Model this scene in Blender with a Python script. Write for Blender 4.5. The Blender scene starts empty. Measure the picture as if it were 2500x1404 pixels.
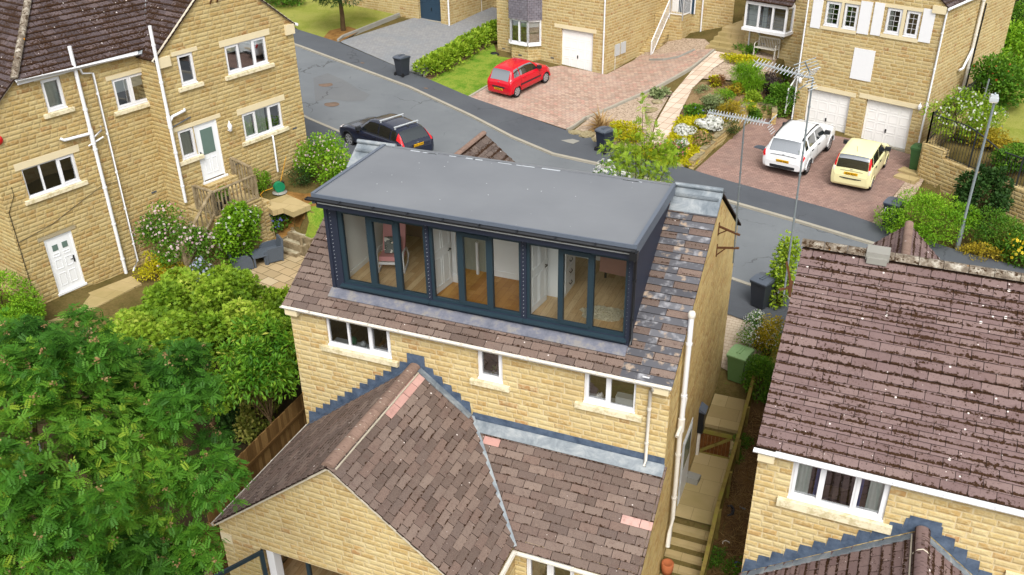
import bpy, bmesh, math, random
import numpy as np
from mathutils import Vector, Matrix
from mathutils.geometry import tessellate_polygon, delaunay_2d_cdt
random.seed(7); RNG = np.random.default_rng(11)
SC = bpy.context.scene; COL = SC.collection; R = math.radians

# ------------------------------------------------------------------ camera
CAMP = Vector((3.009, -16.3, 17.446)); YAW, PIT, ROL = R(-22.417), R(29.226), R(0.900)
FPX = 2220.94                                   # focal length for a 2500 px wide frame
cf = Vector((math.sin(YAW)*math.cos(PIT), math.cos(YAW)*math.cos(PIT), -math.sin(PIT)))
r0 = Vector((math.cos(YAW), -math.sin(YAW), 0)); d0 = cf.cross(r0)
cr = r0*math.cos(ROL) + d0*math.sin(ROL); cd = d0*math.cos(ROL) - r0*math.sin(ROL)
cam = bpy.data.cameras.new('camera'); camo = bpy.data.objects.new('camera', cam); COL.objects.link(camo)
camo.matrix_world = Matrix(((cr.x, -cd.x, -cf.x, CAMP.x), (cr.y, -cd.y, -cf.y, CAMP.y), (cr.z, -cd.z, -cf.z, CAMP.z), (0, 0, 0, 1)))
cam.sensor_width = 36; cam.lens = FPX/2500*36; cam.clip_end = 2000; cam.clip_start = .2
SC.camera = camo

# ------------------------------------------------------------------ world, sun, exposure
SUN_AZ, SUN_EL = R(152), R(50)                  # azimuth clockwise from +Y towards +X
w = bpy.data.worlds.new("World"); SC.world = w; w.use_nodes = True
nt = w.node_tree; bg = nt.nodes['Background']
sky = nt.nodes.new('ShaderNodeTexSky'); sky.sky_type = 'NISHITA'; sky.sun_disc = False
sky.sun_elevation = SUN_EL; sky.sun_rotation = SUN_AZ; sky.dust_density = 3.0; sky.air_density = 1.0
hsv = nt.nodes.new('ShaderNodeHueSaturation'); hsv.inputs['Saturation'].default_value = .12
nt.links.new(sky.outputs[0], hsv.inputs['Color']); nt.links.new(hsv.outputs[0], bg.inputs['Color'])
bg.inputs['Strength'].default_value = .15
sl = bpy.data.lights.new('sun', 'SUN'); sl.energy = 1.7; sl.angle = R(28); sl.color = (1, .965, .91)
so = bpy.data.objects.new('sun', sl); COL.objects.link(so)
sdir = Vector((math.sin(SUN_AZ)*math.cos(SUN_EL), math.cos(SUN_AZ)*math.cos(SUN_EL), math.sin(SUN_EL)))
so.rotation_euler = sdir.to_track_quat('Z', 'Y').to_euler(); so.location = (0, 0, 60)
SC.view_settings.view_transform = 'Standard'; SC.view_settings.look = 'None'
SC.view_settings.exposure = 0.95; SC.view_settings.gamma = 1
SC.cycles.max_bounces = 8; SC.cycles.diffuse_bounces = 5; SC.cycles.glossy_bounces = 3
SC.cycles.transparent_max_bounces = 10; SC.cycles.transmission_bounces = 4
SC.cycles.caustics_reflective = False; SC.cycles.caustics_refractive = False
SC.cycles.use_denoising = True; SC.cycles.use_adaptive_sampling = True

# ------------------------------------------------------------------ terrain
def smooth(a, b, x):
    t = np.clip((x-a)/(b-a), 0, 1); return t*t*(3-2*t)
FX = [-60, -30.3, -21.7, -16, -10.1, -3.65, 2.7, 4.1, 9, 30]; FY = [40, 30.8, 27.2, 24.5, 22.3, 20.3, 18.7, 18.2, 17.4, 14]
NX = [-60, -22, -19.4, -10, -.6, 1.2, 30]; NY = [34, 19, 18, 15.1, 12.2, 11.8, 5.]
KX = [-60, -14, -9.5, -5, 10]; KK = [.03, .04, .045, .165, .165]
BL = ((-3.75, 20.7), (-2.45, 26.3))                # foot of the low wall between garden and red drive
GP = np.array([(-24,2,1.65),(-23,4,1.65),(-21.5,5,1.5),(-20.6,6.3,1.45),(-19.6,8,1.4),(-18,9,1.3),(-16,8,1.3),(-14,8.5,1.3),(-15,6,1.3),(-17.5,6,1.3),
  (-17.6,10.6,1.5),(-14.7,10.6,1.9),(-19.6,10.6,3.0),(-18.5,11.4,2.95),(-19.3,12.4,3.05),(-19.2,13.6,3.2),(-17.2,11.2,2.85),(-16.2,11.6,2.8),(-17,13,2.9),(-15.4,12.4,2.6),(-14,13.2,2.4),(-11,12,2.3),(-11,8,1.5),
  (-11,4,.9),(-13,1,.3),(-18,1,.7),(-22,-2,.9),(-12,-5,-.7),(-20,-8,-.5),(-8,-8,-.9),(-3,-5,-.8),(-30,0,1.5),(-30,-12,0),(-8,12,2.1),(0,-9,-1.1),(6,-9,-1.3)], float)
PATIO = [(-19.0, 7.6), (-18.6, 9.9), (-17.4, 10.2), (-16, 9.9), (-14.6, 8.2), (-13.8, 6.0), (-14.8, 5.2), (-17, 6.2)]
def hgt(x, y):
    x = np.asarray(x, float); y = np.asarray(y, float)
    zs = 2.1-.0385*x+.0485*(y-12)
    d = y-np.interp(x, FX, FY); dp = np.maximum(d, 0)
    (ax, ay), (bx, by) = BL; L = math.hypot(bx-ax, by-ay)
    sd = -((x-ax)*(by-ay)-(y-ay)*(bx-ax))/L     # positive on the garden side
    g = smooth(-.12, .12, sd); k = g*np.interp(x, KX, KK)+(1-g)*.035
    raised = smooth(0, .25, np.minimum((x-5.45)*.94+(y-22.9)*-.34, (x-5.45)*.65+(y-22.9)*.76))
    far = zs+k*dp; far = far*(1-raised)+raised*(4.1+.06*np.maximum(y-24, 0))
    yn = np.interp(x, NX, NY)-1.9
    dx = x[..., None]-GP[:, 0]; dy = y[..., None]-GP[:, 1]; wt = 1/(dx*dx+dy*dy+.05)**1.7
    gard = (wt*GP[:, 2]).sum(-1)/wt.sum(-1)
    fl = None
    for i in range(len(PATIO)):
        (ax, ay), (bx, by) = PATIO[i], PATIO[(i+1) % len(PATIO)]; e = ((y-ay)*(bx-ax)-(x-ax)*(by-ay))/-math.hypot(bx-ax, by-ay); fl = e if fl is None else np.minimum(fl, e)
    fl = smooth(-.9, .1, fl); gard = gard*(1-fl)+1.29*fl
    # right hand passage and strip
    pz = np.interp(y, [-6, -1.2, 1.9, 4.8, 5.6, 7.6, 11], [-1.6, -1.4, .36, .38, .75, .85, 1.95])
    sz = np.interp(y, [-6, -2, 3, 7, 11], [-1.2, -.5, .25, .9, 1.9])
    px = smooth(1.05, 1.4, x); pas = pz*(1-px)+sz*px
    t = smooth(-1.0, 0., x); near = gard*(1-t)+pas*t
    b = smooth(0, 1, np.clip((y-(yn-2.2))/2.2, 0, 1)) if True else 0
    z = near*(1-b)+zs*b
    return np.where(y > yn, far, z)
def h1(x, y): return float(hgt(np.array([x]), np.array([y]))[0])
def ray(px, py): return cf + cr*((px-1250)/FPX) + cd*((py-702)/FPX)
def G(px, py, off=0.):                          # where the sight line of a photo point meets the ground
    q = ray(px, py); s = np.linspace(8, 110, 1600)
    z = CAMP.z+q.z*s - hgt(CAMP.x+q.x*s, CAMP.y+q.y*s)-off
    i = int(np.argmax(z < 0)); a, b = s[i-1], s[i]; t = a+(b-a)*z[i-1]/(z[i-1]-z[i])
    return Vector(CAMP)+q*t
def at_x(px, py, x): q = ray(px, py); return CAMP+q*((x-CAMP.x)/q.x)
def at_y(px, py, y): q = ray(px, py); return CAMP+q*((y-CAMP.y)/q.y)
def at_z(px, py, z): q = ray(px, py); return CAMP+q*((z-CAMP.z)/q.z)
def at_d(px, py, d): return CAMP+ray(px, py).normalized()*d
def at_v(px, py, p, ang):                       # on the vertical plane through p with heading ang (degrees)
    n = Vector((-math.sin(R(ang)), math.cos(R(ang)), 0)); q = ray(px, py)
    return CAMP+q*((Vector(p)-CAMP).dot(n)/q.dot(n))

# ------------------------------------------------------------------ objects
def tag(o, label=None, cat=None, group=None, kind=None):
    if label: o['label'] = label
    if cat: o['category'] = cat
    if group: o['group'] = group
    if kind: o['kind'] = kind
    return o
def thing(name, label, cat, loc=(0, 0, 0), rz=0., group=None):
    o = bpy.data.objects.new(name, None); COL.objects.link(o); o.location = loc; o.rotation_euler = (0, 0, rz)
    o.empty_display_size = .2
    return tag(o, label, cat, group)
def dup(root, loc, rz, label, group=None):
    r = root.copy(); COL.objects.link(r); r.location = loc; r.rotation_euler = (0, 0, rz); r['label'] = label
    if group: r['group'] = group
    for ch in list(root.children):
        c = ch.copy(); COL.objects.link(c); c.parent = r
        for g_ in list(ch.children):
            g2 = g_.copy(); COL.objects.link(g2); g2.parent = c
    return r
class MB:
    def __init__(s, M=None): s.v = []; s.f = []; s.m = []; s.r = []; s.sm = []; s.uv = []; s.M = M; s.cur = 0; s.rnd = 0.; s.smooth = False
    def V(s, p):
        p = Vector(p)
        if s.M is not None: p = s.M @ p
        s.v.append(p); return len(s.v)-1
    def face(s, pts, uv=None):
        ids = [s.V(p) for p in pts]; s.f.append(ids); s.m.append(s.cur); s.r.append(s.rnd); s.sm.append(s.smooth); s.uv.append(uv); return s
    def box(s, x0, x1, y0, y1, z0, z1):
        a = [(x0,y0,z0),(x1,y0,z0),(x1,y1,z0),(x0,y1,z0),(x0,y0,z1),(x1,y0,z1),(x1,y1,z1),(x0,y1,z1)]
        for q in ((0,3,2,1),(4,5,6,7),(0,1,5,4),(1,2,6,5),(2,3,7,6),(3,0,4,7)): s.face([a[i] for i in q])
        return s
    def beam(s, a, b, w, h, up=(0, 0, 1)):      # rectangular bar from a to b
        a = Vector(a); b = Vector(b); d = (b-a).normalized(); u = Vector(up)
        if abs(d.dot(u)) > .98: u = Vector((0, 1, 0))
        sx = d.cross(u).normalized()*w/2; sy = sx.cross(d).normalized()*h/2
        c = [a-sx-sy, a+sx-sy, a+sx+sy, a-sx+sy, b-sx-sy, b+sx-sy, b+sx+sy, b-sx+sy]
        for q in ((0,3,2,1),(4,5,6,7),(0,1,5,4),(1,2,6,5),(2,3,7,6),(3,0,4,7)): s.face([c[i] for i in q])
        return s
    def tube(s, path, r, n=8, caps=True):
        P = [Vector(p) for p in path]; rr = r if isinstance(r, (list, tuple)) else [r]*len(P); rings = []
        up = Vector((0, 0, 1))
        for i, p in enumerate(P):
            d = (P[min(i+1, len(P)-1)]-P[max(i-1, 0)]).normalized()
            u = up if abs(d.dot(up)) < .95 else Vector((1, 0, 0))
            x = d.cross(u).normalized(); y = x.cross(d).normalized()
            rings.append([p+(x*math.cos(2*math.pi*k/n)+y*math.sin(2*math.pi*k/n))*rr[i] for k in range(n)])
        o = s.smooth; s.smooth = True
        for i in range(len(P)-1):
            for k in range(n):
                s.face([rings[i][k], rings[i][(k+1) % n], rings[i+1][(k+1) % n], rings[i+1][k]])
        s.smooth = o
        if caps:
            e = (P[-1]-P[-2]).normalized()*1e-4; g = (P[0]-P[1]).normalized()*1e-4; s.face([q+g for q in rings[0][::-1]]); s.face([q+e for q in rings[-1]])
        return s
    def lathe(s, prof, c=(0, 0, 0), n=14):      # profile of (r, z)
        o = s.smooth; s.smooth = True; c = Vector(c)
        for (ra, za), (rb, zb) in zip(prof[:-1], prof[1:]):
            for k in range(n):
                a0, a1 = 2*math.pi*k/n, 2*math.pi*(k+1)/n
                q = [c+Vector((ra*math.cos(a0), ra*math.sin(a0), za)), c+Vector((ra*math.cos(a1), ra*math.sin(a1), za)),
                     c+Vector((rb*math.cos(a1), rb*math.sin(a1), zb)), c+Vector((rb*math.cos(a0), rb*math.sin(a0), zb))]
                if ra < 1e-6: q = q[1:] if False else [q[0], q[2], q[3]]
                elif rb < 1e-6: q = q[:3]
                s.face(q)
        s.smooth = o; return s
    def prism(s, poly, a, b):                   # polygon [(p,q)] given as 3-d points, swept from offset a to offset b (vectors)
        a = Vector(a); b = Vector(b); P = [Vector(p) for p in poly]
        s.face([p+a for p in P][::-1]); s.face([p+b for p in P])
        for i in range(len(P)):
            j = (i+1) % len(P); s.face([P[i]+a, P[j]+a, P[j]+b, P[i]+b])
        return s
    def holed(s, outer, holes, y=0., reveal=0.12, back=None):   # wall face in the local xz plane (seen from -y), rectangular holes
        loops = [[Vector((u, y, z)) for u, z in outer]]
        for (u0, u1, z0, z1) in holes: loops.append([Vector((u0, y, z0)), Vector((u0, y, z1)), Vector((u1, y, z1)), Vector((u1, y, z0))])
        flat = [p for l in loops for p in l]
        for t in tessellate_polygon(loops):
            a, b, c = (flat[i] for i in t)
            if (b-a).cross(c-a).y > 0: a, b = b, a
            s.face([a, b, c])
        for (u0, u1, z0, z1) in holes:
            c = [(u0, z0), (u1, z0), (u1, z1), (u0, z1)]
            for i in range(4):
                (a0, b0), (a1, b1) = c[i], c[(i+1) % 4]
                s.face([(a0, y, b0), (a0, y+reveal, b0), (a1, y+reveal, b1), (a1, y, b1)])
        return s
    def build(s, name, mats, parent=None, shade=None):
        me = bpy.data.meshes.new(name)
        me.from_pydata([tuple(p) for p in s.v], [], s.f)
        if not isinstance(mats, (list, tuple)): mats = [mats]
        for m_ in mats: me.materials.append(m_)
        me.polygons.foreach_set('material_index', s.m); me.polygons.foreach_set('use_smooth', s.sm)
        at = me.attributes.new('rnd', 'FLOAT', 'FACE'); at.data.foreach_set('value', s.r)
        uvl = me.uv_layers.new(name='uv'); co = []
        Z = Vector((0, 0, 1))
        for ids, uv in zip(s.f, s.uv):
            if uv is not None: co += [c for p in uv for c in p]; continue
            p0, p1, p2 = s.v[ids[0]], s.v[ids[1]], s.v[ids[2]]
            n = (p1-p0).cross(p2-p0)
            if n.length < 1e-12 and len(ids) > 3: n = (p2-p0).cross(s.v[ids[3]]-p0)
            if n.length < 1e-12: n = Z.copy()
            n.normalize()
            if abs(n.z) > .97: U = Vector((1, 0, 0)); W = Vector((0, 1, 0))
            else: U = Z.cross(n).normalized(); W = n.cross(U)
            for i in ids: co += [s.v[i].dot(U), s.v[i].dot(W)]
        uvl.data.foreach_set('uv', co)
        me.validate(); o = bpy.data.objects.new(name, me); COL.objects.link(o)
        if any(s.sm):                          # weld so that smooth faces share vertices
            bm = bmesh.new(); bm.from_mesh(me); bmesh.ops.remove_doubles(bm, verts=bm.verts, dist=1e-5); bm.to_mesh(me); bm.free()
        if parent: o.parent = parent
        return o
def frameM(p, ang): return Matrix.Translation(Vector(p)) @ Matrix.Rotation(R(ang), 4, 'Z')
def bevel(o, w=.01, seg=2):
    m = o.modifiers.new('bevel', 'BEVEL'); m.width = w; m.segments = seg; m.limit_method = 'ANGLE'; return o

# ------------------------------------------------------------------ materials
def lin(c):
    c = c/255.; return c/12.92 if c <= .04045 else ((c+.055)/1.055)**2.4
GAIN = 1.35
def A(r, g, b, k=1.): return tuple(min(.92, lin(c)/GAIN*k) for c in (r, g, b))+(1.,)
class NT:
    def __init__(s, name):
        s.mat = bpy.data.materials.new(name); s.mat.use_nodes = True; s.t = s.mat.node_tree; s.bs = s.t.nodes['Principled BSDF']; s.out = s.t.nodes['Material Output']
    def n(s, typ, ins=None, **kw):
        nd = s.t.nodes.new('ShaderNode'+typ)
        for k, v in kw.items(): setattr(nd, k, v)
        for k, v in (ins or {}).items(): s.set(nd.inputs[k], v)
        return nd
    def set(s, i, v):
        if isinstance(v, bpy.types.NodeSocket): s.t.links.new(v, i)
        elif v is not None: i.default_value = v
    def m(s, op, a, b=None, c=None, clamp=False):
        nd = s.n('Math', operation=op); nd.use_clamp = clamp
        for i, v in enumerate((a, b, c)):
            if v is not None: s.set(nd.inputs[i], v)
        return nd.outputs[0]
    def mix(s, f, a, b, bt='MIX'):
        nd = s.n('Mix', data_type='RGBA', blend_type=bt); s.set(nd.inputs[0], f); s.set(nd.inputs[6], a); s.set(nd.inputs[7], b); return nd.outputs[2]
    def ramp(s, f, st, interp='LINEAR'):
        nd = s.n('ValToRGB', {0: f}); cr_ = nd.color_ramp; cr_.interpolation = interp
        while len(cr_.elements) < len(st): cr_.elements.new(.5)
        for e, (p, c) in zip(cr_.elements, st): e.position = p; e.color = c if len(c) == 4 else (*c, 1)
        return nd.outputs[0]
    def sstep(s, x, a, b):
        nd = s.n('MapRange', {0: x, 1: a, 2: b, 3: 0., 4: 1.}, interpolation_type='SMOOTHSTEP'); return nd.outputs[0]
    def noise(s, vec, sc, det=3, ro=.55, dim='3D', dist=0):
        return s.n('TexNoise', {'Vector': vec, 'Scale': sc, 'Detail': det, 'Roughness': ro, 'Distortion': dist}, noise_dimensions=dim).outputs[0]
    def uv(s):
        o = s.n('UVMap'); o.uv_map = 'uv'; x = s.n('SeparateXYZ', {0: o.outputs[0]}); return o.outputs[0], x.outputs[0], x.outputs[1]
    def obj(s): return s.n('TexCoord').outputs['Object']
    def geo(s): return s.n('NewGeometry').outputs['Position']
    def rnd(s):
        a = s.n('Attribute'); a.attribute_name = 'rnd'; return a.outputs['Fac']
    def bump(s, h, strength=.5, dist=.02):
        b = s.n('Bump', {'Height': h, 'Strength': strength, 'Distance': dist}); s.t.links.new(b.outputs[0], s.bs.inputs['Normal'])
    def done(s, col, rough=.8, spec=.3, metal=0.):
        s.set(s.bs.inputs['Base Color'], col); s.set(s.bs.inputs['Roughness'], rough); s.set(s.bs.inputs['Specular IOR Level'], spec); s.set(s.bs.inputs['Metallic'], metal); return s.mat
    def cells(s, u, v, w, h, bond=None, wob=0.):
        row = s.m('FLOOR', s.m('DIVIDE', v, h)); fv = s.m('FRACT', s.m('DIVIDE', v, h))
        rr = s.n('TexWhiteNoise', {'W': row}, noise_dimensions='1D').outputs[0]
        ofs = s.m('MULTIPLY', rr, 37.) if bond is None else s.m('MULTIPLY', s.m('FLOORED_MODULO', row, 2.), bond)
        uu = s.m('ADD', s.m('DIVIDE', u, w), ofs)
        if wob: uu = s.m('ADD', uu, s.m('MULTIPLY', s.m('SINE', s.m('ADD', s.m('MULTIPLY', uu, 2.3), s.m('MULTIPLY', rr, 60.))), wob))
        col = s.m('FLOOR', uu); fu = s.m('FRACT', uu)
        wn = s.n('TexWhiteNoise', {'Vector': s.n('CombineXYZ', {0: col, 1: row}).outputs[0]}, noise_dimensions='2D')
        eu = s.m('MULTIPLY', s.m('MINIMUM', fu, s.m('SUBTRACT', 1., fu)), w); ev = s.m('MULTIPLY', s.m('MINIMUM', fv, s.m('SUBTRACT', 1., fv)), h)
        return wn.outputs[0], wn.outputs[1], s.m('MINIMUM', eu, ev), fv, fu
def plain(name, col, rough=.6, spec=.4, metal=0., var=.12, sc=6., bump=0.):
    t = NT(name); p = t.obj(); n = t.noise(p, sc, 4, .6)
    c = t.mix(t.m('MULTIPLY', n, 1.), tuple(x*(1-var) for x in col[:3])+(1,), tuple(min(1, x*(1+var)) for x in col[:3])+(1,))
    if bump: t.bump(t.noise(p, sc*8, 3), bump, .01)
    return t.done(c, rough, spec, metal)
def stone_mat(name, tint=(1, 1, 1), h=.152, w=.36, mortar=A(214, 194, 150), contrast=1., dirt=.0):
    t = NT(name); uvv, u, v = t.uv()
    rn, rc, e, fv, fu = t.cells(u, v, w, h, None, .22)
    def c(r, g, b): a = A(r, g, b); return (a[0]*tint[0], a[1]*tint[1], a[2]*tint[2], 1)
    base = t.ramp(rn, [(0, c(186, 150, 84)), (.2, c(200, 170, 102)), (.45, c(208, 182, 118)), (.7, c(214, 192, 134)), (.9, c(202, 168, 98)), (.97, c(192, 150, 84)), (1, c(176, 130, 74))])
    off = t.n('VectorMath', {0: uvv, 1: rc}, operation='ADD').outputs[0]
    n1 = t.noise(off, 9., 5, .65); n2 = t.noise(off, 30., 3, .6); big = t.noise(uvv, .7, 3, .6)
    base = t.mix(t.m('MULTIPLY', t.sstep(n1, .4, .7), .8), base, c(220, 202, 150)); base = t.mix(t.m('MULTIPLY', t.sstep(n2, .5, .75), .35), base, c(170, 122, 62))
    base = t.mix(t.m('MULTIPLY', t.sstep(big, .42, .72), .4), base, c(176, 146, 92)); stn = t.noise(t.n('CombineXYZ', {0: t.m('MULTIPLY', u, 2.2), 1: t.m('MULTIPLY', v, .35)}).outputs[0], 1.6, 4, .7); base = t.mix(t.m('MULTIPLY', t.sstep(stn, .56, .78), .4), base, c(150, 132, 96))
    edge = t.sstep(e, .005, .011)
    col = t.mix(edge, mortar, base)
    if dirt: col = t.mix(t.m('MULTIPLY', t.sstep(t.noise(uvv, 1.7, 5, .7), .42, .7), dirt), col, A(118, 104, 52))
    hh = t.m('MULTIPLY', t.sstep(e, .002, .05), t.m('ADD', .55, t.m('MULTIPLY', n1, .9)))
    t.bump(t.m('ADD', hh, t.m('MULTIPLY', n2, .3)), .5*contrast, .025)
    hs_ = t.n('HueSaturation', {'Saturation': .92, 'Value': 1.0, 'Color': col}).outputs[0]
    return t.done(hs_, .9, .15)
def tile_mat(name, cols, moss=0., lich=.5, gauge=.34, grain=1.):
    t = NT(name); uvv, u, v = t.uv(); r = t.rnd(); p = t.n('CombineXYZ', {0: u, 1: v, 2: t.m('MULTIPLY', r, 9.)}).outputs[0]
    col = t.ramp(r, [(i/(len(cols)-1), c) for i, c in enumerate(cols)])
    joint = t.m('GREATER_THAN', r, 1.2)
    g = t.noise(p, 70., 2, .7); g2 = t.noise(p, 6., 4, .65); big = t.noise(uvv, .55, 3, .6)
    col = t.mix(t.m('MULTIPLY', t.sstep(g, .52, .72), .5*grain), col, A(152, 130, 116)); col = t.mix(t.m('MULTIPLY', t.sstep(g, .48, .3), .55*grain), col, A(66, 48, 44))
    col = t.mix(t.m('MULTIPLY', t.sstep(g2, .5, .75), .45), col, A(96, 74, 68)); col = t.mix(t.m('MULTIPLY', t.sstep(big, .5, .75), .25), col, A(136, 112, 100))
    hgt_ = t.m('MULTIPLY', g, .4)
    if moss:
        fv = t.m('FRACT', t.m('DIVIDE', v, gauge))
        low = t.m('ADD', t.m('MULTIPLY', t.sstep(fv, .42, 0.), .26), t.m('MULTIPLY', t.sstep(fv, .93, 1.), .1))
        mn = t.m('ADD', t.m('ADD', t.m('SUBTRACT', t.m('MULTIPLY', t.noise(uvv, 14., 5, .7), 1.15), .18), t.m('MULTIPLY', t.noise(uvv, 1.3, 3, .6), .5)), low)
        dots = t.sstep(t.m('ADD', t.noise(uvv, 34., 3, .6), t.m('MULTIPLY', t.sstep(t.noise(uvv, 2.2, 3, .6), .42, .62), .09)), .70, .73)
        mk = t.m('MAXIMUM', t.sstep(mn, .92-moss*.22, .97-moss*.22), t.m('MULTIPLY', dots, min(1, moss)))
        col = t.mix(mk, col, t.ramp(t.noise(uvv, 60., 2), [(.3, A(30, 20, 12)), (.7, A(74, 50, 32))])); hgt_ = t.m('ADD', hgt_, t.m('MULTIPLY', mk, 1.6))
    vo = t.n('TexVoronoi', {'Vector': uvv, 'Scale': 4.6}, voronoi_dimensions='2D'); vc = t.n('SeparateColor', {0: vo.outputs['Color']})
    rad = t.m('MULTIPLY', t.m('MULTIPLY', t.sstep(vc.outputs[0], 1-lich*.8, 1.15), t.m('ADD', .45, t.sstep(t.noise(uvv, .9, 2), .4, .62))), t.m('ADD', .03, t.m('MULTIPLY', vc.outputs[1], .13)))
    lk = t.sstep(t.m('SUBTRACT', t.m('ADD', vo.outputs['Distance'], t.m('MULTIPLY', t.m('SUBTRACT', t.noise(uvv, 25., 2), .5), .09)), rad), .012, -.012)
    col = t.mix(lk, col, A(222, 212, 206))
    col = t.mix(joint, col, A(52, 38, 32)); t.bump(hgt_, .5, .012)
    return t.done(col, .92, .12)
def leaf_mat(name, dark, mid, light, hue=None):
    t = NT(name); r = t.rnd()
    st = [(0, dark), (.5, mid), (.93, light)]
    if hue: st.append((1., hue))
    c = t.ramp(r, st)
    c = t.mix(.22, c, t.ramp(t.noise(t.geo(), 1.1, 2), [(.3, dark), (.7, light)]))
    d = t.n('BsdfDiffuse', {0: c}); tr = t.n('BsdfTranslucent', {0: c}); gl = t.n('BsdfGlossy', {0: (.9, .95, .9, 1), 1: .65})
    m1 = t.n('MixShader', {0: .4, 1: d.outputs[0], 2: tr.outputs[0]}); m2 = t.n('MixShader', {0: .015, 1: m1.outputs[0], 2: gl.outputs[0]})
    t.t.links.new(m2.outputs[0], t.out.inputs[0]); return t.mat
def glass_mat(name, tint=(.75, .8, .8), refl=.12, dark=0.):
    t = NT(name); tr = t.n('BsdfTransparent', {0: (*tint, 1)}); gl = t.n('BsdfGlossy', {0: (.95, .97, 1, 1), 1: .02})
    fr = t.n('LayerWeight', {0: .25}).outputs['Fresnel']
    f = t.m('ADD', refl, t.m('MULTIPLY', fr, .8), clamp=True)
    m1 = t.n('MixShader', {0: f, 1: tr.outputs[0], 2: gl.outputs[0]})
    if dark:
        df = t.n('BsdfDiffuse', {0: (.012, .018, .018, 1)}); m0 = t.n('MixShader', {0: dark, 1: tr.outputs[0], 2: df.outputs[0]}); t.t.links.new(m0.outputs[0], m1.inputs[1])
    t.t.links.new(m1.outputs[0], t.out.inputs[0]); return t.mat
def paint_mat(name, col, rough=.25, metal=0.):
    t = NT(name); t.done(col, rough, .5, metal); t.bs.inputs['Coat Weight'].default_value = .35; t.bs.inputs['Coat Roughness'].default_value = .06; return t.mat
M = {}
M['stone'] = stone_mat('sandstone'); M['stone_gable'] = stone_mat('sandstone_side', (1.12, 1.06, .84), dirt=.22, contrast=1.3)
M['stone_far'] = stone_mat('sandstone_far', (.84, .83, .79)); M['stone_warm'] = stone_mat('sandstone_warm', (.85, .84, .76), mortar=A(190, 166, 116), dirt=.12, contrast=1.25)
M['wall_stone'] = stone_mat('garden_stone', (.86, .84, .78), dirt=.25, contrast=1.3)
M['lintel'] = plain('dressed_stone', A(228, 213, 176), .85, .2, var=.1, sc=3)
t = NT('weathered_sill'); uvv, u, v = t.uv(); c = t.mix(t.sstep(t.noise(t.obj(), 5., 5, .7), .45, .65), A(236, 224, 192), A(200, 186, 146)); M['sill'] = t.done(c, .9, .15)
M['white'] = plain('white_plastic', A(238, 238, 240), .35, .4, var=.03); M['offwhite'] = plain('aged_white_plastic', A(222, 216, 204), .5, .3, var=.08, sc=3)
M['door_white'] = plain('white_door', A(246, 248, 250), .4, .4, var=.02); M['garage_white'] = plain('white_garage_door', A(250, 248, 245), .5, .3, var=.03)
M['anthracite'] = plain('anthracite_frame', A(38, 56, 66), .4, .4, var=.08, sc=2); M['navy'] = plain('navy_cladding', A(40, 46, 62), .5, .35, var=.1, sc=2)
M['navydoor'] = plain('navy_garage_door', A(44, 66, 84), .5, .3, var=.05); M['black'] = plain('black_plastic', A(30, 32, 36), .35, .4)
M['iron'] = plain('black_iron', A(34, 38, 40), .5, .4); M['galv'] = plain('galvanised_steel', A(150, 160, 164), .45, .5, .5, var=.12, sc=4)
M['rust'] = plain('rusty_steel', A(96, 64, 40), .8, .2, var=.3, sc=10); M['alu'] = plain('aluminium', A(214, 220, 224), .4, .5, .3, var=.05)
M['green_bin'] = plain('green_plastic', A(96, 128, 76), .5, .35, var=.06); M['green_lid'] = plain('pale_green_plastic', A(138, 172, 118), .5, .35, var=.06)
M['dark_green'] = plain('dark_green_plastic', A(54, 92, 52), .5, .35, var=.06); M['bin'] = plain('charcoal_plastic', A(52, 56, 64), .45, .35, var=.08)
M['bin_lid'] = plain('grey_bin_lid', A(84, 92, 104), .45, .4, var=.1); M['rattan'] = None
t = NT('lead_sheet'); p = t.obj(); c = t.ramp(t.noise(p, 2.2, 5, .7, dist=.6), [(.3, A(104, 114, 122)), (.5, A(138, 146, 152)), (.72, A(176, 180, 180))]); t.bump(t.noise(p, 14., 4), .25, .02); M['lead'] = t.done(c, .55, .4, .25)
t = NT('dark_lead'); p = t.obj(); c = t.ramp(t.noise(p, 3.2, 5, .7), [(.3, A(60, 76, 98)), (.7, A(110, 126, 148))]); t.bump(t.noise(p, 10., 4), .4, .03); M['lead_dark'] = t.done(c, .6, .35, .2)
t = NT('lead_apron'); p = t.obj(); n = t.noise(p, 3., 6, .7); c = t.ramp(n, [(.3, A(90, 94, 106)), (.5, A(116, 118, 130)), (.62, A(142, 138, 134)), (.75, A(104, 98, 92))]); t.bump(t.noise(p, 12., 4), .3, .02); M['lead_apron'] = t.done(c, .6, .35, .15)
t = NT('grey_membrane'); uvv, u, v = t.uv(); n = t.noise(uvv, .35, 4, .55)
sp = t.n('TexVoronoi', {'Vector': uvv, 'Scale': 3.2}, voronoi_dimensions='2D'); sc_ = t.n('SeparateColor', {0: sp.outputs['Color']})
spk = t.sstep(t.m('SUBTRACT', sp.outputs['Distance'], t.m('MULTIPLY', t.sstep(sc_.outputs[1], .86, 1.), .05)), .004, -.004)
strk = t.noise(t.n('CombineXYZ', {0: t.m('MULTIPLY', u, .5), 1: t.m('MULTIPLY', v, 9.)}).outputs[0], 3., 4, .7)
c = t.ramp(n, [(.3, A(110, 113, 118)), (.7, A(124, 127, 131))]); c = t.mix(t.m('MULTIPLY', t.sstep(strk, .5, .75), .2), c, A(132, 137, 143)); c = t.mix(spk, c, A(205, 206, 206)); t.bump(t.noise(uvv, 90., 2), .1, .004); M['membrane'] = t.done(c, .62, .3)
bt = [A(98, 85, 78), A(114, 99, 91), A(130, 114, 105), A(104, 91, 85), A(122, 103, 94), A(136, 120, 110)]
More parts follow.
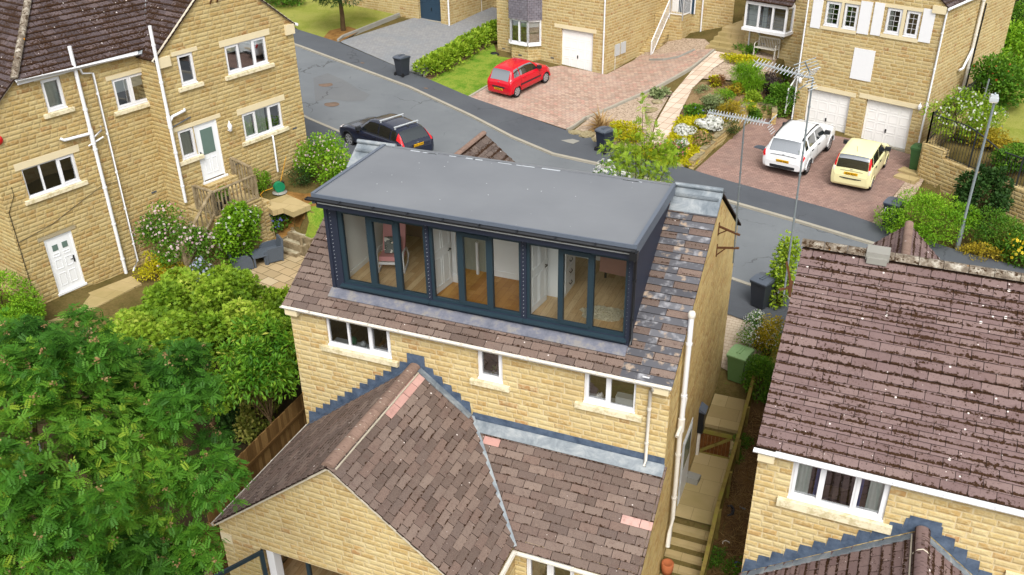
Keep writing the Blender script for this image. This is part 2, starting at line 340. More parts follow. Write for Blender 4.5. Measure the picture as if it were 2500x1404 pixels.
M['tile'] = tile_mat('brown_tiles', bt, .12, .34, .2); M['tile_moss'] = tile_mat('mossy_tiles', [A(98, 87, 81), A(109, 97, 90), A(120, 106, 98)], .9, .5, grain=.5)
M['tile_dark'] = tile_mat('dark_mossy_tiles', [A(72, 64, 66), A(88, 78, 80), A(102, 90, 90)], 1.15, .42, .23, .5)
M['tile_pink'] = tile_mat('new_pink_tiles', [A(186, 140, 130), A(198, 156, 146), A(206, 168, 158)], 0., .05, grain=.25)
t = NT('mottled_slate_tiles'); uvv, u, v = t.uv(); r = t.rnd(); p = t.n('CombineXYZ', {0: u, 1: v, 2: t.m('MULTIPLY', r, 20.)}).outputs[0]
c = t.ramp(r, [(0, A(80, 80, 85)), (1, A(108, 108, 113))]); c = t.mix(t.sstep(t.noise(p, 4., 3, .55), .5, .78), c, A(168, 168, 172)); c = t.mix(t.sstep(t.noise(t.n('VectorMath', {0: p, 1: (5, 3, 7)}, operation='ADD').outputs[0], 4.4, 3, .55), .56, .72), c, A(170, 150, 130)); c = t.mix(t.m('GREATER_THAN', r, 1.2), c, A(44, 40, 40)); M['tile_slate'] = t.done(c, .85, .2)
M['ridge'] = tile_mat('ridge_tiles', [A(132, 110, 98), A(150, 124, 110)], .0, .5); M['ridge_lichen'] = None
t = NT('lichened_ridge'); p = t.obj(); c = t.ramp(t.noise(p, 5., 5, .75), [(.34, A(86, 76, 66)), (.5, A(124, 112, 98)), (.6, A(164, 156, 142)), (.72, A(206, 200, 188))]); c = t.mix(t.sstep(t.noise(p, 2.6, 3, .6), .66, .7), c, A(222, 150, 30)); c = t.mix(t.sstep(t.noise(p, 9., 4, .7), .54, .6), c, A(64, 48, 32)); t.bump(t.noise(p, 20., 4), .5, .02); M['ridge_lichen'] = t.done(c, .95, .1)
M['cement'] = plain('cement', A(206, 196, 176), .95, .1, var=.15, sc=12, bump=.3)
def asphalt(name, c1, c2):
    t = NT(name); p = t.geo(); c = t.ramp(t.noise(p, .4, 4, .6), [(.3, c1), (.7, c2)])
    c = t.mix(t.m('MULTIPLY', t.noise(p, 40., 2, .8), .5), c, tuple(x*1.35 for x in c2[:3])+(1,)); c = t.mix(t.m('MULTIPLY', t.sstep(t.noise(p, 1.4, 5, .75), .58, .7), .25), c, tuple(x*.7 for x in c1[:3])+(1,))
    vo = t.n('TexVoronoi', {'Vector': t.n('VectorMath', {0: p, 1: t.n('TexNoise', {'Vector': p, 'Scale': 1.5, 'Detail': 3}).outputs['Color']}, operation='ADD').outputs[0], 'Scale': .28}, feature='DISTANCE_TO_EDGE'); ck = t.m('MULTIPLY', t.sstep(vo.outputs['Distance'], .012, .003), t.sstep(t.noise(p, .5, 2), .5, .62)); c = t.mix(t.m('MULTIPLY', ck, .6), c, A(50, 50, 50))
    st = t.noise(t.n('VectorMath', {0: p, 1: (.35, 1.1, 1)}, operation='MULTIPLY').outputs[0], 1.1, 5, .75); c = t.mix(t.m('MULTIPLY', t.sstep(st, .56, .75), .3), c, tuple(x*1.25 for x in c2[:3])+(1,))
    t.bump(t.noise(p, 60., 2), .3, .01); return t.done(c, .88, .25)
M['asphalt'] = asphalt('road_asphalt', A(98, 102, 106), A(114, 118, 121)); M['asphalt_dark'] = asphalt('footway_asphalt', A(72, 75, 81), A(86, 90, 95))
M['asphalt_patch'] = asphalt('patched_asphalt', A(96, 98, 102), A(110, 112, 113))
def paver(name, w, h, cols, gap, gcol, bond=.5, rot=0., big=None, bumpy=.3):
    t = NT(name); g = t.geo(); mp = t.n('Mapping', {0: g}); mp.inputs['Rotation'].default_value = (0, 0, R(rot)); x = t.n('SeparateXYZ', {0: mp.outputs[0]})
    rn, rc, e, fv, fu = t.cells(x.outputs[0], x.outputs[1], w, h, bond)
    c = t.ramp(rn, [(i/(len(cols)-1), q) for i, q in enumerate(cols)])
    c = t.mix(t.m('MULTIPLY', t.sstep(t.noise(g, 14., 4, .7), .4, .7), .3), c, cols[0])
    if big: c = t.mix(t.m('MULTIPLY', t.sstep(t.noise(g, .5, 4, .6), .45, .68), .6), c, big)
    k = t.sstep(e, gap*.5, gap*1.6); c = t.mix(k, gcol, c); t.bump(k, bumpy, .01)
    return t.done(c, .9, .15)
M['pav_grey'] = paver('grey_block_paving', .21, .14, [A(134, 135, 138), A(142, 143, 145), A(150, 150, 150), A(138, 138, 138)], .006, A(120, 120, 118), rot=18, big=A(130, 136, 142))
M['pav_red'] = paver('pinkish_block_paving', .24, .16, [A(158, 132, 118), A(180, 150, 134), A(192, 166, 148), A(166, 146, 132), A(190, 148, 132)], .008, A(128, 112, 96), rot=17, big=A(196, 172, 158))
M['pav_brown'] = paver('brown_block_paving', .2, .1, [A(138, 112, 104), A(156, 126, 116), A(168, 138, 126), A(146, 120, 112)], .007, A(110, 92, 82), rot=-23, big=A(136, 116, 108))
M['slabs'] = paver('path_flags', .46, .46, [A(208, 188, 168), A(218, 200, 182), A(200, 178, 158)], .012, A(150, 130, 104), bond=0., rot=19)
M['flags'] = paver('patio_flags', .62, .45, [A(178, 154, 116), A(192, 170, 134), A(166, 146, 112), A(200, 182, 150)], .012, A(96, 82, 56), bond=.4, rot=14, big=A(170, 150, 112))
M['yellow_slab'] = paver('buff_flags', .9, .6, [A(178, 158, 112), A(190, 170, 126), A(168, 148, 104)], .005, A(140, 124, 84), rot=0, big=A(150, 136, 86))
M['path_pink'] = paver('small_path_setts', .2, .1, [A(186, 168, 146), A(198, 180, 160), A(178, 160, 140)], .006, A(150, 134, 108), rot=3, big=A(204, 190, 168))
def blotch(name, cols, sc=2., fine=30., bumpy=.5, rough=.95):
    t = NT(name); g = t.geo(); n = t.m('ADD', t.m('MULTIPLY', t.noise(g, sc, 5, .65), .6), t.m('MULTIPLY', t.noise(g, fine, 3, .7), .4))
    c = t.ramp(n, [(.3+.4*i/(len(cols)-1), q) for i, q in enumerate(cols)]); t.bump(t.noise(g, fine, 3, .7), bumpy, .04); return t.done(c, rough, .1)
M['soil'] = blotch('garden_soil', [A(70, 56, 36), A(110, 90, 62), A(146, 122, 90), A(92, 92, 44)], 3., 18.)
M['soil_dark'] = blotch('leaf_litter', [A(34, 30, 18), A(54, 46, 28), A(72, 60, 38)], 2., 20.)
M['ground'] = blotch('rough_garden_ground', [A(62, 66, 26), A(92, 82, 44), A(112, 96, 58), A(92, 110, 42)], .6, 12.)
M['bark'] = blotch('bark_mulch', [A(82, 56, 28), A(124, 90, 46), A(150, 112, 62), A(108, 80, 40)], 3., 45.)
M['gravel'] = blotch('pea_gravel', [A(100, 84, 66), A(150, 130, 108), A(200, 180, 160), A(136, 116, 94)], 9., 16., .9)
M['chips'] = blotch('pale_stone_chips', [A(120, 108, 80), A(186, 176, 148), A(214, 206, 184)], 4., 30., .9)
M['lawn'] = blotch('mown_lawn', [A(70, 108, 24), A(96, 132, 36), A(136, 150, 58), A(84, 120, 30)], 1.6, 14., .8)
M['lawn_dry'] = blotch('dry_lawn', [A(108, 122, 42), A(130, 138, 56), A(150, 150, 76), A(94, 114, 38)], .8, 14., .8)
M['debris'] = blotch('twiggy_debris', [A(58, 46, 28), A(98, 74, 46), A(134, 104, 66), A(74, 84, 34)], 1.5, 26., .9)
t = NT('grey_wood'); p = t.obj(); c = t.ramp(t.noise(p, 4., 5, .7), [(.3, A(108, 92, 66)), (.5, A(146, 130, 102)), (.7, A(172, 158, 130))]); M['wood_grey'] = t.done(c, .9, .15)
t = NT('brown_fence_wood'); p = t.obj(); r = t.rnd(); c = t.ramp(r, [(0, A(104, 76, 42)), (.5, A(134, 102, 60)), (1, A(160, 126, 78))]); c = t.mix(t.m('MULTIPLY', t.noise(p, 5., 5, .7), .45), c, A(92, 70, 36)); M['wood_brown'] = t.done(c, .9, .15)
t = NT('mossy_wood'); p = t.obj(); c = t.ramp(t.noise(p, 3., 5, .7), [(.3, A(96, 84, 40)), (.5, A(134, 118, 62)), (.7, A(128, 130, 50))]); M['wood_moss'] = t.done(c, .9, .15)
t = NT('gate_wood'); p = t.obj(); c = t.ramp(t.noise(p, 5., 5, .7), [(.3, A(84, 50, 24)), (.7, A(122, 78, 36))]); M['wood_gate'] = t.done(c, .85, .15)
t = NT('oak_floor'); uvv, u, v = t.uv(); rn, rc, e, fv, fu = t.cells(v, u, 1.4, .16, None)
c = t.ramp(rn, [(0, A(200, 162, 114)), (.5, A(218, 184, 138)), (1, A(230, 200, 156))]); gr = t.noise(t.n('CombineXYZ', {0: t.m('MULTIPLY', u, 22.), 1: t.m('MULTIPLY', v, 1.6), 2: t.m('MULTIPLY', rn, 9.)}).outputs[0], 2.5, 4, .65)
c = t.mix(t.m('MULTIPLY', t.sstep(gr, .45, .7), .45), c, A(150, 112, 68)); c = t.mix(t.sstep(e, .003, .0005), c, A(96, 70, 40)); M['floor'] = t.done(c, .45, .35)
t = NT('golden_oak_floor'); uvv, u, v = t.uv(); rn, rc, e, fv, fu = t.cells(v, u, 1.4, .18, None)
c = t.ramp(rn, [(0, A(186, 126, 50)), (.5, A(204, 146, 68)), (1, A(214, 160, 84))]); c = t.mix(t.m('MULTIPLY', t.sstep(t.noise(uvv, 3., 4, .65), .45, .7), .5), c, A(160, 98, 34)); c = t.mix(t.sstep(e, .003, .0005), c, A(110, 66, 24)); M['floor_gold'] = t.done(c, .4, .35)
M['plaster'] = plain('white_plaster', A(244, 246, 244), .9, .1, var=.02); M['plaster_sage'] = plain('sage_panelling', A(164, 168, 156), .8, .2, var=.05)
M['ceiling'] = plain('ceiling_white', A(236, 236, 236), .9, .1, var=.02)
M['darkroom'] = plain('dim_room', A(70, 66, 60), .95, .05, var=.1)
M['glass'] = glass_mat('window_glass', (.86, .9, .9), .27); M['glass_clear'] = glass_mat('clear_door_glass', (.96, .98, .96), .04)
M['glass_frost'] = plain('frosted_glass', A(106, 128, 120), .25, .5, var=.1, sc=3); M['glass_dark'] = glass_mat('car_glass', (.4, .45, .45), .36, .8); M['glass_car'] = glass_mat('green_car_glass', (.6, .72, .62), .1, .2)
M['pink'] = plain('pink_fabric', A(226, 158, 160), .95, .1, var=.06, sc=20); M['dusty_pink'] = plain('dusty_pink_blanket', A(178, 136, 126), .95, .1, var=.1, sc=9)
M['fleece'] = plain('cream_fleece', A(226, 214, 180), .95, .05, var=.12, sc=12, bump=.8); M['mustard'] = plain('mustard_cloth', A(196, 146, 20), .95, .05, var=.15)
M['velvet'] = plain('mossy_velvet', A(84, 78, 48), .8, .2, var=.5, sc=3); M['curtain'] = plain('pale_curtain', A(236, 240, 230), .95, .05, var=.06)
M['blind'] = plain('white_blind', A(240, 244, 240), .9, .1, var=.04); M['blue_cloth'] = plain('blue_cloth', A(70, 100, 170), .9, .1, var=.2)
M['tyre'] = plain('tyre_rubber', A(36, 36, 38), .85, .2); M['rim'] = plain('silver_wheel', A(190, 192, 196), .35, .5, .5, var=.05)
M['red_lamp'] = plain('red_lamp', A(214, 20, 30), .2, .5, var=.05); M['clear_lamp'] = plain('clear_lamp', A(236, 226, 224), .15, .6, var=.03)
M['plate'] = plain('yellow_plate', A(250, 190, 20), .5, .3, var=.02); M['ink'] = plain('black_ink', A(24, 24, 24), .7, .1, var=.02)
M['trim'] = plain('black_car_trim', A(40, 42, 46), .6, .3); M['chrome'] = plain('chrome', A(224, 228, 230), .15, .7, .8, var=.02)
M['terracotta'] = plain('terracotta', A(172, 100, 62), .85, .2, var=.1); M['pot'] = plain('dark_pot', A(52, 50, 48), .7, .2)
M['hose'] = plain('yellow_hose', A(226, 162, 40), .5, .3, var=.05); M['reel'] = plain('green_reel', A(16, 128, 88), .4, .4, var=.05)
M['kerb'] = plain('kerb_concrete', A(166, 160, 146), .9, .15, var=.18, sc=2.5, bump=.2); M['concrete'] = plain('grey_concrete', A(150, 148, 140), .9, .15, var=.15, sc=3)
M['rock'] = blotch('garden_rock', [A(104, 92, 66), A(150, 138, 106), A(176, 166, 140)], 4., 18., .7); M['rustcover'] = blotch('rusty_cover', [A(112, 96, 84), A(130, 110, 96)], 6., 40.)
M['trunk'] = blotch('tree_bark', [A(58, 44, 28), A(92, 74, 50), A(112, 94, 68)], 5., 30.); M['blue'] = plain('blue_plastic', A(40, 120, 200), .4, .4)
t = NT('grey_weave'); uvv, u, v = t.uv(); wv = t.m('MULTIPLY', t.m('SINE', t.m('MULTIPLY', u, 260.)), t.m('SINE', t.m('MULTIPLY', v, 260.))); c = t.mix(t.m('ADD', .5, t.m('MULTIPLY', wv, .5)), A(70, 78, 88), A(96, 104, 114)); t.bump(wv, .3, .005); M['rattan'] = t.done(c, .65, .3)
# ------------------------------------------------------------------ ground, road, paving
def grid_ground():
    xs = np.arange(-62, 32.1, .5); ys = np.concatenate([np.arange(-26, 36, .5), np.arange(36, 110, 3.)]); X, Y = np.meshgrid(xs, ys)
    Z = hgt(X, Y)-.03; nx = len(xs); v = np.stack([X.ravel(), Y.ravel(), Z.ravel()], 1)
    inside = lambda x, y: (-9.6 < x < -.25 and .25 < y < 7.9) or (-9.5 < x < -3.1 and -3.8 < y < 1) or (-3.2 < x < -.25 and -1.8 < y < 1)
    f = [(j*nx+i, j*nx+i+1, (j+1)*nx+i+1, (j+1)*nx+i) for j in range(len(ys)-1) for i in range(nx-1) if not inside(xs[i]+.25, ys[j]+.25)]
    me = bpy.data.meshes.new('ground'); me.from_pydata(v.tolist(), [], f); me.materials.append(M['ground'])
    for p in me.polygons: p.use_smooth = True
    o = bpy.data.objects.new('ground', me); COL.objects.link(o); tag(o, kind='structure')
grid_ground()
def inpoly(x, y, P):
    c = False; n = len(P)
    for i in range(n):
        (x0, y0), (x1, y1) = P[i], P[(i+1) % n]
        if (y0 > y) != (y1 > y) and x < (x1-x0)*(y-y0)/(y1-y0)+x0: c = not c
    return c
def sheet(name, poly, off, mat, step=.6, kind='structure', zf=None, skirt=.0):
    P = [(float(p[0]), float(p[1])) for p in poly]; pts = []; n = len(P); zf = zf or h1
    for i in range(n):
        a, b = P[i], P[(i+1) % n]; k = max(1, int(math.dist(a, b)/step))
        for t in range(k): pts.append((a[0]+(b[0]-a[0])*t/k, a[1]+(b[1]-a[1])*t/k))
    nb = len(pts); edges = [(i, (i+1) % nb) for i in range(nb)]
    x0, x1 = min(p[0] for p in P), max(p[0] for p in P); y0, y1 = min(p[1] for p in P), max(p[1] for p in P)
    for x in np.arange(x0+step*.5, x1, step):
        for y in np.arange(y0+step*.5, y1, step):
            if inpoly(x, y, P): pts.append((x, y))
    v, e, f, *_ = delaunay_2d_cdt([Vector(p) for p in pts], edges, [], 0, 1e-4)
    fs = [t for t in f if inpoly(sum(v[i].x for i in t)/len(t), sum(v[i].y for i in t)/len(t), P)]
    m = MB()
    for t in fs:
        q = [(v[i].x, v[i].y, zf(v[i].x, v[i].y)+off) for i in t]
        if (Vector(q[1])-Vector(q[0])).cross(Vector(q[2])-Vector(q[0])).z < 0: q = q[::-1]
        m.face(q)
    if skirt:
        for i in range(nb):
            a, b = pts[i], pts[(i+1) % nb]; za, zb = zf(*a)+off, zf(*b)+off; m.face([(*a, za-skirt), (*b, zb-skirt), (*b, zb), (*a, za)])
    o = m.build(name, M[mat] if isinstance(mat, str) else mat); tag(o, kind=kind); return o
def gp(*px, off=0.): return [tuple(G(x, y, off).xy) for x, y in px]
def strip(name, pts, w, h, off, mat, kind='structure', label=None, cat=None, step=.5, zf=None):     # upright strip (kerb, edging, low wall) along a ground polyline
    zf = zf or h1; Q = []
    for a, b in zip(pts[:-1], pts[1:]):
        k = max(1, int(math.dist(a, b)/step)); Q += [(a[0]+(b[0]-a[0])*t/k, a[1]+(b[1]-a[1])*t/k) for t in range(k)]
    Q.append(pts[-1]); m = MB(); rows = []
    for i, p in enumerate(Q):
        a, b = Vector(Q[max(0, i-1)]), Vector(Q[min(len(Q)-1, i+1)]); d = (b-a).normalized(); nrm = Vector((-d.y, d.x)); z = zf(*p)+off
        l, r_ = Vector(p)+nrm*w/2, Vector(p)-nrm*w/2; rows.append([(l.x, l.y, z-.3), (l.x, l.y, z+h), (r_.x, r_.y, z+h), (r_.x, r_.y, z-.3)])
    for a, b in zip(rows[:-1], rows[1:]):
        for k in range(3): m.face([a[k], b[k], b[k+1], a[k+1]])
    m.face(rows[0]); m.face(rows[-1][::-1]); o = m.build(name, M[mat] if isinstance(mat, str) else mat); tag(o, label, cat, kind=kind); return o
far_kerb = gp((560, 60), (733, 116), (1000, 216), (1150, 286), (1250, 338), (1350, 380), (1455, 403), (1600, 447), (1770, 493), (1950, 545), (2100, 590))
dfk = Vector(far_kerb[-1])-Vector(far_kerb[-2]); far_kerb.append(tuple(Vector(far_kerb[-1])+dfk.normalized()*25))
pave_out = gp((600, 25), (728, 76), (830, 108), (965, 165), (1030, 190), (1145, 240), (1380, 322), (1460, 346), (1690, 420), (1780, 447), (2060, 525), (2150, 556))
pave_out += gp((2340, 618), (2500, 660)); pave_out.append(tuple(Vector(pave_out[-1])+Vector((14, -4))))
near_kerb = [tuple(G(x, y).xy) for x, y in ((755, 294), (842, 331))]; near_kerb = [(near_kerb[0][0]-14, near_kerb[0][1]+6.5)]+near_kerb
near_kerb += [(-14.5, 16.2), (-8, 14.3)]+gp((1782, 684), (1850, 708), (1900, 725)); dnk = Vector(near_kerb[-1])-Vector(near_kerb[-2]); near_kerb.append(tuple(Vector(near_kerb[-1])+dnk.normalized()*26))
sheet('road', far_kerb+near_kerb[::-1], .03, 'asphalt', 1.2)
sheet('pavement', pave_out+far_kerb[::-1], .10, 'asphalt_dark', .9)
off_near = [(x-.5, y-2.0) for x, y in near_kerb]
sheet('pavement', near_kerb+off_near[::-1], .09, 'asphalt_dark', .9)
strip('kerb', far_kerb, .16, .115, 0, 'kerb'); strip('kerb', near_kerb, .16, .11, 0, 'kerb')
sheet('road_patch', gp((765, 192), (800, 180), (842, 198), (880, 222), (905, 232), (890, 248), (850, 250), (800, 243), (770, 250)), .037, 'asphalt_patch')
for x, y in ((795, 208), (810, 256)):
    p = G(x, y); o = MB().lathe([(0, .0), (.34, 0), (.36, -.02)], (0, 0, 0), 18).build('manhole_cover', M['rustcover']); o.location = (p.x, p.y, p.z+.046); o.scale = (1.1, .95, 1)
    tag(o, 'rusty square manhole cover in the road, '+('the upper of two' if y < 230 else 'the lower of two near the car'), 'manhole cover', 'manhole covers in the road')
for x, y, l in ((1390, 348, 'pale rectangular utility cover set in the far footway'), (885, 158, 'small round stop tap cover in the footway by the grey drive'), (1040, 220, 'small round stop tap cover in the footway by the lawn')):
    p = G(x, y); w_ = .4 if x == 1390 else .12; o = bevel(MB().box(-w_, w_, -w_*.6, w_*.6, -.02, .0).build('utility_cover', M['concrete' if w_ > .2 else 'rustcover'])); o.location = (p.x, p.y, p.z+.108); o.rotation_euler.z = R(-20); tag(o, l, 'cover')
# drives and gardens on the far side
sheet('driveway', gp((828, 104), (1030, 40), (1090, 62), (1150, 40), (1215, 15), (1240, 60), (1210, 82), (1100, 130), (1030, 188), (965, 163)), .07, 'pav_grey')
sheet('driveway', gp((1147, 240), (1200, 208), (1290, 175), (1370, 163), (1444, 178), (1480, 185), (1562, 140), (1660, 128), (1740, 122), (1690, 165), (1600, 215), (1520, 250), (1430, 288), (1384, 320)), .07, 'pav_red')
sheet('driveway', [(BL[0][0]+.2, BL[0][1]-.35), (BL[0][0]+.3, BL[0][1]+.1), (BL[1][0]+.28, BL[1][1]), (BL[1][0]+1.5, BL[1][1]+.9)]+gp((1935, 300), (1960, 318), (2100, 346), (2215, 378), (2245, 385), (2215, 440), (2155, 510), (2128, 546), (2060, 527), (1780, 448)), .055, 'pav_brown')
sheet('garden_path', gp((1590, 345), (1603, 300), (1640, 235), (1690, 175), (1745, 128), (1790, 138), (1740, 172), (1690, 220), (1660, 280), (1645, 340), (1635, 385), (1600, 400)), .09, 'slabs')
sheet('gravel_bed', gp((1400, 322), (1440, 290), (1530, 252), (1610, 215), (1640, 225), (1600, 295), (1588, 345), (1590, 400), (1470, 345)), .05, 'gravel')
sheet('gravel_bed', gp((1790, 138), (1960, 165), (1950, 190), (1890, 215), (1800, 200), (1705, 195), (1740, 172)), .06, 'gravel')
sheet('gravel_bed', gp((1550, 146), (1590, 118), (1640, 96), (1720, 98), (1748, 124), (1690, 136), (1650, 144), (1600, 150)), .06, 'gravel')
sheet('flower_bed', gp((1690, 205), (1800, 203), (1895, 215), (1950, 220), (1935, 280), (1870, 275), (1800, 320), (1740, 368), (1690, 405), (1620, 400), (1645, 340), (1662, 280)), .05, 'soil')
sheet('lawn', gp((1046, 200), (1205, 108), (1215, 140), (1300, 152), (1290, 172), (1200, 206), (1146, 238)), .06, 'lawn')
sheet('flower_bed', gp((1030, 186), (1210, 82), (1216, 102), (1046, 200)), .04, 'soil')
sheet('lawn', gp((640, 0), (880, -30), (1000, 5), (975, 42), (870, 78), (826, 105), (728, 74)), .05, 'lawn_dry')
sheet('bark_bed', gp((790, 95), (805, 78), (850, 68), (882, 78), (830, 106), (800, 102)), .09, 'bark')
sheet('gravel_bed', gp((2128, 546), (2215, 440), (2240, 420), (2260, 430), (2225, 490), (2160, 556)), .045, 'gravel')
sheet('lawn', gp((2395, 330), (2440, 235), (2560, 190), (2620, 350), (2500, 352)), .04, 'lawn_dry')
strip('drive_edging', gp((1430, 292), (1520, 253), (1600, 218), (1690, 168), (1742, 127)), .12, .14, 0, 'kerb'); strip('drive_edging', gp((1384, 320), (1400, 312), (1430, 290)), .1, .12, 0, 'kerb')
strip('drive_edging', gp((826, 105), (838, 95), (975, 40)), .14, .22, 0, 'concrete'); strip('drive_edging', gp((1036, 190), (1100, 132), (1160, 102), (1212, 80)), .12, .2, 0, 'kerb')
strip('drive_edging', gp((1146, 240), (1200, 208)), .12, .12, 0, 'kerb'); strip('bed_edging', gp((1585, 150), (1620, 150), (1655, 144), (1695, 126)), .1, .1, .05, 'concrete')
# rear gardens (camera side of the road)
zp = lambda x, y: max(1.3, h1(x, y)-.02) if False else 1.3
sheet('patio', [tuple(at_z(x, y, 1.3).xy) for x, y in ((560, 655), (640, 610), (700, 612), (755, 632), (770, 690), (740, 760), (690, 765), (610, 715))], .03, 'flags', .6, zf=zp)
sheet('bark_bed', gp((470, 660), (600, 640), (660, 600), (690, 560), (660, 520), (700, 470), (790, 470), (800, 500), (740, 540), (720, 590), (640, 615), (560, 655)), .06, 'bark')
sheet('lawn', gp((745, 505), (790, 480), (820, 520), (790, 600), (740, 600), (755, 545)), .06, 'lawn')
zl = lambda x, y: 1.5
sheet('garden_path', [tuple(at_z(x, y, 1.55).xy) for x, y in ((85, 750), (210, 715), (320, 672), (345, 690), (230, 750), (120, 790))], .02, 'yellow_slab', zf=zl, skirt=.6)
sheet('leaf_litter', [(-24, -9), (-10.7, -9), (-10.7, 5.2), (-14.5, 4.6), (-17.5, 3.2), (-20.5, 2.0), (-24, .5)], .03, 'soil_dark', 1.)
# passage beside the house
sheet('garden_path', [(.02, 1.9), (1.08, 1.9), (1.08, 4.95), (.02, 4.95)], .05, 'yellow_slab', zf=lambda x, y: .38)
sheet('garden_path', [(.02, 8.2), (1.1, 7.8), (1.15, 10.6), (-.9, 11.6), (-1.2, 8.4)], .05, 'path_pink')
sheet('soil_strip', [(1.1, -4.5), (2.08, -4.5), (2.08, 7.5), (1.1, 7.5)], .02, 'debris', .4)
sheet('grass_verge', [(1.15, 7.8), (2.6, 7.6), (2.5, 10.2), (1.15, 10.7)], .04, 'lawn_dry')
# ------------------------------------------------------------------ building helpers
def clip(poly, rect):
    (u0, v0, u1, v1) = rect; out = list(poly)
    for ax, lim, sg in ((0, u0, 1), (0, u1, -1), (1, v0, 1), (1, v1, -1)):
        res = []
        for i in range(len(out)):
            p, q = out[i], out[(i+1) % len(out)]; dp, dq = (p[ax]-lim)*sg, (q[ax]-lim)*sg
            if dp >= 0: res.append(p)
            if (dp > 0 and dq < 0) or (dp < 0 and dq > 0):
                t = dp/(dp-dq); res.append((p[0]+(q[0]-p[0])*t, p[1]+(q[1]-p[1])*t))
        out = res
        if len(out) < 3: return []
    return out
def tiles(mb, o, U, W, poly, tw=.44, th=.2, t=.024, kind=None, jit=.004, shift=0.):
    o = Vector(o); U = Vector(U).normalized(); W = Vector(W).normalized(); N = U.cross(W)
    us = [p[0] for p in poly]; vs = [p[1] for p in poly]
    def P(u, v, h): return o+U*u+W*v+N*h
    mb.rnd = 2.; c0 = mb.cur; mb.face([P(u, v, -.035) for u, v in poly], [tuple(p) for p in poly])
    rng = random.Random(int(abs(o.x*77+o.y*131+o.z*17+poly[0][0]*19)*10))
    for r in range(int(math.floor(min(vs)/th)), int(math.ceil(max(vs)/th))):
        off = (r % 2)*tw*.5+shift
        for k in range(int(math.floor((min(us)-off)/tw)), int(math.ceil((max(us)-off)/tw))):
            u0 = k*tw+off; g = .006
            c = clip(poly, (u0+g, r*th, u0+tw-g, (r+1)*th))
            if len(c) < 3: continue
            mb.rnd = rng.random(); j = rng.uniform(-jit, jit); sk = rng.uniform(-jit, jit)
            mb.cur = c0 if kind is None else kind(r, k, u0, r*th, rng)
            H = lambda u, v: .006+(t+j)*(1-(v-r*th)/th)+sk*(u-u0)/tw
            mb.face([P(u, v, H(u, v)) for u, v in c], [tuple(p) for p in c])
            for i in range(len(c)):
                a, b = c[i], c[(i+1) % len(c)]
                if abs(a[1]-b[1]) < 1e-6 and abs(a[1]-(r+1)*th) < 1e-6: continue
                mb.rnd = 2.
                mb.face([P(*a, H(*a)), P(*a, -.03), P(*b, -.03), P(*b, H(*b))], [a, (a[0], a[1]-.02), (b[0], b[1]-.02), b])
    mb.cur = c0; mb.rnd = 0
def ridge(mb, a, b, r=.13, seg=.45, flat=.8):
    a = Vector(a); b = Vector(b); L = (b-a).length; d = (b-a)/L; n = max(1, int(L/seg)); up = Vector((0, 0, 1)); x = d.cross(up).normalized(); y = x.cross(d)
    for i in range(n):
        p, q = a+d*(L*i/n+.006), a+d*(L*(i+1)/n-.006); mb.rnd = random.random(); rr = r*random.uniform(.99, 1.01); mb.smooth = True
        ang = [math.pi*k/7 for k in range(8)]
        for k in range(7):
            e = [x*math.cos(t)*rr+y*math.sin(t)*rr*flat for t in (ang[k], ang[k+1])]
            mb.face([p+e[1], p+e[0], q+e[0], q+e[1]], [(L*i/n, k*.04), (L*i/n, k*.04), (L*i/n+seg, k*.04), (L*i/n+seg, k*.04)])
        mb.smooth = False
        for s_, e0 in ((-1, p), (1, q)):
            mb.face([e0+d*s_*2e-4+x*math.cos(t)*rr+y*math.sin(t)*rr*flat for t in (ang if s_ > 0 else ang[::-1])])
    mb.rnd = 0
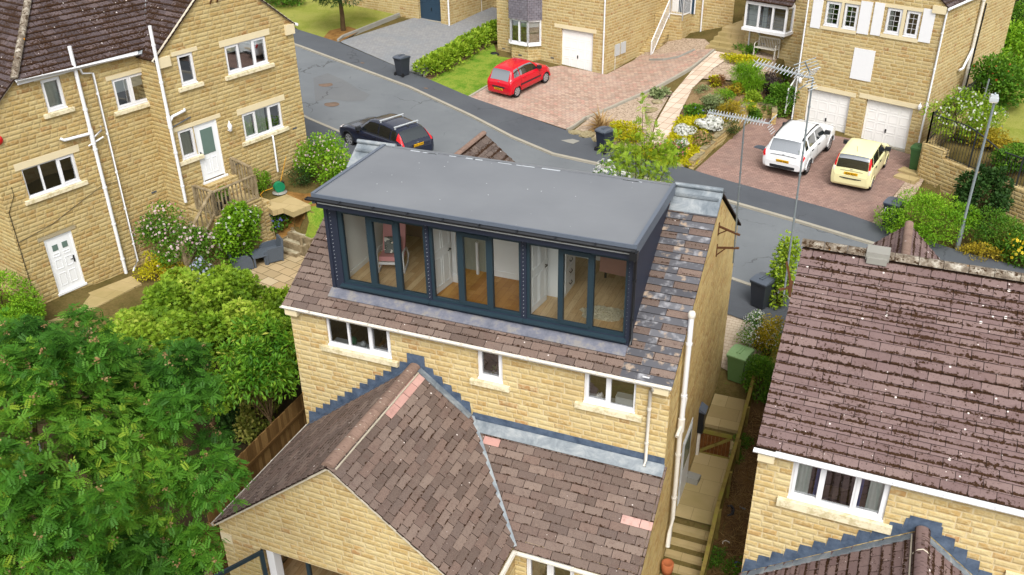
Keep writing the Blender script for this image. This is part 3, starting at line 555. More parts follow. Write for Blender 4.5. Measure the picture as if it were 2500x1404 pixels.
def window(root, u0, u1, z0, z1, y=0., cuts=(), M_=None, fr='white', lintel=True, sill=True, opens=(), leaded=False, glass='glass', dec=None, name='window', out=0., lintel_h=.15, sill_h=.15):
    b = MB(M_); w = .055; yf, yb = y+.045-out, y+.105-out
    b.box(u0, u1, yf, yb, z0, z0+w); b.box(u0, u1, yf, yb, z1-w, z1); b.box(u0, u0+w, yf, yb, z0+w, z1-w); b.box(u1-w, u1, yf, yb, z0+w, z1-w)
    xs = [u0]+[u0+(u1-u0)*c for c in cuts]+[u1]
    for c in xs[1:-1]: b.box(c-.03, c+.03, yf, yb, z0+w, z1-w)
    g = MB(M_)
    for i in range(len(xs)-1):
        a = xs[i]+(w if i == 0 else .03); e = xs[i+1]-(w if i == len(xs)-2 else .03)
        if i in opens:                       # opening casement: a second frame proud of the first
            s = .05; y2 = yf-.018
            b.box(a-.012, e+.012, y2, yf+.03, z0+w-.012, z0+w+s); b.box(a-.012, e+.012, y2, yf+.03, z1-w-s, z1-w+.012); b.box(a-.012, a+s, y2, yf+.03, z0+w+s, z1-w-s); b.box(e-s, e+.012, y2, yf+.03, z0+w+s, z1-w-s)
            a += s; e -= s; za, zb = z0+w+s, z1-w-s
        else: za, zb = z0+w, z1-w
        g.face([(a, y+.08-out, za), (e, y+.08-out, za), (e, y+.08-out, zb), (a, y+.08-out, zb)])
        if leaded:
            n = 4
            for k in range(1, n): zz = za+(zb-za)*k/n; b.box(a, e, y+.07-out, y+.078-out, zz-.006, zz+.006)
            b.box((a+e)/2-.006, (a+e)/2+.006, y+.0702-out, y+.0778-out, za, zb)
    b.box(u0-.01, u1+.01, y-.012-out, yf, z0-.03, z0+.012)
    o = b.build(name, M[fr], root); g.build('pane', M[glass], o)
    if sill: s = MB(M_).prism([(u0-.19, y+.1, z0-.03), (u0-.19, y-.09, z0-.05), (u0-.19, y-.09, z0-.03-sill_h), (u0-.19, y+.1, z0-.03-sill_h)][::-1], (0, 0, 0), (u1-u0+.38, 0, 0)); bevel(s.build('sill', M['sill'], o), .008)
    if lintel: bevel(MB(M_).box(u0-.2, u1+.22, y-.014, y+.1, z1+.002, z1+lintel_h).build('lintel', M['lintel'], o), .008)
    if dec:
        for kind, i, fr_ in dec:
            a, e = xs[i]+.03, xs[i+1]-.03
            if kind == 'blind':
                MB(M_).box(a, e, y+.11, y+.12, z1-.04-(z1-z0)*fr_, z1-.03).build('blind', M['blind'], o)
            else:
                c = MB(M_); c.smooth = True; wd = (e-a)*abs(fr_); aa = a if fr_ > 0 else e-wd; n = 14
                for k in range(n):
                    xk = [aa+wd*k/n, aa+wd*(k+1)/n]; yk = [y+.15+.022*math.sin(k*1.9), y+.15+.022*math.sin((k+1)*1.9)]
                    c.face([(xk[0], yk[0], z0+.03), (xk[1], yk[1], z0+.03), (xk[1], yk[1], z1-.02), (xk[0], yk[0], z1-.02)])
                c.build('curtain', M[kind], o)
    return o
def gutter(root, a, b, mat='offwhite', r=.055, name='gutter'):
    a = Vector(a); b = Vector(b); g = MB(); d = (b-a).normalized(); x = d.cross(Vector((0, 0, 1))).normalized(); n = 7
    for rr, fl in ((r, 1), (r-.012, -1)):
        A_ = [x*math.cos(math.pi+math.pi*k/n)*rr+Vector((0, 0, 1))*math.sin(math.pi+math.pi*k/n)*rr for k in range(n+1)]
        g.smooth = True
        for k in range(n):
            q = [a+A_[k], a+A_[k+1], b+A_[k+1], b+A_[k]]; g.face(q if fl > 0 else q[::-1])
        g.smooth = False
    for s in (-1, 1): g.beam(a+x*s*(r-.006)+Vector((0, 0, -.004)), b+x*s*(r-.006)+Vector((0, 0, -.004)), .014, .012)
    for e in (a, b): g.face([e+x*math.cos(math.pi+math.pi*k/n)*r+Vector((0, 0, math.sin(math.pi+math.pi*k/n)*r)) for k in range(n+1)])
    L = (b-a).length
    for i in range(1, int(L/.9)+1):
        p = a+d*(L*i/(int(L/.9)+1)); g.beam(p-x*(r+.012), p+x*(r+.012), .03, .012)
    return g.build(name, M[mat], root)
def pipe(root, path, r=.04, mat='offwhite', name='downpipe', brackets=True):
    g = MB().tube(path, r, 10)
    for a, b in zip(path[:-1], path[1:]):
        a = Vector(a); b = Vector(b); L = (b-a).length
        if brackets and L > .8:
            for k in range(int(L/1.6)+1):
                p = a+(b-a)*((k+.5)/(int(L/1.6)+1)); g.tube([p-(b-a).normalized()*.03, p+(b-a).normalized()*.03], r*1.25, 10)
    return g.build(name, M[mat], root)
def panel_door(mb, u0, u1, z0, z1, y, panels, depth=.012):
    mb.box(u0, u1, y, y+.05, z0, z1)
    for (a, b, c, d) in panels:
        p0, p1, q0, q1 = u0+(u1-u0)*a, u0+(u1-u0)*b, z0+(z1-z0)*c, z0+(z1-z0)*d
        e = .022
        for r_ in ((p0, p1, q0, q0+e), (p0, p1, q1-e, q1), (p0, p0+e, q0+e, q1-e), (p1-e, p1, q0+e, q1-e)): mb.box(r_[0], r_[1], y-depth, y-.0005, r_[2], r_[3])
def airbrick(root, u, z, y=0., M_=None): MB(M_).box(u-.11, u+.11, y-.008, y+.02, z-.035, z+.035).build('air_brick', M['asphalt_dark'], root)
def flash_steps(root, pts, y, name='stepped_flashing', M_=None, w=.2, up=.14):
    # stepped leadwork along a sloping roof line on the wall plane (points (u,z) low to high)
    m = MB(M_)
    (u0, z0), (u1, z1) = pts; n = max(2, int(abs(u1-u0)/w)); du = (u1-u0)/n; dz = (z1-z0)/n
    for i in range(n):
        a, b = u0+du*i, u0+du*(i+1); za, zb = z0+dz*i, z0+dz*(i+1); jj = random.uniform(-.01, .01)
        yo = y-.012-(i % 2)*.003
        m.prism([(a-du*.06, yo, za-.05), (b, yo, zb-.05), (b, yo, zb+up+jj), (a+du*.12, yo, zb+up-.012+jj)], (0, 0, 0), (0, .01, 0))
    return m.build(name, M['lead_dark'], root)
def apron_strip(root, a, b, n, width, name='lead_flashing', mat='lead', lap=.33, thick=.012):
    # a run of lead lying on a roof beside a wall: from a to b, spreading by vector n*width
    a = Vector(a); b = Vector(b); n = Vector(n).normalized(); m = MB(); L = (b-a).length; k = max(1, int(L/lap)); up = (b-a).cross(n).normalized()
    if up.z < 0: up = -up
    for i in range(k):
        p, q = a+(b-a)*(i/k), a+(b-a)*((i+1)/k); p = p-(b-a)/L*.008; h = .004*(i % 2)
        c = [p+up*(.02+h), q+up*(.02+h), q+n*width+up*(.03+h), p+n*width+up*(.03+h)]
        m.face(c); m.face([c[3], c[2], c[2]-up*.03, c[3]-up*.03]); m.face([c[0], c[3], c[3]-up*.03, c[0]-up*.03]); m.face([c[2], c[1], c[1]-up*.03, c[2]-up*.03])
    return m.build(name, M[mat], root)

# ------------------------------------------------------------------ the house in the middle
H = thing('stone_house', 'sandstone house in the middle with a wide flat-roofed dormer of dark glazed doors', 'house')
K = .641; CS, SN = math.cos(math.atan(K)), math.sin(math.atan(K)); XL = -9.85
b = MB(); b.holed([(XL, -1.2), (0, -1.2), (0, 5.97), (XL, 5.97)], [(-8.8, -6.97, 4.93, 6.0-.04), (-4.63, -3.99, 4.93, 5.96), (-1.98, -.77, 4.93, 5.96)], 0, .12)
b.face([(XL, 8.2, 5.9), (0, 8.2, 5.9), (0, 8.2, -.5), (XL, 8.2, -.5)])
b.face([(XL, 0, -1.2), (XL, 0, 5.97), (XL, 4.2, 8.64), (XL, 8.2, 6.05), (XL, 8.2, -1.2)]); b.build('wall', M['stone'], H)
b = MB(); b.face([(0, 0, -1.2), (0, 8.2, -1.2), (0, 8.2, 6.05), (0, 4.2, 8.64), (0, 0, 5.97)]); b.build('gable_wall', M['stone_gable'], H)
def band(x0, x1, y0, y1): return [(x0, (y0+.14)/CS), (x1, (y0+.14)/CS), (x1, (y1+.14)/CS), (x0, (y1+.14)/CS)]
o0 = (0, -.14, 6-.14*K); W0 = (0, CS, SN)
b = MB(); tiles(b, o0, (1, 0, 0), W0, band(-9.95, -1.12, -.14, .5)); tiles(b, o0, (1, 0, 0), W0, band(-9.95, -8.76, .5, 3.62), kind=lambda r, k, u, v, g: 1 if (v > 3.9 and g.random() < .6) else 0)
def tiles_strip():
    vs0, vs1 = 0, (3.78+.14)/CS; n = int(vs1/.185)+1
    for r in range(n):
        xb = (-.74 if r % 2 == 0 else -.5)+random.uniform(-.03, .03); va, vb = r*.185, min((r+1)*.185, vs1)
        for i, (x0, x1) in enumerate(((-1.12, xb), (xb, .05))):
            br = (i == r % 2) and random.random() < .93 and r > 0
            tiles(b, o0, (1, 0, 0), W0, [(x0, va), (x1, va), (x1, vb), (x0, vb)], 9, .185, .024, kind=lambda *a: 2 if (r == n-1 and i == 0) else (0 if br else 1), shift=-5)
def strip_kind(r, k, u, v, g): return 2 if (v > 4.2 and u < -.9) else (1 if (k+r//2+(r % 3 == 0)) % 2 == 0 or g.random() < .12 else 0)
tiles_strip()
tiles(b, (-9.95, 8.55, 8.72-(8.55-4.23)*K), (-1, 0, 0), (0, -CS, SN), [(-10, 0), (0, 0), (0, 4.32/CS), (-10, 4.32/CS)])
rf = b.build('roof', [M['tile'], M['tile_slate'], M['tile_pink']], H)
ro = lambda x, y, h=0.: Vector((x, y, 6+K*y))+Vector((0, -SN, CS))*h
for xa, xb, y0 in ((-9.97, -8.78, 3.5), (-1.1, .06, 3.62)):      # lead saddles over the two ends of the ridge
    b = MB(); b.face([ro(xa, y0, .045), ro(xb, y0, .045), ro(xb, 4.23, .06), ro(xa, 4.23, .06)]); b.face([ro(xa, 4.23, .06), ro(xb, 4.23, .06), (xb, 4.6, 8.56), (xa, 4.6, 8.56)])
    b.face([ro(xa, y0, .0), ro(xb, y0, .0), ro(xb, y0, .045), ro(xa, y0, .045)]); b.face([ro(xb, y0, -.04), ro(xb, 4.23, -.04), ro(xb, 4.23, .06), ro(xb, y0, .045)])
    b.beam(ro(xa+.05, 4.0, .075), ro(xb-.05, 4.0, .075), .1, .05); b.tube([ro(xa, 4.23, .09), ro(xb, 4.23, .09)], .06, 10); b.build('ridge_flashing', M['lead'], rf)
apron_strip(H, ro(-8.8, .5, .02), ro(-1.13, .5, .02), (0, -CS, -SN), .28, 'apron_flashing', 'lead_apron', 1.5)
b = MB()
for i in range(24):                                            # ragged mortar under the verge tiles
    y = -.1+4.25*i/24; b.box(.001, .032, y, y+.165, 5.97+K*y-.06, 5.97+K*y-.02+.02*random.random())
b.build('verge_mortar', M['cement'], H)
gutter(H, (-9.95, -.2, 5.93), (.05, -.2, 5.93)); b = MB().box(XL, 0, -.135, -.11, 5.8, 5.93); b.build('fascia', M['offwhite'], H)
for x0 in (XL, -.36): bevel(MB().box(x0, x0+.35, -.2, .0, 5.7, 5.86).build('corbel', M['lintel'], H), .01)
pipe(H, [(-.36, -.2, 5.9), (-.36, -.19, 5.78), (-.43, -.07, 5.66), (-.43, -.07, 3.72), (-.43, -.16, 3.6)], .04)
MB().box(-.63, -.48, -.07, .0, 5.86, 5.99).build('junction_box', M['white'], H)
window(H, -8.8, -6.97, 4.93, 5.96, 0, (.335, .665), opens=(2,), lintel=False)
window(H, -4.63, -3.99, 4.93, 5.96, 0, (), opens=(0,), lintel=False); window(H, -1.98, -.77, 4.93, 5.96, 0, (.49,), opens=(0,), lintel=False)
# things standing on the window boards, seen through the glass
for x0, x1 in ((-8.75, -7.0), (-4.6, -4.02), (-1.95, -.8)): MB().box(x0, x1, .12, .33, 4.9, 4.95).build('window_board', M['white'], H)
# ---- dormer
DX0, DX1, DY, DB, DT = -8.76, -1.13, .5, 6.3, 8.76
DW = [(-8.45, -6.1), (-6.0, -3.7), (-3.57, -1.23)]; DZ0, DZ1 = 6.52, 8.51
b = MB(); b.holed([(DX0, DB), (DX1, DB), (DX1, DT), (DX0, DT)], [(a, c, DZ0, DZ1) for a, c in DW], DY, .16)
for z in np.arange(6.36, 8.75, .15):                            # shadow-lapped boards on both cheeks
    y1 = (z+.15-6)/K-.0
    for x, s in ((DX1, 1), (DX0, -1)):
        ye = min(y1, 4.2); b.face([(x+s*.018, DY, z), (x+s*.018, ye, z), (x+s*.004, ye, z+.148), (x+s*.004, DY, z+.148)][::s]); b.face([(x, DY, z), (x, ye, z), (x+s*.018, ye, z), (x+s*.018, DY, z)][::s])
for x in (DX0, DX1): b.face([(x, DY, DB), (x, 4.25, 8.72), (x, DY, DT)])
b.box(DX0-.02, DX0+.07, DY-.03, DY+.0, DB, DT); b.box(DX1-.07, DX1+.02, DY-.03, DY+.0, DB, DT)
dm = b.build('dormer', M['navy'], H)
for x in (DX0+.14, -6.05, -3.635, DX1-.06):
    b = MB()
    for z in np.arange(6.6, 8.6, .1): b.box(x-.005, x+.005, DY-.033, DY-.0005, z, z+.005)
    b.build('rivet', M['alu'], dm)
b = MB(); g = MB(); s_ = MB()
PN = [[(-8.33, -7.67), (-7.5, -6.96), (-6.8, -6.16)], [(-5.93, -5.29), (-5.14, -4.56), (-4.41, -3.76)], [(-3.5, -2.82), (-2.7, -2.13), (-1.99, -1.28)]]
for (a, c), ps in zip(DW, PN):
    y0, y1 = DY+.03, DY+.12
    b.box(a, c, y0, y1, DZ0, DZ0+.08); b.box(a, c, y0, y1, DZ1-.08, DZ1); xs = [a]+[v for p in ps for v in p]+[c]
    for i in range(0, len(xs), 2): b.box(xs[i], xs[i+1], y0+(.001 if i in (0, 6) else -.012), y1+.001, DZ0+.08, DZ1-.08)
    p = ps[1]; b.box(p[0]-.05, p[1]+.05, y0-.024, y0-.0005, DZ0+.05, DZ0+.15); b.box(p[0]-.05, p[1]+.05, y0-.024, y0-.0005, DZ1-.15, DZ1-.05)
    for q in ps: g.face([(q[0], DY+.08, DZ0+.08), (q[1], DY+.08, DZ0+.08), (q[1], DY+.08, DZ1-.08), (q[0], DY+.08, DZ1-.08)])
    s_.prism([(a-.06, DY+.03, DZ0-.001), (a-.06, DY-.11, DZ0-.035), (a-.06, DY-.11, DZ0-.07), (a-.06, DY+.03, DZ0-.07)][::-1], (0, 0, 0), (c-a+.12, 0, 0))
b.build('door_frame', M['anthracite'], dm); g.build('glass_door', M['glass_clear'], dm); s_.build('threshold', M['anthracite'], dm)
b = MB(); b.box(-8.82, -1.02, .2, 3.6, 8.84, 9.0); b.face([(-8.82, 3.6, 8.997), (-1.02, 3.6, 8.997), (-1.02, 4.4, 8.70), (-8.82, 4.4, 8.70)])
b.cur = 1; b.box(-8.86, -8.775, .17, 3.65, 8.76, 9.03); b.box(-1.065, -.98, .17, 3.65, 8.76, 9.03); b.box(-8.775, -1.065, .165, .2, 8.88, 9.015)
b.cur = 2; b.beam((-8.7, 3.58, 9.01), (-1.1, 3.58, 9.01), .05, .02)
b.cur = 3
for i in range(12): x = -8+6.5*random.random(); b.box(x, x+random.uniform(.1, .5), 3.5, 3.5+random.uniform(.03, .09), 9.0005, 9.0015)
b.build('flat_roof', [M['membrane'], plain('grey_edge_trim', A(96, 104, 116), .5, .3), M['membrane'], M['alu']], dm)
gt = gutter(dm, (-8.95, .085, 8.93), (-.98, .085, 8.93), 'black', .07); MB().box(-8.76, -1.08, .185, .21, 8.66, 8.88).build('fascia', M['navy'], dm); MB().box(-8.72, -1.12, .178, .1849, 8.775, 8.815).build('soffit_strip', M['alu'], dm)
MB().box(-8.76, -1.13, .21, .5, 8.757, 8.80).build('soffit', M['navy'], dm)
pipe(dm, [(-1.03, .1, 8.9), (-1.03, .2, 8.75), (-1.05, .4, 8.55), (-1.05, .4, 6.62), (-1.03, .3, 6.5)], .034, 'black'); MB().box(-1.1, -.94, .02, .18, 8.72, 8.9).build('hopper', M['black'], dm)
# ---- rooms behind the glass
b = MB(); b.box(-8.66, -6.08, .62, 4.3, 6.44, 6.5); b.box(-3.6, -1.2, .62, 4.3, 6.44, 6.5); b.cur = 1; b.box(-6.08, -3.6, .62, 4.3, 6.44, 6.5); b.build('room_floor', [M['floor'], M['floor_gold']], H)
b = MB(); b.box(-8.7, -8.5, .66, 4.2, 6.5, 8.7); b.box(-6.14, -6.06, .64, 3.9, 6.5, 8.7); b.box(-3.66, -3.58, .64, 3.9, 6.5, 8.7); b.box(-1.24, -1.18, .66, 4.2, 6.5, 8.7)
b.face([(-8.6, 3.9, 6.5), (-1.2, 3.9, 6.5), (-1.2, 3.9, 8.7), (-8.6, 3.9, 8.7)]); b.face([(-8.6, .66, 8.7), (-8.6, 3.95, 8.7), (-1.2, 3.95, 8.7), (-1.2, .66, 8.7)])
b.box(-8.5, -8.48, .66, 3.9, 6.5, 6.64); b.build('partition', M['plaster'], H)
b = MB(); b.box(-8.45, -7.6, 3.5, 3.89, 6.5, 8.6); b.build('chimney_breast', tile_mat('exposed_brick', [A(120, 92, 84), A(150, 116, 106), A(134, 100, 92)], 0, .05), H)
P6 = [(.1, .46, .56, .92), (.54, .9, .56, .92), (.1, .46, .08, .46), (.54, .9, .08, .46)]
for x, y0 in ((-6.04, .72), (-3.55, .74)):
    b = MB(Matrix.Translation((x, y0, 0)) @ Matrix.Rotation(R(82), 4, 'Z')); panel_door(b, 0, .78, 6.51, 8.5, -.0, P6); o = b.build('interior_door', M['door_white'], H)
    b = MB(Matrix.Translation((x, y0, 0)) @ Matrix.Rotation(R(82), 4, 'Z')); b.tube([(.7, -.06, 7.5), (.58, -.06, 7.5)], .013, 6); b.tube([(.7, 0, 7.5), (.7, -.06, 7.5)], .013, 6); b.build('handle', M['iron'], o)
b = MB(); b.box(-5.95, -5.83, 1.56, 1.68, 6.5, 8.6); b.box(-5.98, -5.8, 1.53, 1.71, 6.5, 6.72); b.box(-5.55, -5.49, 2.1, 2.16, 6.5, 7.4); b.build('newel_post', M['white'], H)
b = MB(); b.box(-6.05, -5.12, 2.3, 2.36, 6.5, 8.65)
for k in range(5): b.box(-5.98+.18*k, -5.94+.18*k, 2.285, 2.2995, 6.5, 7.5)
b.beam((-6.05, 2.28, 7.35), (-5.12, 2.28, 7.75), .03, .05); b.build('stair_panelling', M['plaster_sage'], H)
b = MB(); b.box(-5.12, -3.66, 2.2, 2.3, 6.5, 8.66); panel_door(b, -4.45, -3.7, 6.52, 8.5, 2.15, P6); b.box(-5.1, -4.47, 2.185, 2.1995, 6.5, 6.66); b.build('cupboard', M['door_white'], H)
b = MB(); b.box(-5.95, -5.3, 2.0, 2.28, 6.5, 6.502); b.build('stair_tread', M['floor_gold'], H)

# ---- rear extension: a gable towards the camera and a lean-to
EX, EZ, EK = -6.29, 4.9, .797; ec, es = math.cos(math.atan(EK)), math.sin(math.atan(EK)); EYF = -4.0
xl, xr = -9.72, -2.86; ze = EZ-EK*(xr-EX)
b = MB(); b.holed([(xl, -2), (-2.9, -2), (-2.9, 2.12), (EX, EZ-.06), (xl, 2.12)], [(-8.62, -3.4, -1.2, 1.66)], EYF, .3)
b.face([(xl, EYF, -2), (xl, EYF, 2.14), (xl, 0, 2.14), (xl, 0, -2)]); b.face([(-2.9, EYF, -2), (-2.9, -2.05, -2), (-2.9, -2.05, 2.1), (-2.9, EYF, 2.1)])
b.build('extension_wall', M['stone'], H)
b = MB(); b.holed([(-2.9, -2), (0, -2), (0, 2.2), (-2.9, 2.2)], [(-2.62, -1.45, .6, 1.9)], -2.05, .12); b.build('lean_to_wall', M['stone'], H)
b = MB(); b.face([(0, -2.05, -2), (0, 0, -2), (0, 0, 3.66), (0, -2.05, 2.2)]); b.build('lean_to_side', M['stone_gable'], H)
window(H, -2.62, -1.45, .6, 1.9, -2.05, (.5,), lintel=False, opens=(0, 1))
yb_ = EYF-.1; Lg = -yb_; top = 3.6/ec
b = MB()
# right slope of the gable: u along +y from the front verge, v up the slope; cut by the valley on the back
oR = Vector((xr+.0, yb_, ze)); WR = Vector((-ec, 0, es)); hR = (xr-EX)/ec
vy = lambda y: 3.62+.71*y                                       # lean-to plane z(y)
uvl = yb_*-1-2.2                                                # u where the valley leaves the eaves (y=-2.2)
vtop = (xr-(-4.86))/ec
def kR(r, k, u, v, g):
    return 1 if (hR-v < .52 and u > 2.1 and g.random() < .75) else 0
tiles(b, oR, (0, 1, 0), WR, [(0, 0), (uvl, 0), (Lg, vtop), (Lg, hR), (0, hR)], .44, .2, kind=kR)
oL = Vector((xl-.06, 0, EZ-EK*(EX-xl+.06))); WL = Vector((ec, 0, es)); hL = (EX-xl+.06)/ec
tiles(b, oL, (0, -1, 0), WL, [(0, 0), (Lg, 0), (Lg, hL), (0, hL)], .44, .2)
lk = .71; lc, ls = math.cos(math.atan(lk)), math.sin(math.atan(lk)); oS = Vector((.05, -2.22, 3.62-lk*2.22)); hS = 2.2/lc
tiles(b, oS+Vector((-2.9, 0, 0)), (1, 0, 0), (0, lc, ls), [(0, 0), (2.92, 0), (2.92, hS), (-1.93, hS)], .44, .2, kind=lambda r, k, u, v, g: 1 if (r, k) in ((11, -4), (6, 5), (6, 6)) else 0)
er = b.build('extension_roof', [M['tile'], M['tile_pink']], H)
b = MB(); ridge(b, (EX, yb_+.02, EZ+.0), (EX, -.08, EZ+.0), .15, .45, .72); b.build('ridge_tile', M['ridge'], er)
b = MB()
for y in np.arange(-3.6, -.2, .45): b.tube([(EX-.15, y, EZ-.02), (EX-.1, y, EZ+.075), (EX, y, EZ+.107), (EX+.1, y, EZ+.075), (EX+.15, y, EZ-.02)], .008, 6)
b.beam((EX+.15, yb_+.1, EZ-.085), (EX+.15, -.1, EZ-.085), .03, .03); b.beam((EX-.15, yb_+.1, EZ-.085), (EX-.15, -.1, EZ-.085), .03, .03); b.build('ridge_mortar', M['cement'], er)
# valley, flashings
va, vb = Vector((-4.84, -.02, 3.72)), Vector((-2.84, -2.24, 2.13)); b = MB(); b.beam(va+Vector((0, 0, .02)), vb+Vector((0, 0, .02)), .13, .05); b.build('valley_gutter', M['lead'], er)
apron_strip(H, (-4.8, -.02, 3.66), (.02, -.02, 3.66), (0, -lc, -ls), .3, 'wall_flashing', 'lead', 1.6)
b = MB(); b.prism([(-4.86, -.012, 3.66), (0., -.012, 3.66), (0., -.012, 3.84), (-4.8, -.012, 3.86)], (0, 0, 0), (0, .01, 0)); b.build('upstand_flashing', M['lead_dark'], H)
flash_steps(H, ((-9.75, 2.2), (EX, EZ+.0)), 0., w=.24, up=.2); flash_steps(H, ((-4.85, 3.76), (EX, EZ+.0)), 0., w=.22, up=.2)
b = MB().box(EX-.24, EX+.24, -.02, -.008, EZ-.05, EZ+.3); b.build('flashing_saddle', M['lead_dark'], H)
apron_strip(H, (-9.75, -.02, EZ-EK*(EX+9.75)+.0), (EX-.1, -.02, EZ-.06), (0, -1, 0), .13, 'soaker_flashing', 'lead_dark', .25)
apron_strip(H, (EX+.12, -.02, EZ-.06), (-4.84, -.02, 3.78), (0, -1, 0), .17, 'soaker_flashing', 'lead', .24)
b = MB()                                                         # cement verge under the gable tiles
for s, xe in ((-1, xl-.03), (1, xr-.02)):
    b.beam((EX+s*.02, yb_+.05, EZ-.06), (xe, yb_+.05, EZ-.06-EK*abs(xe-EX)), .1, .05)
b.build('verge_pointing', M['cement'], H)
gutter(H, (xl-.1, yb_, 2.08), (xl-.1, .0, 2.08)); gutter(H, (-2.88, -2.28, 2.02), (.04, -2.28, 2.02)); gutter(H, (-2.8, yb_, 2.08), (-2.8, -2.3, 2.08))
bevel(MB().box(xl-.0, xl+.32, EYF-.02, EYF+.1, 1.5, 1.8).build('kneeler_stone', M['lintel'], H), .01)
# folding glass doors, the first leaf standing open
b = MB(); g = MB(); y = EYF+.12
b.box(-7.46, -7.37, y, y+.08, -.9, 1.66); b.box(-7.37, -3.42, y, y+.08, 1.55, 1.655); b.box(-5.35, -5.25, y, y+.08, -.9, 1.55); b.box(-7.3, -3.4, y, y+.08, -.9, -.8)
g.face([(-7.37, y+.04, -.8), (-5.35, y+.04, -.8), (-5.35, y+.04, 1.55), (-7.37, y+.04, 1.55)]); g.face([(-5.25, y+.04, -.8), (-3.45, y+.04, -.8), (-3.45, y+.04, 1.55), (-5.25, y+.04, 1.55)])
ML = Matrix.Translation((-8.56, EYF+.02, 0)) @ Matrix.Rotation(R(-118), 4, 'Z'); b.M = ML
b.box(0, 1.3, -.03, .03, 1.5, 1.6); b.box(0, .1, -.032, .032, -.9, 1.5); b.box(1.2, 1.3, -.032, .032, -.9, 1.5); b.box(.1, 1.2, -.03, .03, -.9, -.78)
g2 = MB(ML); g2.face([(.1, 0, -.78), (1.2, 0, -.78), (1.2, 0, 1.5), (.1, 0, 1.5)])
fd = b.build('folding_door', M['anthracite'], H); g.build('pane', M['glass_clear'], fd); g2.build('pane', M['glass_clear'], fd)
b = MB(); b.box(-8.5, -8.3, EYF+.06, EYF+.3, -1, 1.6); b.cur = 1; b.face([(-9.6, -3.6, 1.62), (-3, -3.6, 1.62), (-3, -.2, 1.62), (-9.6, -.2, 1.62)][::-1]); b.cur = 2; b.box(-9.6, -3, -3.9, -.1, -1.1, -.95); b.face([(-9.6, -.15, -1), (-3, -.15, -1), (-3, -.15, 1.6), (-9.6, -.15, 1.6)])
b.build('garden_room_lining', [M['white'], M['ceiling'], M['floor']], H)
# ---- gable side: soil and vent pipe, downpipe, side door, meter boxes
pipe(H, [(.12, 1.05, 7.05), (.12, 1.05, 4.2)], .062, 'white', 'vent_pipe'); b = MB(); b.lathe([(.075, 0), (.085, .02), (.085, .1), (.06, .15), (0, .16)], (.12, 1.05, 7.03)); b.build('pipe_cowl', M['offwhite'], H)
pipe(H, [(.12, 1.05, 4.2), (.12, 1.0, 3.9), (.12, 1.08, 1.1), (.12, .9, .75), (.12, .75, .42)], .06, 'offwhite', 'soil_pipe')
b = MB(); b.tube([(.12, 1.05, 4.1), (.12, 1.42, 4.62)], .03, 8); b.tube([(.12, 1.02, 4.06), (.1, .72, 3.95)], .05, 8); b.tube([(.12, 1.05, 4.25), (.12, 1.03, 3.9)], .085, 10); b.build('waste_branch', M['offwhite'], H)
b = MB(); b.box(.0, .03, 2.38, 3.4, .4, 2.45); b.build('side_door', M['door_white'], H); b = MB(); b.box(.03, .035, 2.5, 3.28, 1.5, 2.3); b.build('side_door_pane', M['glass_frost'], H)
b = MB(); b.box(0, .02, 2.3, 2.38, .4, 2.52); b.box(0, .02, 3.4, 3.48, .4, 2.52); b.box(0, .02, 2.38, 3.4, 2.45, 2.52); b.build('door_surround', M['alu'], H)
b = MB(); b.box(0, .16, 4.5, 4.78, 1.25, 2.0); b.cur = 1; b.prism([(0, 4.45, 2.12), (.2, 4.45, 2.0), (.2, 4.45, 1.97), (0, 4.45, 2.0)], (0, 0, 0), (0, .38, 0)); b.cur = 2; b.box(0.02, .1, 4.55, 4.65, .4, 1.25); b.build('meter_box', [M['black'], M['bin_lid'], M['offwhite']], H)
# ---- porch roof on the street side
b = MB(); pz, px_, py1 = 7.0, -8.98, 10.5
for s, U, W in ((1, (0, 1, 0), (-.78, 0, .62)), (-1, (0, -1, 0), (.78, 0, .62))):
    oo = Vector((px_+s*1.95, 8.0 if s > 0 else py1, pz-1.55)); tiles(b, oo, U, W, [(0, 0), (py1-8, 0), (py1-8, 2.5), (0, 2.5)], .44, .24)
pr = b.build('porch_roof', M['tile_moss'], H); b = MB(); ridge(b, (px_, 7.6, pz+.02), (px_, py1, pz+.02), .1); b.build('porch_ridge', M['ridge'], pr)
b = MB(); b.holed([(px_-1.6, 1.6), (px_+1.6, 1.6), (px_+1.6, 5.6), (px_, 6.9), (px_-1.6, 5.6)], [], py1-.1); b.face([(px_+1.6, py1-.1, 1.6), (px_+1.6, py1-.1, 5.6), (px_+1.6, 8.2, 5.6), (px_+1.6, 8.2, 1.6)]); b.face([(px_-1.6, py1-.1, 1.6), (px_-1.6, py1-.1, 5.6), (px_-1.6, 8.2, 5.6), (px_-1.6, 8.2, 1.6)]); b.build('porch_wall', M['stone'], H)
# ------------------------------------------------------------------ the tall house with the steps, on the far side of the patio
def roof_plane(b, o, U, W, poly, tw=.46, th=.23, **k): tiles(b, o, U, W, poly, tw, th, **k)
L = thing('stone_house', 'tall sandstone house with white soil pipes, a wooden stair landing and a dark mossy roof', 'house', (-22.2, 5, 0), R(76.3))
b = MB(); uL, uR = -2.35, 4.55
b.holed([(uL, 0), (uR, 0), (uR, 9.35), (-.88, 9.35), (uL, 8.15)], [(-.11, .57, 8.03, 9.08), (2.34, 3.68, 7.43, 8.5), (-1.5, .37, 5.43, 6.45), (-1.46, -.43, 1.7, 3.83)], 0, .12)
b.face([(uL, 0, 0), (uL, 0, 8.15), (uL, 9, 8.15), (uL, 9, 0)]); b.build('wall', M['stone_warm'], L)
b = MB(); yo = -.97; ul, ur = 3.55, 9.88; ua = (ul+ur)/2; za = 9.12+.81*(ur-ua)
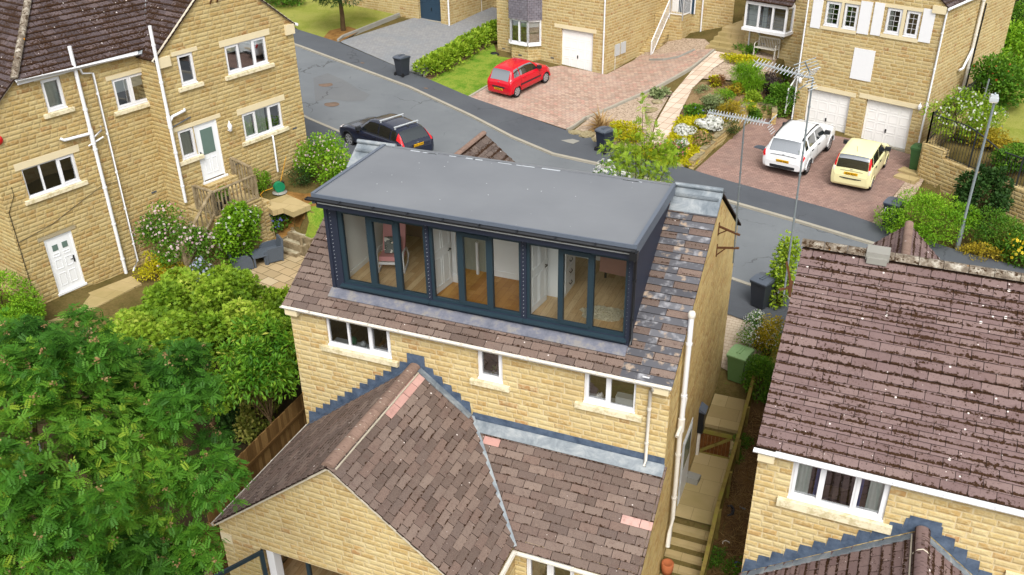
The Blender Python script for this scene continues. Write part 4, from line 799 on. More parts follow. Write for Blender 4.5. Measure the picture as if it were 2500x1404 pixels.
b.holed([(ul, 0), (ur, 0), (ur, 9.12), (ua, za), (ul, 9.12)], [(4.42, 5.1, 7.92, 9.02), (6.49, 8.47, 7.84, 8.89), (6.77, 8.76, 5.14, 6.2), (4.55, 5.6, 4.13, 6.36), (3.85, 4.54, 5.27, 6.37)], yo, .12)
b.face([(ul, yo, 0), (ul, yo, 9.12), (ul, 1, 9.12), (ul, 1, 0)]); b.face([(ur, yo, 0), (ur, 8, 0), (ur, 8, 9.12), (ur, yo, 9.12)]); b.build('gable_wall', M['stone_warm'], L)
window(L, -.11, .57, 8.03, 9.08, opens=(0,), dec=[('curtain', 0, .9)]); window(L, 2.34, 3.68, 7.43, 8.5, cuts=(.5,), opens=(0, 1), dec=[('blind', 0, .45), ('blind', 1, .4)])
window(L, -1.5, .37, 5.43, 6.45, cuts=(.33, .67), opens=(2,), lintel_h=.24)
window(L, 4.42, 5.1, 7.92, 9.02, yo, opens=(0,)); window(L, 6.49, 8.47, 7.84, 8.89, yo, (.33, .67), opens=(0, 2), dec=[('blind', 0, .25), ('blind', 1, .35), ('blind', 2, .22)], lintel_h=.24)
window(L, 6.77, 8.76, 5.14, 6.2, yo, (.33, .67), opens=(0, 2), dec=[('curtain', 0, .9), ('curtain', 1, .9)], lintel_h=.24); window(L, 3.85, 4.54, 5.27, 6.37, yo, opens=(0,), lintel=False, dec=[('curtain', 0, .9)])
b = MB(); panel_door(b, 4.62, 5.54, 4.16, 6.3, yo+.05, [(.2, .45, .1, .38), (.55, .8, .1, .38)]); b.box(4.55, 4.62, yo+.03, yo+.1, 4.12, 6.36); b.box(5.54, 5.6, yo+.03, yo+.1, 4.12, 6.36); b.box(4.62, 5.54, yo+.03, yo+.1, 6.3, 6.36); b.box(4.5, 5.66, yo-.06, yo+.04, 4.06, 4.13); ud = b.build('door', M['door_white'], L)
MB().box(4.82, 5.36, yo+.035, yo+.049, 5.15, 6.12).build('pane', M['glass_frost'], ud); b = MB(); b.box(4.66, 4.7, yo+.02, yo+.05, 5.05, 5.3); b.tube([(4.68, yo, 5.2), (4.8, yo, 5.2)], .012, 6); b.build('handle', M['iron'], ud); bevel(MB().box(3.66, 5.8, yo-.012, yo+.1, 6.372, 6.53).build('lintel', M['lintel'], ud), .008)
b = MB(); P8 = [(.16, .44, .66, .72), (.56, .84, .66, .72), (.16, .44, .42, .6), (.56, .84, .42, .6), (.16, .44, .1, .34), (.56, .84, .1, .34)]
panel_door(b, -1.4, -.49, 1.74, 3.77, .05, P8); b.box(-1.46, -1.4, .03, .1, 1.7, 3.83); b.box(-.49, -.43, .03, .1, 1.7, 3.83); b.box(-1.4, -.49, .03, .1, 3.77, 3.83); b.box(-1.5, -.4, -.04, .04, 1.66, 1.74); ld = b.build('door', M['door_white'], L)
for x0 in (-1.22, -.86): MB().box(x0, x0+.2, .04, .049, 3.3, 3.52).build('pane', M['glass_frost'], ld); b = MB(); b.box(-.6, -.56, .02, .05, 2.65, 2.9); b.tube([(-.58, .01, 2.8), (-.72, .01, 2.8)], .012, 6); b.build('handle', M['iron'], ld); bevel(MB().box(-1.65, -.26, -.012, .1, 3.842, 3.98).build('lintel', M['lintel'], ld), .008)
b = MB(); hk = .81; hc, hs = math.cos(math.atan(hk)), math.sin(math.atan(hk)); v9 = 7.5
roof_plane(b, (-.95, -.14, 9.4-.14*hk), (1, 0, 0), (0, hc, hs), [(0, 0), (5.0, 0), (5.0, .3), (7.8, 3.6), (8, v9), (v9*hc, v9)])                 # front slope, cut by the hip
roof_plane(b, (uL-.18, 9.5, 9.4-hk*1.6), (0, -1, 0), (hc, 0, hs), [(0, 0), (9.64, 0), (9.64, 2.1), (5.3, v9), (0, v9)])
for sgn, uo in ((1, ur+.1), (-1, ul-.1)):
    zz = za-hk*(ur+.1-ua)
    roof_plane(b, (uo, yo-.08 if sgn > 0 else 6, zz), (0, sgn, 0), (-sgn*hc, 0, hs), [(0, 0), (6+.97+.08, 0), (6+.97+.08, (ur+.1-ua)/hc), (0, (ur+.1-ua)/hc)])
lr = b.build('roof', M['tile_dark'], L)
b = MB(); ridge(b, (-.98, -.15, 9.36), (-.98+7, 6.85, 9.36+7*hk), .12, .45); b.build('ridge_tile', M['ridge_lichen'], lr); b = MB(); ridge(b, (ua, yo-.06, za+.04), (ua, 6, za+.04), .14, .45); b.build('ridge_tile', M['ridge_lichen'], lr)
b = MB(); b.beam((3.5, -.2, 9.16), (6.3, 2.6, 11.5), .16, .04); b.build('valley_gutter', M['lead'], lr)
b = MB(); b.beam((ul-.12, yo-.03, 9.02), (ua, yo-.03, za-.0), .08, .07); b.beam((ur+.12, yo-.03, 9.02), (ua, yo-.03, za-.0), .08, .07); b.build('verge_pointing', M['cement'], L); MB().beam((-.9, -.03, 9.36), (uL-.15, -.03, 8.05), .08, .07).build('verge_pointing', M['cement'], L)
bevel(MB().box(ul, ul+.55, yo-.1, yo+.05, 8.75, 9.1).build('kneeler_stone', M['lintel'], L), .01); bevel(MB().box(ur-.42, ur+.02, yo-.1, yo+.05, 8.7, 9.08).build('kneeler_stone', M['lintel'], L), .01); bevel(MB().box(ua-.18, ua+.12, yo-.02, yo+.05, 10.55, 11.1).build('date_stone', M['lintel'], L), .01)
gutter(L, (-.95, -.2, 9.33), (3.5, -.2, 9.2), 'white', .07); MB().box(-.9, 3.5, -.13, -.1, 9.15, 9.3).build('fascia', M['white'], L)
MB().tube([(ur+.16, yo-.12, 9.02), (ur+.16, 7, 9.02)], .06, 8).build('gutter', M['white'], L)
pipe(L, [(1.1, -.1, 9.95), (1.1, -.1, 1.35)], .065, 'white', 'soil_pipe'); b = MB(); b.tube([(0.02, -.06, 7.08), (.1, -.1, 7.0), (1.1, -.1, 6.95)], .055, 8); b.tube([(1.1, -.1, 6.75), (1.5, -.1, 6.95), (1.5, -.1, 7.1)], .03, 8); b.tube([(.9, -.1, 6.55), (1.5, -.1, 6.7)], .03, 8); b.tube([(1.1, -.1, 7.1), (1.1, -.1, 6.55)], .08, 10); b.build('waste_branch', M['white'], L)
pipe(L, [(1.2, -.2, 9.25), (1.3, -.12, 9.0), (1.68, -.1, 8.92), (1.66, -.1, 1.75), (1.45, -.14, 1.55), (1.35, -.14, 1.4)], .04, 'white')
pipe(L, [(3.55, yo-.1, 10.25), (3.55, yo-.1, 3.7)], .06, 'white', 'soil_pipe'); b = MB(); b.tube([(3.58, yo-.1, 6.85), (3.7, yo-.12, 7.0), (4.25, yo-.1, 7.07), (4.32, yo, 7.07)], .055, 8); b.tube([(3.55, yo-.1, 7.05), (3.55, yo-.1, 6.6)], .08, 10); b.build('waste_branch', M['white'], L)
MB().tube([(3.6, yo-.08, 6.6), (4.5, yo-.03, 6.75)], .02, 6).build('waste_branch', M['bin_lid'], L)
pipe(L, [(8.0, yo, 5.02), (8.0, yo-.14, 5.0), (8.0, yo-.14, 3.45)], .04, 'white', 'waste_pipe', False)
b = MB(); b.lathe([(0, .1), (.04, .09), (.1, .0), (.07, -.2), (.04, -.24), (0, -.26)], (6.03, yo-.16, 6.0), 6); b.tube([(6.03, yo, 5.8), (6.03, yo-.1, 5.75), (6.03, yo-.16, 5.8)], .015, 6); b.lathe([(0, .2), (.02, .18), (.03, .1)], (6.03, yo-.16, 6.0), 6); b.build('wall_lantern', M['white'], L)
MB().lathe([(0, .06), (.14, .05), (.17, 0)], (0, 0, 0), 14).build('alarm_box', M['red_lamp'], L).matrix_local = Matrix.Translation((-1.95, -.02, 7.6)) @ Matrix.Rotation(R(90), 4, 'X')
MB().box(3.9, 4.1, -.06, .0, 6.15, 6.45).build('meter_box', M['offwhite'], L)
for u_, z_, y_ in ((3.0, 4.05, 0), (6.2, 4.35, yo), (9.3, 4.9, yo)): airbrick(L, u_, z_, y_)
for u_ in (6.2, 6.5): MB().beam((u_, yo, 10.5), (u_, yo-.22, 10.75), .03, .05).build('aerial_bracket', M['rust'], L)
MB().tube([(-1.97+.0*k, -.02, 6.0-.3*k) for k in range(2)]+[(-2.28, -.02, 5.2), (-2.3, -.02, 1.8)], .012, 5).build('cable', M['black'], L)
MB().tube([(-2.25, -.02, 4.1), (-1, -.02, 4.3), (.3, -.02, 4.75), (1.05, -.04, 5.0), (1.7, -.04, 4.95)], .008, 5).build('cable', M['black'], L)
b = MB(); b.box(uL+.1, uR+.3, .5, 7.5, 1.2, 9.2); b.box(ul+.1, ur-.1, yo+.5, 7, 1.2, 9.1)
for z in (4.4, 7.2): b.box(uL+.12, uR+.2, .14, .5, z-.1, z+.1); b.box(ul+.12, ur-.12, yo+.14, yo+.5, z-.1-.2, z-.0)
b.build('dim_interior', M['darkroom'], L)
# wooden landing and stair rail in front of the upper door
D = thing('landing_stair', 'weathered wooden balustrade round the stone landing below the white half-glazed door', 'landing', (-22.2, 5, 0), R(76.3))
b = MB(); b.box(3.65, 5.75, -2.7, yo, 1.0, 3.42); b.box(4.4, 5.9, -1.6, yo, 3.42, 3.78); b.box(4.5, 5.9, -1.3, yo-.01, 3.78, 4.05); b.box(5.75, 6.2, -2.6, -1.6, 1.0, 3.2); b.build('stone_base', M['wall_stone'], D); b = MB(); b.box(3.63, 5.77, -2.72, yo-.01, 3.425, 3.46); b.build('landing_flag', M['yellow_slab'], D)
b = MB()
for k in range(7): b.box(3.65-.26*(k+1), 3.65-.26*k, -2.4, -1.35, 1.0, 3.25-.26*k)
b.build('step', M['yellow_slab'], D)
def rail(root, a, c, n, zb, zt, name='balustrade', mat='wood_grey', post=.1):
    a = Vector(a); c = Vector(c); m = MB()
    for e in (a, c): m.box(e.x-post/2, e.x+post/2, e.y-post/2, e.y+post/2, e.z+zb-.15, e.z+zt-.02)
    m.beam(a+Vector((0, 0, zt)), c+Vector((0, 0, zt)), .12, .05); m.beam(a+Vector((0, 0, zb)), c+Vector((0, 0, zb)), .06, .06)
    for k in range(1, n): p = a+(c-a)*k/n; m.beam(p+Vector((0, 0, zb)), p+Vector((0, 0, zt-.02)), .045, .045, up=(1, 0, 0))
    return m.build(name, M[mat], root)
rail(D, (3.72, -2.62, 3.42), (5.65, -2.6, 3.42), 11, .1, 1.0); rail(D, (3.72, -2.62, 3.42), (3.72, -1.5, 3.42), 6, .1, 1.0); rail(D, (6.0, -2.0, 3.45), (5.85, -1.1, 3.7), 6, .1, 1.05); rail(D, (3.7, -2.55, 3.42), (2.1, -2.55, 1.9), 8, .15, 1.0)
MB().beam((3.6, -2.75, 3.3), (2.9, -2.8, 2.3), .05, .06).build('brace', M['wood_grey'], D)

# ------------------------------------------------------------------ the house with the red car
Ah = thing('stone_house', 'sandstone house behind the red hatchback with a bay window and one white garage door', 'house', (-11.2, 29.8, 0), R(-16))
b = MB(); zt = 14.
b.holed([(-6.45, 2.5), (.78, 2.5), (.78, zt), (-6.45, zt)], [(-2.03, .02, 2.5, 5.74)], 0, .18); b.face([(.78, 0, 2.5), (.78, 6, 2.5), (.78, 6, zt), (.78, 0, zt)]); b.face([(-6.45, 0, 2.5), (-6.45, 0, zt), (-6.45, 10, zt), (-6.45, 10, 2.5)])
b.face([(.78, 6.0, 3), (5.0, 6., 3), (5.0, 6., zt), (.78, 6., zt)]); b.face([(3.35, 6, 2), (3.35, 14, 2), (3.35, 14, zt), (3.35, 6, zt)])
b.build('wall', M['stone_far'], Ah).data.transform(Matrix.Identity(4))
def updoor(root, u0, u1, z0, z1, y, mat, style='panel'):
    b = MB(); b.box(u0, u1, y, y+.05, z0, z1); n = 4; w = (u1-u0)/n; hs = [(0, .28), (.28, .52), (.52, .76), (.76, 1)]
    if style == 'panel':
        for i in range(n):
            for a, c in hs if style == 'panel' else ():
                p0, p1, q0, q1 = u0+w*i+.05, u0+w*(i+1)-.05, z0+(z1-z0)*a+.05, z0+(z1-z0)*c-.04
                for r_ in ((p0, p1, q0, q0+.02), (p0, p1, q1-.02, q1), (p0, p0+.02, q0+.02, q1-.02), (p1-.02, p1, q0+.02, q1-.02)): b.box(r_[0], r_[1], y-.014, y-.0005, r_[2], r_[3])
    else:
        for k in range(1, 4): b.box(u0, u1, y-.008, y-.0005, z0+(z1-z0)*k/4-.012, z0+(z1-z0)*k/4+.012)
    b.box(u0-.06, u0, y-.02, y+.05, z0, z1); b.box(u1, u1+.06, y-.02, y+.05, z0, z1)
    o = b.build('garage_door', M[mat], root); um = (u0+u1)/2; MB().box(um-.025, um+.025, y-.05, y-.015, z0+(z1-z0)*.3, z0+(z1-z0)*.3+.16).build('handle', M['iron'], o)
    MB().box(u0-.1, u1+.1, y-.18, y-.02, z0-.1, z0+.02).build('threshold', M['kerb'], o); return o
updoor(Ah, -1.98, -.03, 3.62, 5.7, .14, 'garage_white'); bevel(MB().box(-2.47, .22, -.015, .16, 5.742, 5.95).build('lintel', M['lintel'], Ah), .01)
# bay window: three faces under a slated skirt
bo = [(-5.45, 0), (-5.0, -.55), (-3.85, -.55), (-3.4, 0)]
b = MB(); b.face([(x, y, 2.5) for x, y in bo]);
for (x0, y0), (x1, y1) in zip(bo[:-1], bo[1:]): b.face([(x0, y0, 2.5), (x1, y1, 2.5), (x1, y1, 4.68), (x0, y0, 4.68)])
b.face([(x, y, 4.68) for x, y in bo]); b.build('bay_wall', M['stone_far'], Ah)
b = MB(); g = MB(); bl = MB()
for (x0, y0), (x1, y1), nn in zip(bo[:-1], bo[1:], (1, 2, 1)):
    a, c = Vector((x0, y0, 0)), Vector((x1, y1, 0)); d = (c-a).normalized(); nr = Vector((d.y, -d.x, 0))
    for z in (4.74, 5.98): b.beam(a+Vector((0, 0, z)), c+Vector((0, 0, z)), .1, .12)
    for k in range(nn+1): p = a+(c-a)*k/nn; b.beam(p+Vector((0, 0, 4.7)), p+Vector((0, 0, 6.0)), .1, .1)
    g.face([tuple(a+Vector((0, 0, 4.8))), tuple(c+Vector((0, 0, 4.8))), tuple(c+Vector((0, 0, 5.95))), tuple(a+Vector((0, 0, 5.95)))])
    i_ = nr*-.1; bl.face([tuple(a+i_+Vector((0, 0, 5.6))), tuple(c+i_+Vector((0, 0, 5.6))), tuple(c+i_+Vector((0, 0, 5.95))), tuple(a+i_+Vector((0, 0, 5.95)))])
    b.beam(a+nr*.05+Vector((0, 0, 4.66)), c+nr*.05+Vector((0, 0, 4.66)), .2, .06)
bw = b.build('bay_window', M['white'], Ah); g.build('pane', M['glass'], bw); bl.build('blind', M['blind'], bw)
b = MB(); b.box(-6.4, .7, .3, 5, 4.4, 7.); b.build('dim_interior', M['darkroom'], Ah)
b = MB(); sk = [(-5.55, 0), (-5.06, -.68), (-3.79, -.68), (-3.3, 0)]
for (x0, y0), (x1, y1) in zip(sk[:-1], sk[1:]):
    a, c = Vector((x0, y0, 6.02)), Vector((x1, y1, 6.02)); d = (c-a).normalized(); tiles(b, a, d, Vector((0, 0, 1)), [(0, 0), ((c-a).length, 0), ((c-a).length, 2.), (0, 2.)], .25, .13, .02)
b.build('slate_skirt', M['tile_dark'] if False else tile_mat('grey_slates', [A(112, 108, 116), A(126, 122, 130)], 0, .03, grain=.3), Ah)
pipe(Ah, [(.72, -.06, 13), (.72, -.06, 3.55)], .04, 'white'); pipe(Ah, [(3.2, 5.93, 13), (3.2, 5.93, 4.1)], .04, 'white')
for u_ in (-6.0, -4.4, -2.6): airbrick(Ah, u_, 4.05, -.56 if u_ == -4.4 else 0)
MS = Matrix.Translation((.78, 0, 0)) @ Matrix.Rotation(R(90), 4, 'Z')
for y0, nm in ((.95, 0), (1.55, 1)): b = MB(MS); b.box(y0, y0+.45, -.06, 0, 4.45, 5.05); b.build('meter_box', M['alu'], Ah)
MB(MS).tube([(1.0, -.03, 4.45), (1.0, -.03, 3.7)], .02, 6).build('waste_pipe', M['offwhite'], Ah)
st = MB()
for k in range(12): st.box(.8, 1.75, 3.2+.23*k, 6.0, 3.95-.3+.165*k, 3.95+.165*k)
st.build('stone_steps', M['wall_stone'], Ah); b = MB(); b.box(.8, 2.55, 5.0, 6.0, 3.2, 5.98); b.build('landing_base', M['stone_far'], Ah)
def baluster_rail(root, a, c, n, h, mat='white', name='railing', low=.1):
    a = Vector(a); c = Vector(c); m = MB(); m.beam(a+Vector((0, 0, h)), c+Vector((0, 0, h)), .05, .05); m.beam(a+Vector((0, 0, low)), c+Vector((0, 0, low)), .04, .04)
    for k in range(n+1): p = a+(c-a)*k/n; e = k in (0, n); m.beam(p+Vector((0, 0, -.2 if e else low)), p+Vector((0, 0, h)), .05 if e else .016, .05 if e else .016, up=(1, 0, 0))
    return m.build(name, M[mat], root)
baluster_rail(Ah, (1.72, 3.2, 3.95), (1.72, 5.0, 5.98), 16, .95); baluster_rail(Ah, (1.72, 5.0, 5.98), (2.52, 5.0, 5.98), 8, .95); baluster_rail(Ah, (2.52, 5.0, 5.98), (2.52, 5.9, 5.98), 8, .95)
b = MB(); b.box(1.75, 2.7, 5.93, 5.97, 5.98, 8.2); dr = b.build('front_door', M['navydoor'], Ah); b = MB(); b.box(1.35, 1.75, 5.92, 5.96, 5.98, 8.2); b.box(2.7, 2.76, 5.92, 5.96, 5.98, 8.2); b.build('door_surround', M['white'], dr); MB().box(1.4, 1.68, 5.9, 5.919, 6.9, 8.1).build('pane', M['glass_frost'], dr); MB().box(1.95, 2.45, 5.91, 5.929, 7.2, 8.0).build('pane', M['glass_frost'], dr); MB().box(2.0, 2.45, 5.9, 5.93, 6.9, 6.98).build('letter_plate', M['alu'], dr)
window(Ah, 2.86, 3.25, 7.2, 8.2, 6.0, lintel=False, sill=True, out=.1)
b = MB(); b.box(-6.45, .78, 0.02, 10, zt-.1, zt)
b.build('eaves', M['white'], Ah)

# ------------------------------------------------------------------ the house with two garages
Bh = thing('stone_house', 'sandstone house with two white panelled garage doors and white shuttered windows above', 'house', (2, 26.4, 0), R(-21.5))
b = MB(); b.holed([(-2.55, 2), (3.37, 2), (3.37, 9.2), (0.4, 11.6), (-2.55, 9.2)], [(-2.06, .05, 2.0, 4.72), (.78, 2.88, 2.0, 4.78), (-1.78, -1.04, 7.63, 8.72), (-.92, -.24, 7.63, 8.72), (.97, 1.66, 7.72, 8.8), (1.8, 2.42, 7.72, 8.8)], 0, .2)
b.face([(3.37, 0, 2), (3.37, 9, 2), (3.37, 9, 9.2), (3.37, 0, 9.2)]); b.face([(-2.55, 0, 2), (-2.55, 0, 9.2), (-2.55, 3, 9.2), (-2.55, 3, 2)])
b.holed([(-7.3, 2), (-2.55, 2), (-2.55, 9.4), (-7.3, 9.4)], [], 3.0); b.face([(-7.3, 3, 2), (-7.3, 3, 9.4), (-7.3, 10, 9.4), (-7.3, 10, 2)])
b.build('wall', M['stone_far'], Bh)
updoor(Bh, -1.98, -.03, 2.72, 4.68, .16, 'garage_white'); updoor(Bh, .85, 2.8, 2.86, 4.74, .16, 'garage_white')
for u0, u1, z in ((-2.3, .28, 4.732), (.44, 3.14, 4.792)): bevel(MB().box(u0, u1, -.015, .18, z, z+.2).build('lintel', M['lintel'], Bh), .01)
for u0, u1, z0 in ((-1.78, -1.04, 7.63), (-.92, -.24, 7.63), (.97, 1.66, 7.72), (1.8, 2.42, 7.72)):
    window(Bh, u0+.02, u1-.02, z0+.02, z0+1.07, 0, leaded=True, opens=(0,), lintel=False, sill=False, dec=[('curtain', 0, .35 if u0 in (-1.78, .97) else -.2)])
b = MB(); b.box(-1.04, -.92, -.02, .1, 7.6, 8.725); b.box(-1.9, -.2, -.02, .1, 8.725, 8.86); b.box(-1.86, -.2, -.04, .1, 7.48, 7.6); bevel(b.build('window_surround', M['lintel'], Bh), .006)
b = MB(); b.box(1.66, 1.8, -.02, .1, 7.69, 8.805); b.box(.86, 2.52, -.02, .1, 8.805, 8.94); b.box(.88, 2.5, -.04, .1, 7.55, 7.69); bevel(b.build('window_surround', M['lintel'], Bh), .006)
for u0, u1, z0, z1 in ((-2.36, -1.9, 7.47, 8.76), (-.18, .33, 7.55, 8.92), (.43, .86, 7.58, 8.94), (2.5, 2.99, 7.62, 8.97)): MB().box(u0, u1, -.04, -.002, z0, z1).build('shutter', M['white'], Bh)
MB().box(-.14, .81, -.03, -.002, 5.56, 6.92).build('blank_panel', M['white'], Bh)
b = MB(); b.lathe([(0, .12), (.09, 0), (.06, -.18), (0, -.2)], (3.17, -.12, 5.0), 6); b.tube([(3.17, 0, 5.08), (3.17, -.12, 5.14)], .015, 6); b.build('wall_lantern', M['white'], Bh)
b = MB(); b.lathe([(0, .12), (.09, 0), (.06, -.18), (0, -.2)], (-2.4, -.16, 5.1), 6); b.tube([(-2.4, 0, 4.9), (-2.4, -.16, 5.0)], .02, 6); b.build('wall_lantern', M['white'], Bh)
b = MB(); roof_plane(b, (3.5, -.08, 9.1), (0, 1, 0), (-hc, 0, hs), [(0, 0), (9, 0), (9, 4.), (0, 4.)], .4, .2); roof_plane(b, (-2.65, 9, 9.1), (0, -1, 0), (hc, 0, hs), [(0, 0), (9.08, 0), (9.08, 4.), (0, 4.)], .4, .2); b.build('roof', M['tile_dark'], Bh)
bevel(MB().box(2.85, 3.4, -.1, .02, 8.85, 9.15).build('kneeler_stone', M['lintel'], Bh), .01); MB().tube([(3.5, -.1, 9.08), (3.5, 8.5, 9.08)], .06, 8).build('gutter', M['white'], Bh)
pipe(Bh, [(3.5, -.02, 9.1), (3.42, -.05, 8.85), (3.42, -.05, 2.9)], .04, 'white'); pipe(Bh, [(-2.6, -.03, 9), (-2.6, -.03, 2.6)], .035, 'white'); pipe(Bh, [(-7.0, 2.94, 9.3), (-7.0, 2.94, 4.9)], .04, 'white')
pipe(Bh, [(3.5, 4.0, 11), (3.47, 4.0, 3.6)], .07, 'offwhite', 'soil_pipe'); pipe(Bh, [(3.52, 4.35, 8.6), (3.47, 4.35, 4.6)], .035, 'black', 'waste_pipe')
b = MB(); b.tube([(3.48, 2.9, 5.95), (3.55, 3.1, 6.0), (3.5, 4.0, 6.7)], .055, 8); b.tube([(3.48, 3.1, 4.6), (3.55, 3.6, 4.9), (3.5, 4.0, 4.9)], .035, 8); b.build('waste_branch', M['white'], Bh)
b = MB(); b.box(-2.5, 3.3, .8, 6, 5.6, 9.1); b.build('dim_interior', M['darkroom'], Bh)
# oriel window on brackets
W0_ = MB(); G0 = MB(); y0 = 2.25; ua_, ub_ = -6.95, -4.75; z0_, z1_ = 6.38, 7.62
W0_.box(ua_-.1, ub_+.1, y0-.1, 3.0, z0_-.14, z0_); W0_.box(ua_-.02, ub_+.02, y0-.02, y0+.08, z1_-.1, z1_+.1)
for q in (ua_, ua_+.72, ub_-.72, ub_): W0_.box(q-.05, q+.05, y0-.01, y0+.07, z0_, z1_)
W0_.box(ua_, ub_, y0, y0+.06, z0_, z0_+.08); W0_.box(ub_-.05, ub_+.05, 2.9, 3.0, z0_, z1_); W0_.box(ub_-.04, ub_+.04, y0+.08, 2.9, z1_-.1, z1_+.1); W0_.box(ua_-.04, ua_+.04, y0+.08, 3.0, z0_, z1_)
for q in (ua_+.5, ub_-.4): W0_.prism([(q, 3.0, z0_-.15), (q, 2.5, z0_-.15), (q, 3.0, z0_-.5)], (-.04, 0, 0), (.04, 0, 0))
G0.face([(ua_, y0+.04, z0_), (ub_, y0+.04, z0_), (ub_, y0+.04, z1_), (ua_, y0+.04, z1_)]); G0.face([(ub_, y0+.06, z0_), (ub_, 3.0, z0_), (ub_, 3.0, z1_), (ub_, y0+.06, z1_)])
bw = W0_.build('oriel_window', M['white'], Bh); G0.build('pane', M['glass'], bw); b = MB()
for k in range(5):
    b.box(ua_+.75+.14*k, ua_+.76+.14*k, y0+.03, y0+.034, z0_+.08, z1_-.1)
for k in range(1, 4): b.box(ua_+.05, ub_-.05, y0+.0305, y0+.0345, z0_+.08+.28*k, z0_+.09+.28*k)
b.build('leading', M['bin_lid'], bw); b = MB(); b.smooth = True
for a0, a1 in ((ua_+.08, ua_+.6), (ua_+.85, ua_+1.1)):
    for k in range(10): x0, x1 = a0+(a1-a0)*k/10, a0+(a1-a0)*(k+1)/10; b.face([(x0, y0+.2+.02*math.sin(k*2), z0_), (x1, y0+.2+.02*math.sin(k*2+2), z0_), (x1, y0+.2+.02*math.sin(k*2+2), z1_), (x0, y0+.2+.02*math.sin(k*2), z1_)])
b.build('curtain', M['curtain'], bw); b = MB(); b.box(ua_, ub_, 3.05, 3.07, z0_-.2, z1_+.2); b.build('dim_interior', M['darkroom'], bw)
b = MB(); roof_plane(b, (ua_-.2, 2.1, 7.72), (1, 0, 0), (0, .75, .66), [(0, 0), (2.7, 0), (2.7, 1.25), (0, 1.25)], .4, .2); b.build('oriel_roof', M['tile_dark'], bw)
for u_, z_ in ((-6.2, 5.5), (-3.3, 5.5)): airbrick(Bh, u_, z_, 3.0)
baluster_rail(Bh, (-2.85, -.3, 3.6), (-2.85, 1.8, 5.0), 14, .95)
b = MB()
for k in range(8): b.box(-3.6, -2.6, .1+.28*k, 3.0, 2.3, 2.85+.28*k)
b.build('side_steps', M['yellow_slab'], Bh)

# ------------------------------------------------------------------ the house with the navy garage door, at the top edge
pc = G(1086, 62); Ch = thing('stone_house', 'sandstone house at the top edge with a navy garage door and grey drive', 'house', (pc.x, pc.y, 0), R(-13))
zc = pc.z; b = MB(); b.holed([(-9, zc-2), (.45, zc-2), (.45, zc+7), (-9, zc+7)], [(-2.05, -.28, zc-2, zc+2.2)], 0, .3); b.face([(.45, 0, zc-2), (.45, 12, zc-2), (.45, 12, zc+7), (.45, 0, zc+7)]); b.build('wall', M['stone_far'], Ch)
updoor(Ch, -2.0, -.33, zc+.12, zc+2.15, .22, 'navydoor', 'ribs'); pipe(Ch, [(.4, -.06, zc+6), (.4, -.06, zc)], .05, 'white')
b = MB(); MC = Matrix.Translation((.45, 0, 0)) @ Matrix.Rotation(R(90), 4, 'Z'); b.M = MC; b.box(3.0, 3.5, -.08, 0, zc+1.1, zc+1.9); b.build('meter_box', M['alu'], Ch); MB(MC).tube([(3.15, -.04, zc+1.1), (3.15, -.04, zc+.2)], .025, 6).build('waste_pipe', M['offwhite'], Ch)
b = MB()
for k in range(9): b.box(.47, 1.9, 3.9+.3*k, 9, zc-.3, zc+.3+.18*k)
b.build('stone_steps', M['yellow_slab'], Ch); baluster_rail(Ch, (1.85, 3.8, zc+.3), (1.85, 6.5, zc+1.9), 20, 1.0, 'iron')
for u_ in (-6.5, -4.2): airbrick(Ch, u_, zc+1.4)

# ------------------------------------------------------------------ the neighbour on the camera's side, mossy roof
Rh = thing('stone_house', 'sandstone neighbour house with a big brown tiled roof spotted with moss and lichen', 'house', (2.1, -1.2, 0), R(-1.3))
b = MB(); b.holed([(0, -3), (9.5, -3), (9.5, 5.8), (0, 5.8)], [(.68, 2.5, 4.62, 5.69)], 0, .12); b.face([(0, 0, -3), (0, 0, 5.75), (0, 3.95, 8.3), (0, 7.9, 5.75), (0, 8.2, -3)]); b.face([(9.5, 8.2, -3), (0, 8.2, -3), (0, 8.2, 5.8), (9.5, 8.2, 5.8)]); b.build('wall', M['stone'], Rh)
rk = .64; rc_, rs_ = math.cos(math.atan(rk)), math.sin(math.atan(rk)); hR_ = 4.07/rc_
b = MB(); tiles(b, (-.07, -.12, 5.86-.12*rk), (1, 0, 0), (0, rc_, rs_), [(0, 0), (9.6, 0), (9.6, hR_-.1), (0, hR_-.1)], .48, .215, .024, jit=.006); tiles(b, (9.53, 8.02, 5.86-.12*rk), (-1, 0, 0), (0, -rc_, rs_), [(0, 0), (9.6, 0), (9.6, hR_-.1), (0, hR_-.1)], .48, .215)
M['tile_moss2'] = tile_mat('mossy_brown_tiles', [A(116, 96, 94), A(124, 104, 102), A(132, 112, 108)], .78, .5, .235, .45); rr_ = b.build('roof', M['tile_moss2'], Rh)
b = MB(); ridge(b, (-.1, 3.95, 8.40), (9.5, 3.95, 8.40), .15, .46, .72); b.build('ridge_tile', M['ridge_lichen'], rr_)
b = MB(); b.box(1.25, 1.72, 3.75, 4.15, 8.36, 8.54); b.box(1.28, 1.69, 3.69, 3.75, 8.3, 8.44); bevel(b.build('ridge_vent', M['concrete'], rr_), .02)
gutter(Rh, (-.1, -.2, 5.76), (9.5, -.2, 5.76), 'white', .06); MB().box(.32, 9.5, -.14, -.11, 5.64, 5.78).build('fascia', M['white'], Rh); bevel(MB().box(-.0, .32, -.2, 0, 5.5, 5.68).build('corbel', M['lintel'], Rh), .01)
window(Rh, .68, 2.5, 4.62, 5.67, 0, (.335, .665), opens=(0, 2), dec=[('curtain', 0, .6), ('blue_cloth', 0, -.22), ('curtain', 2, -.6), ('blue_cloth', 2, .2), ('blind', 1, .1)], lintel_h=.09, sill_h=.2)
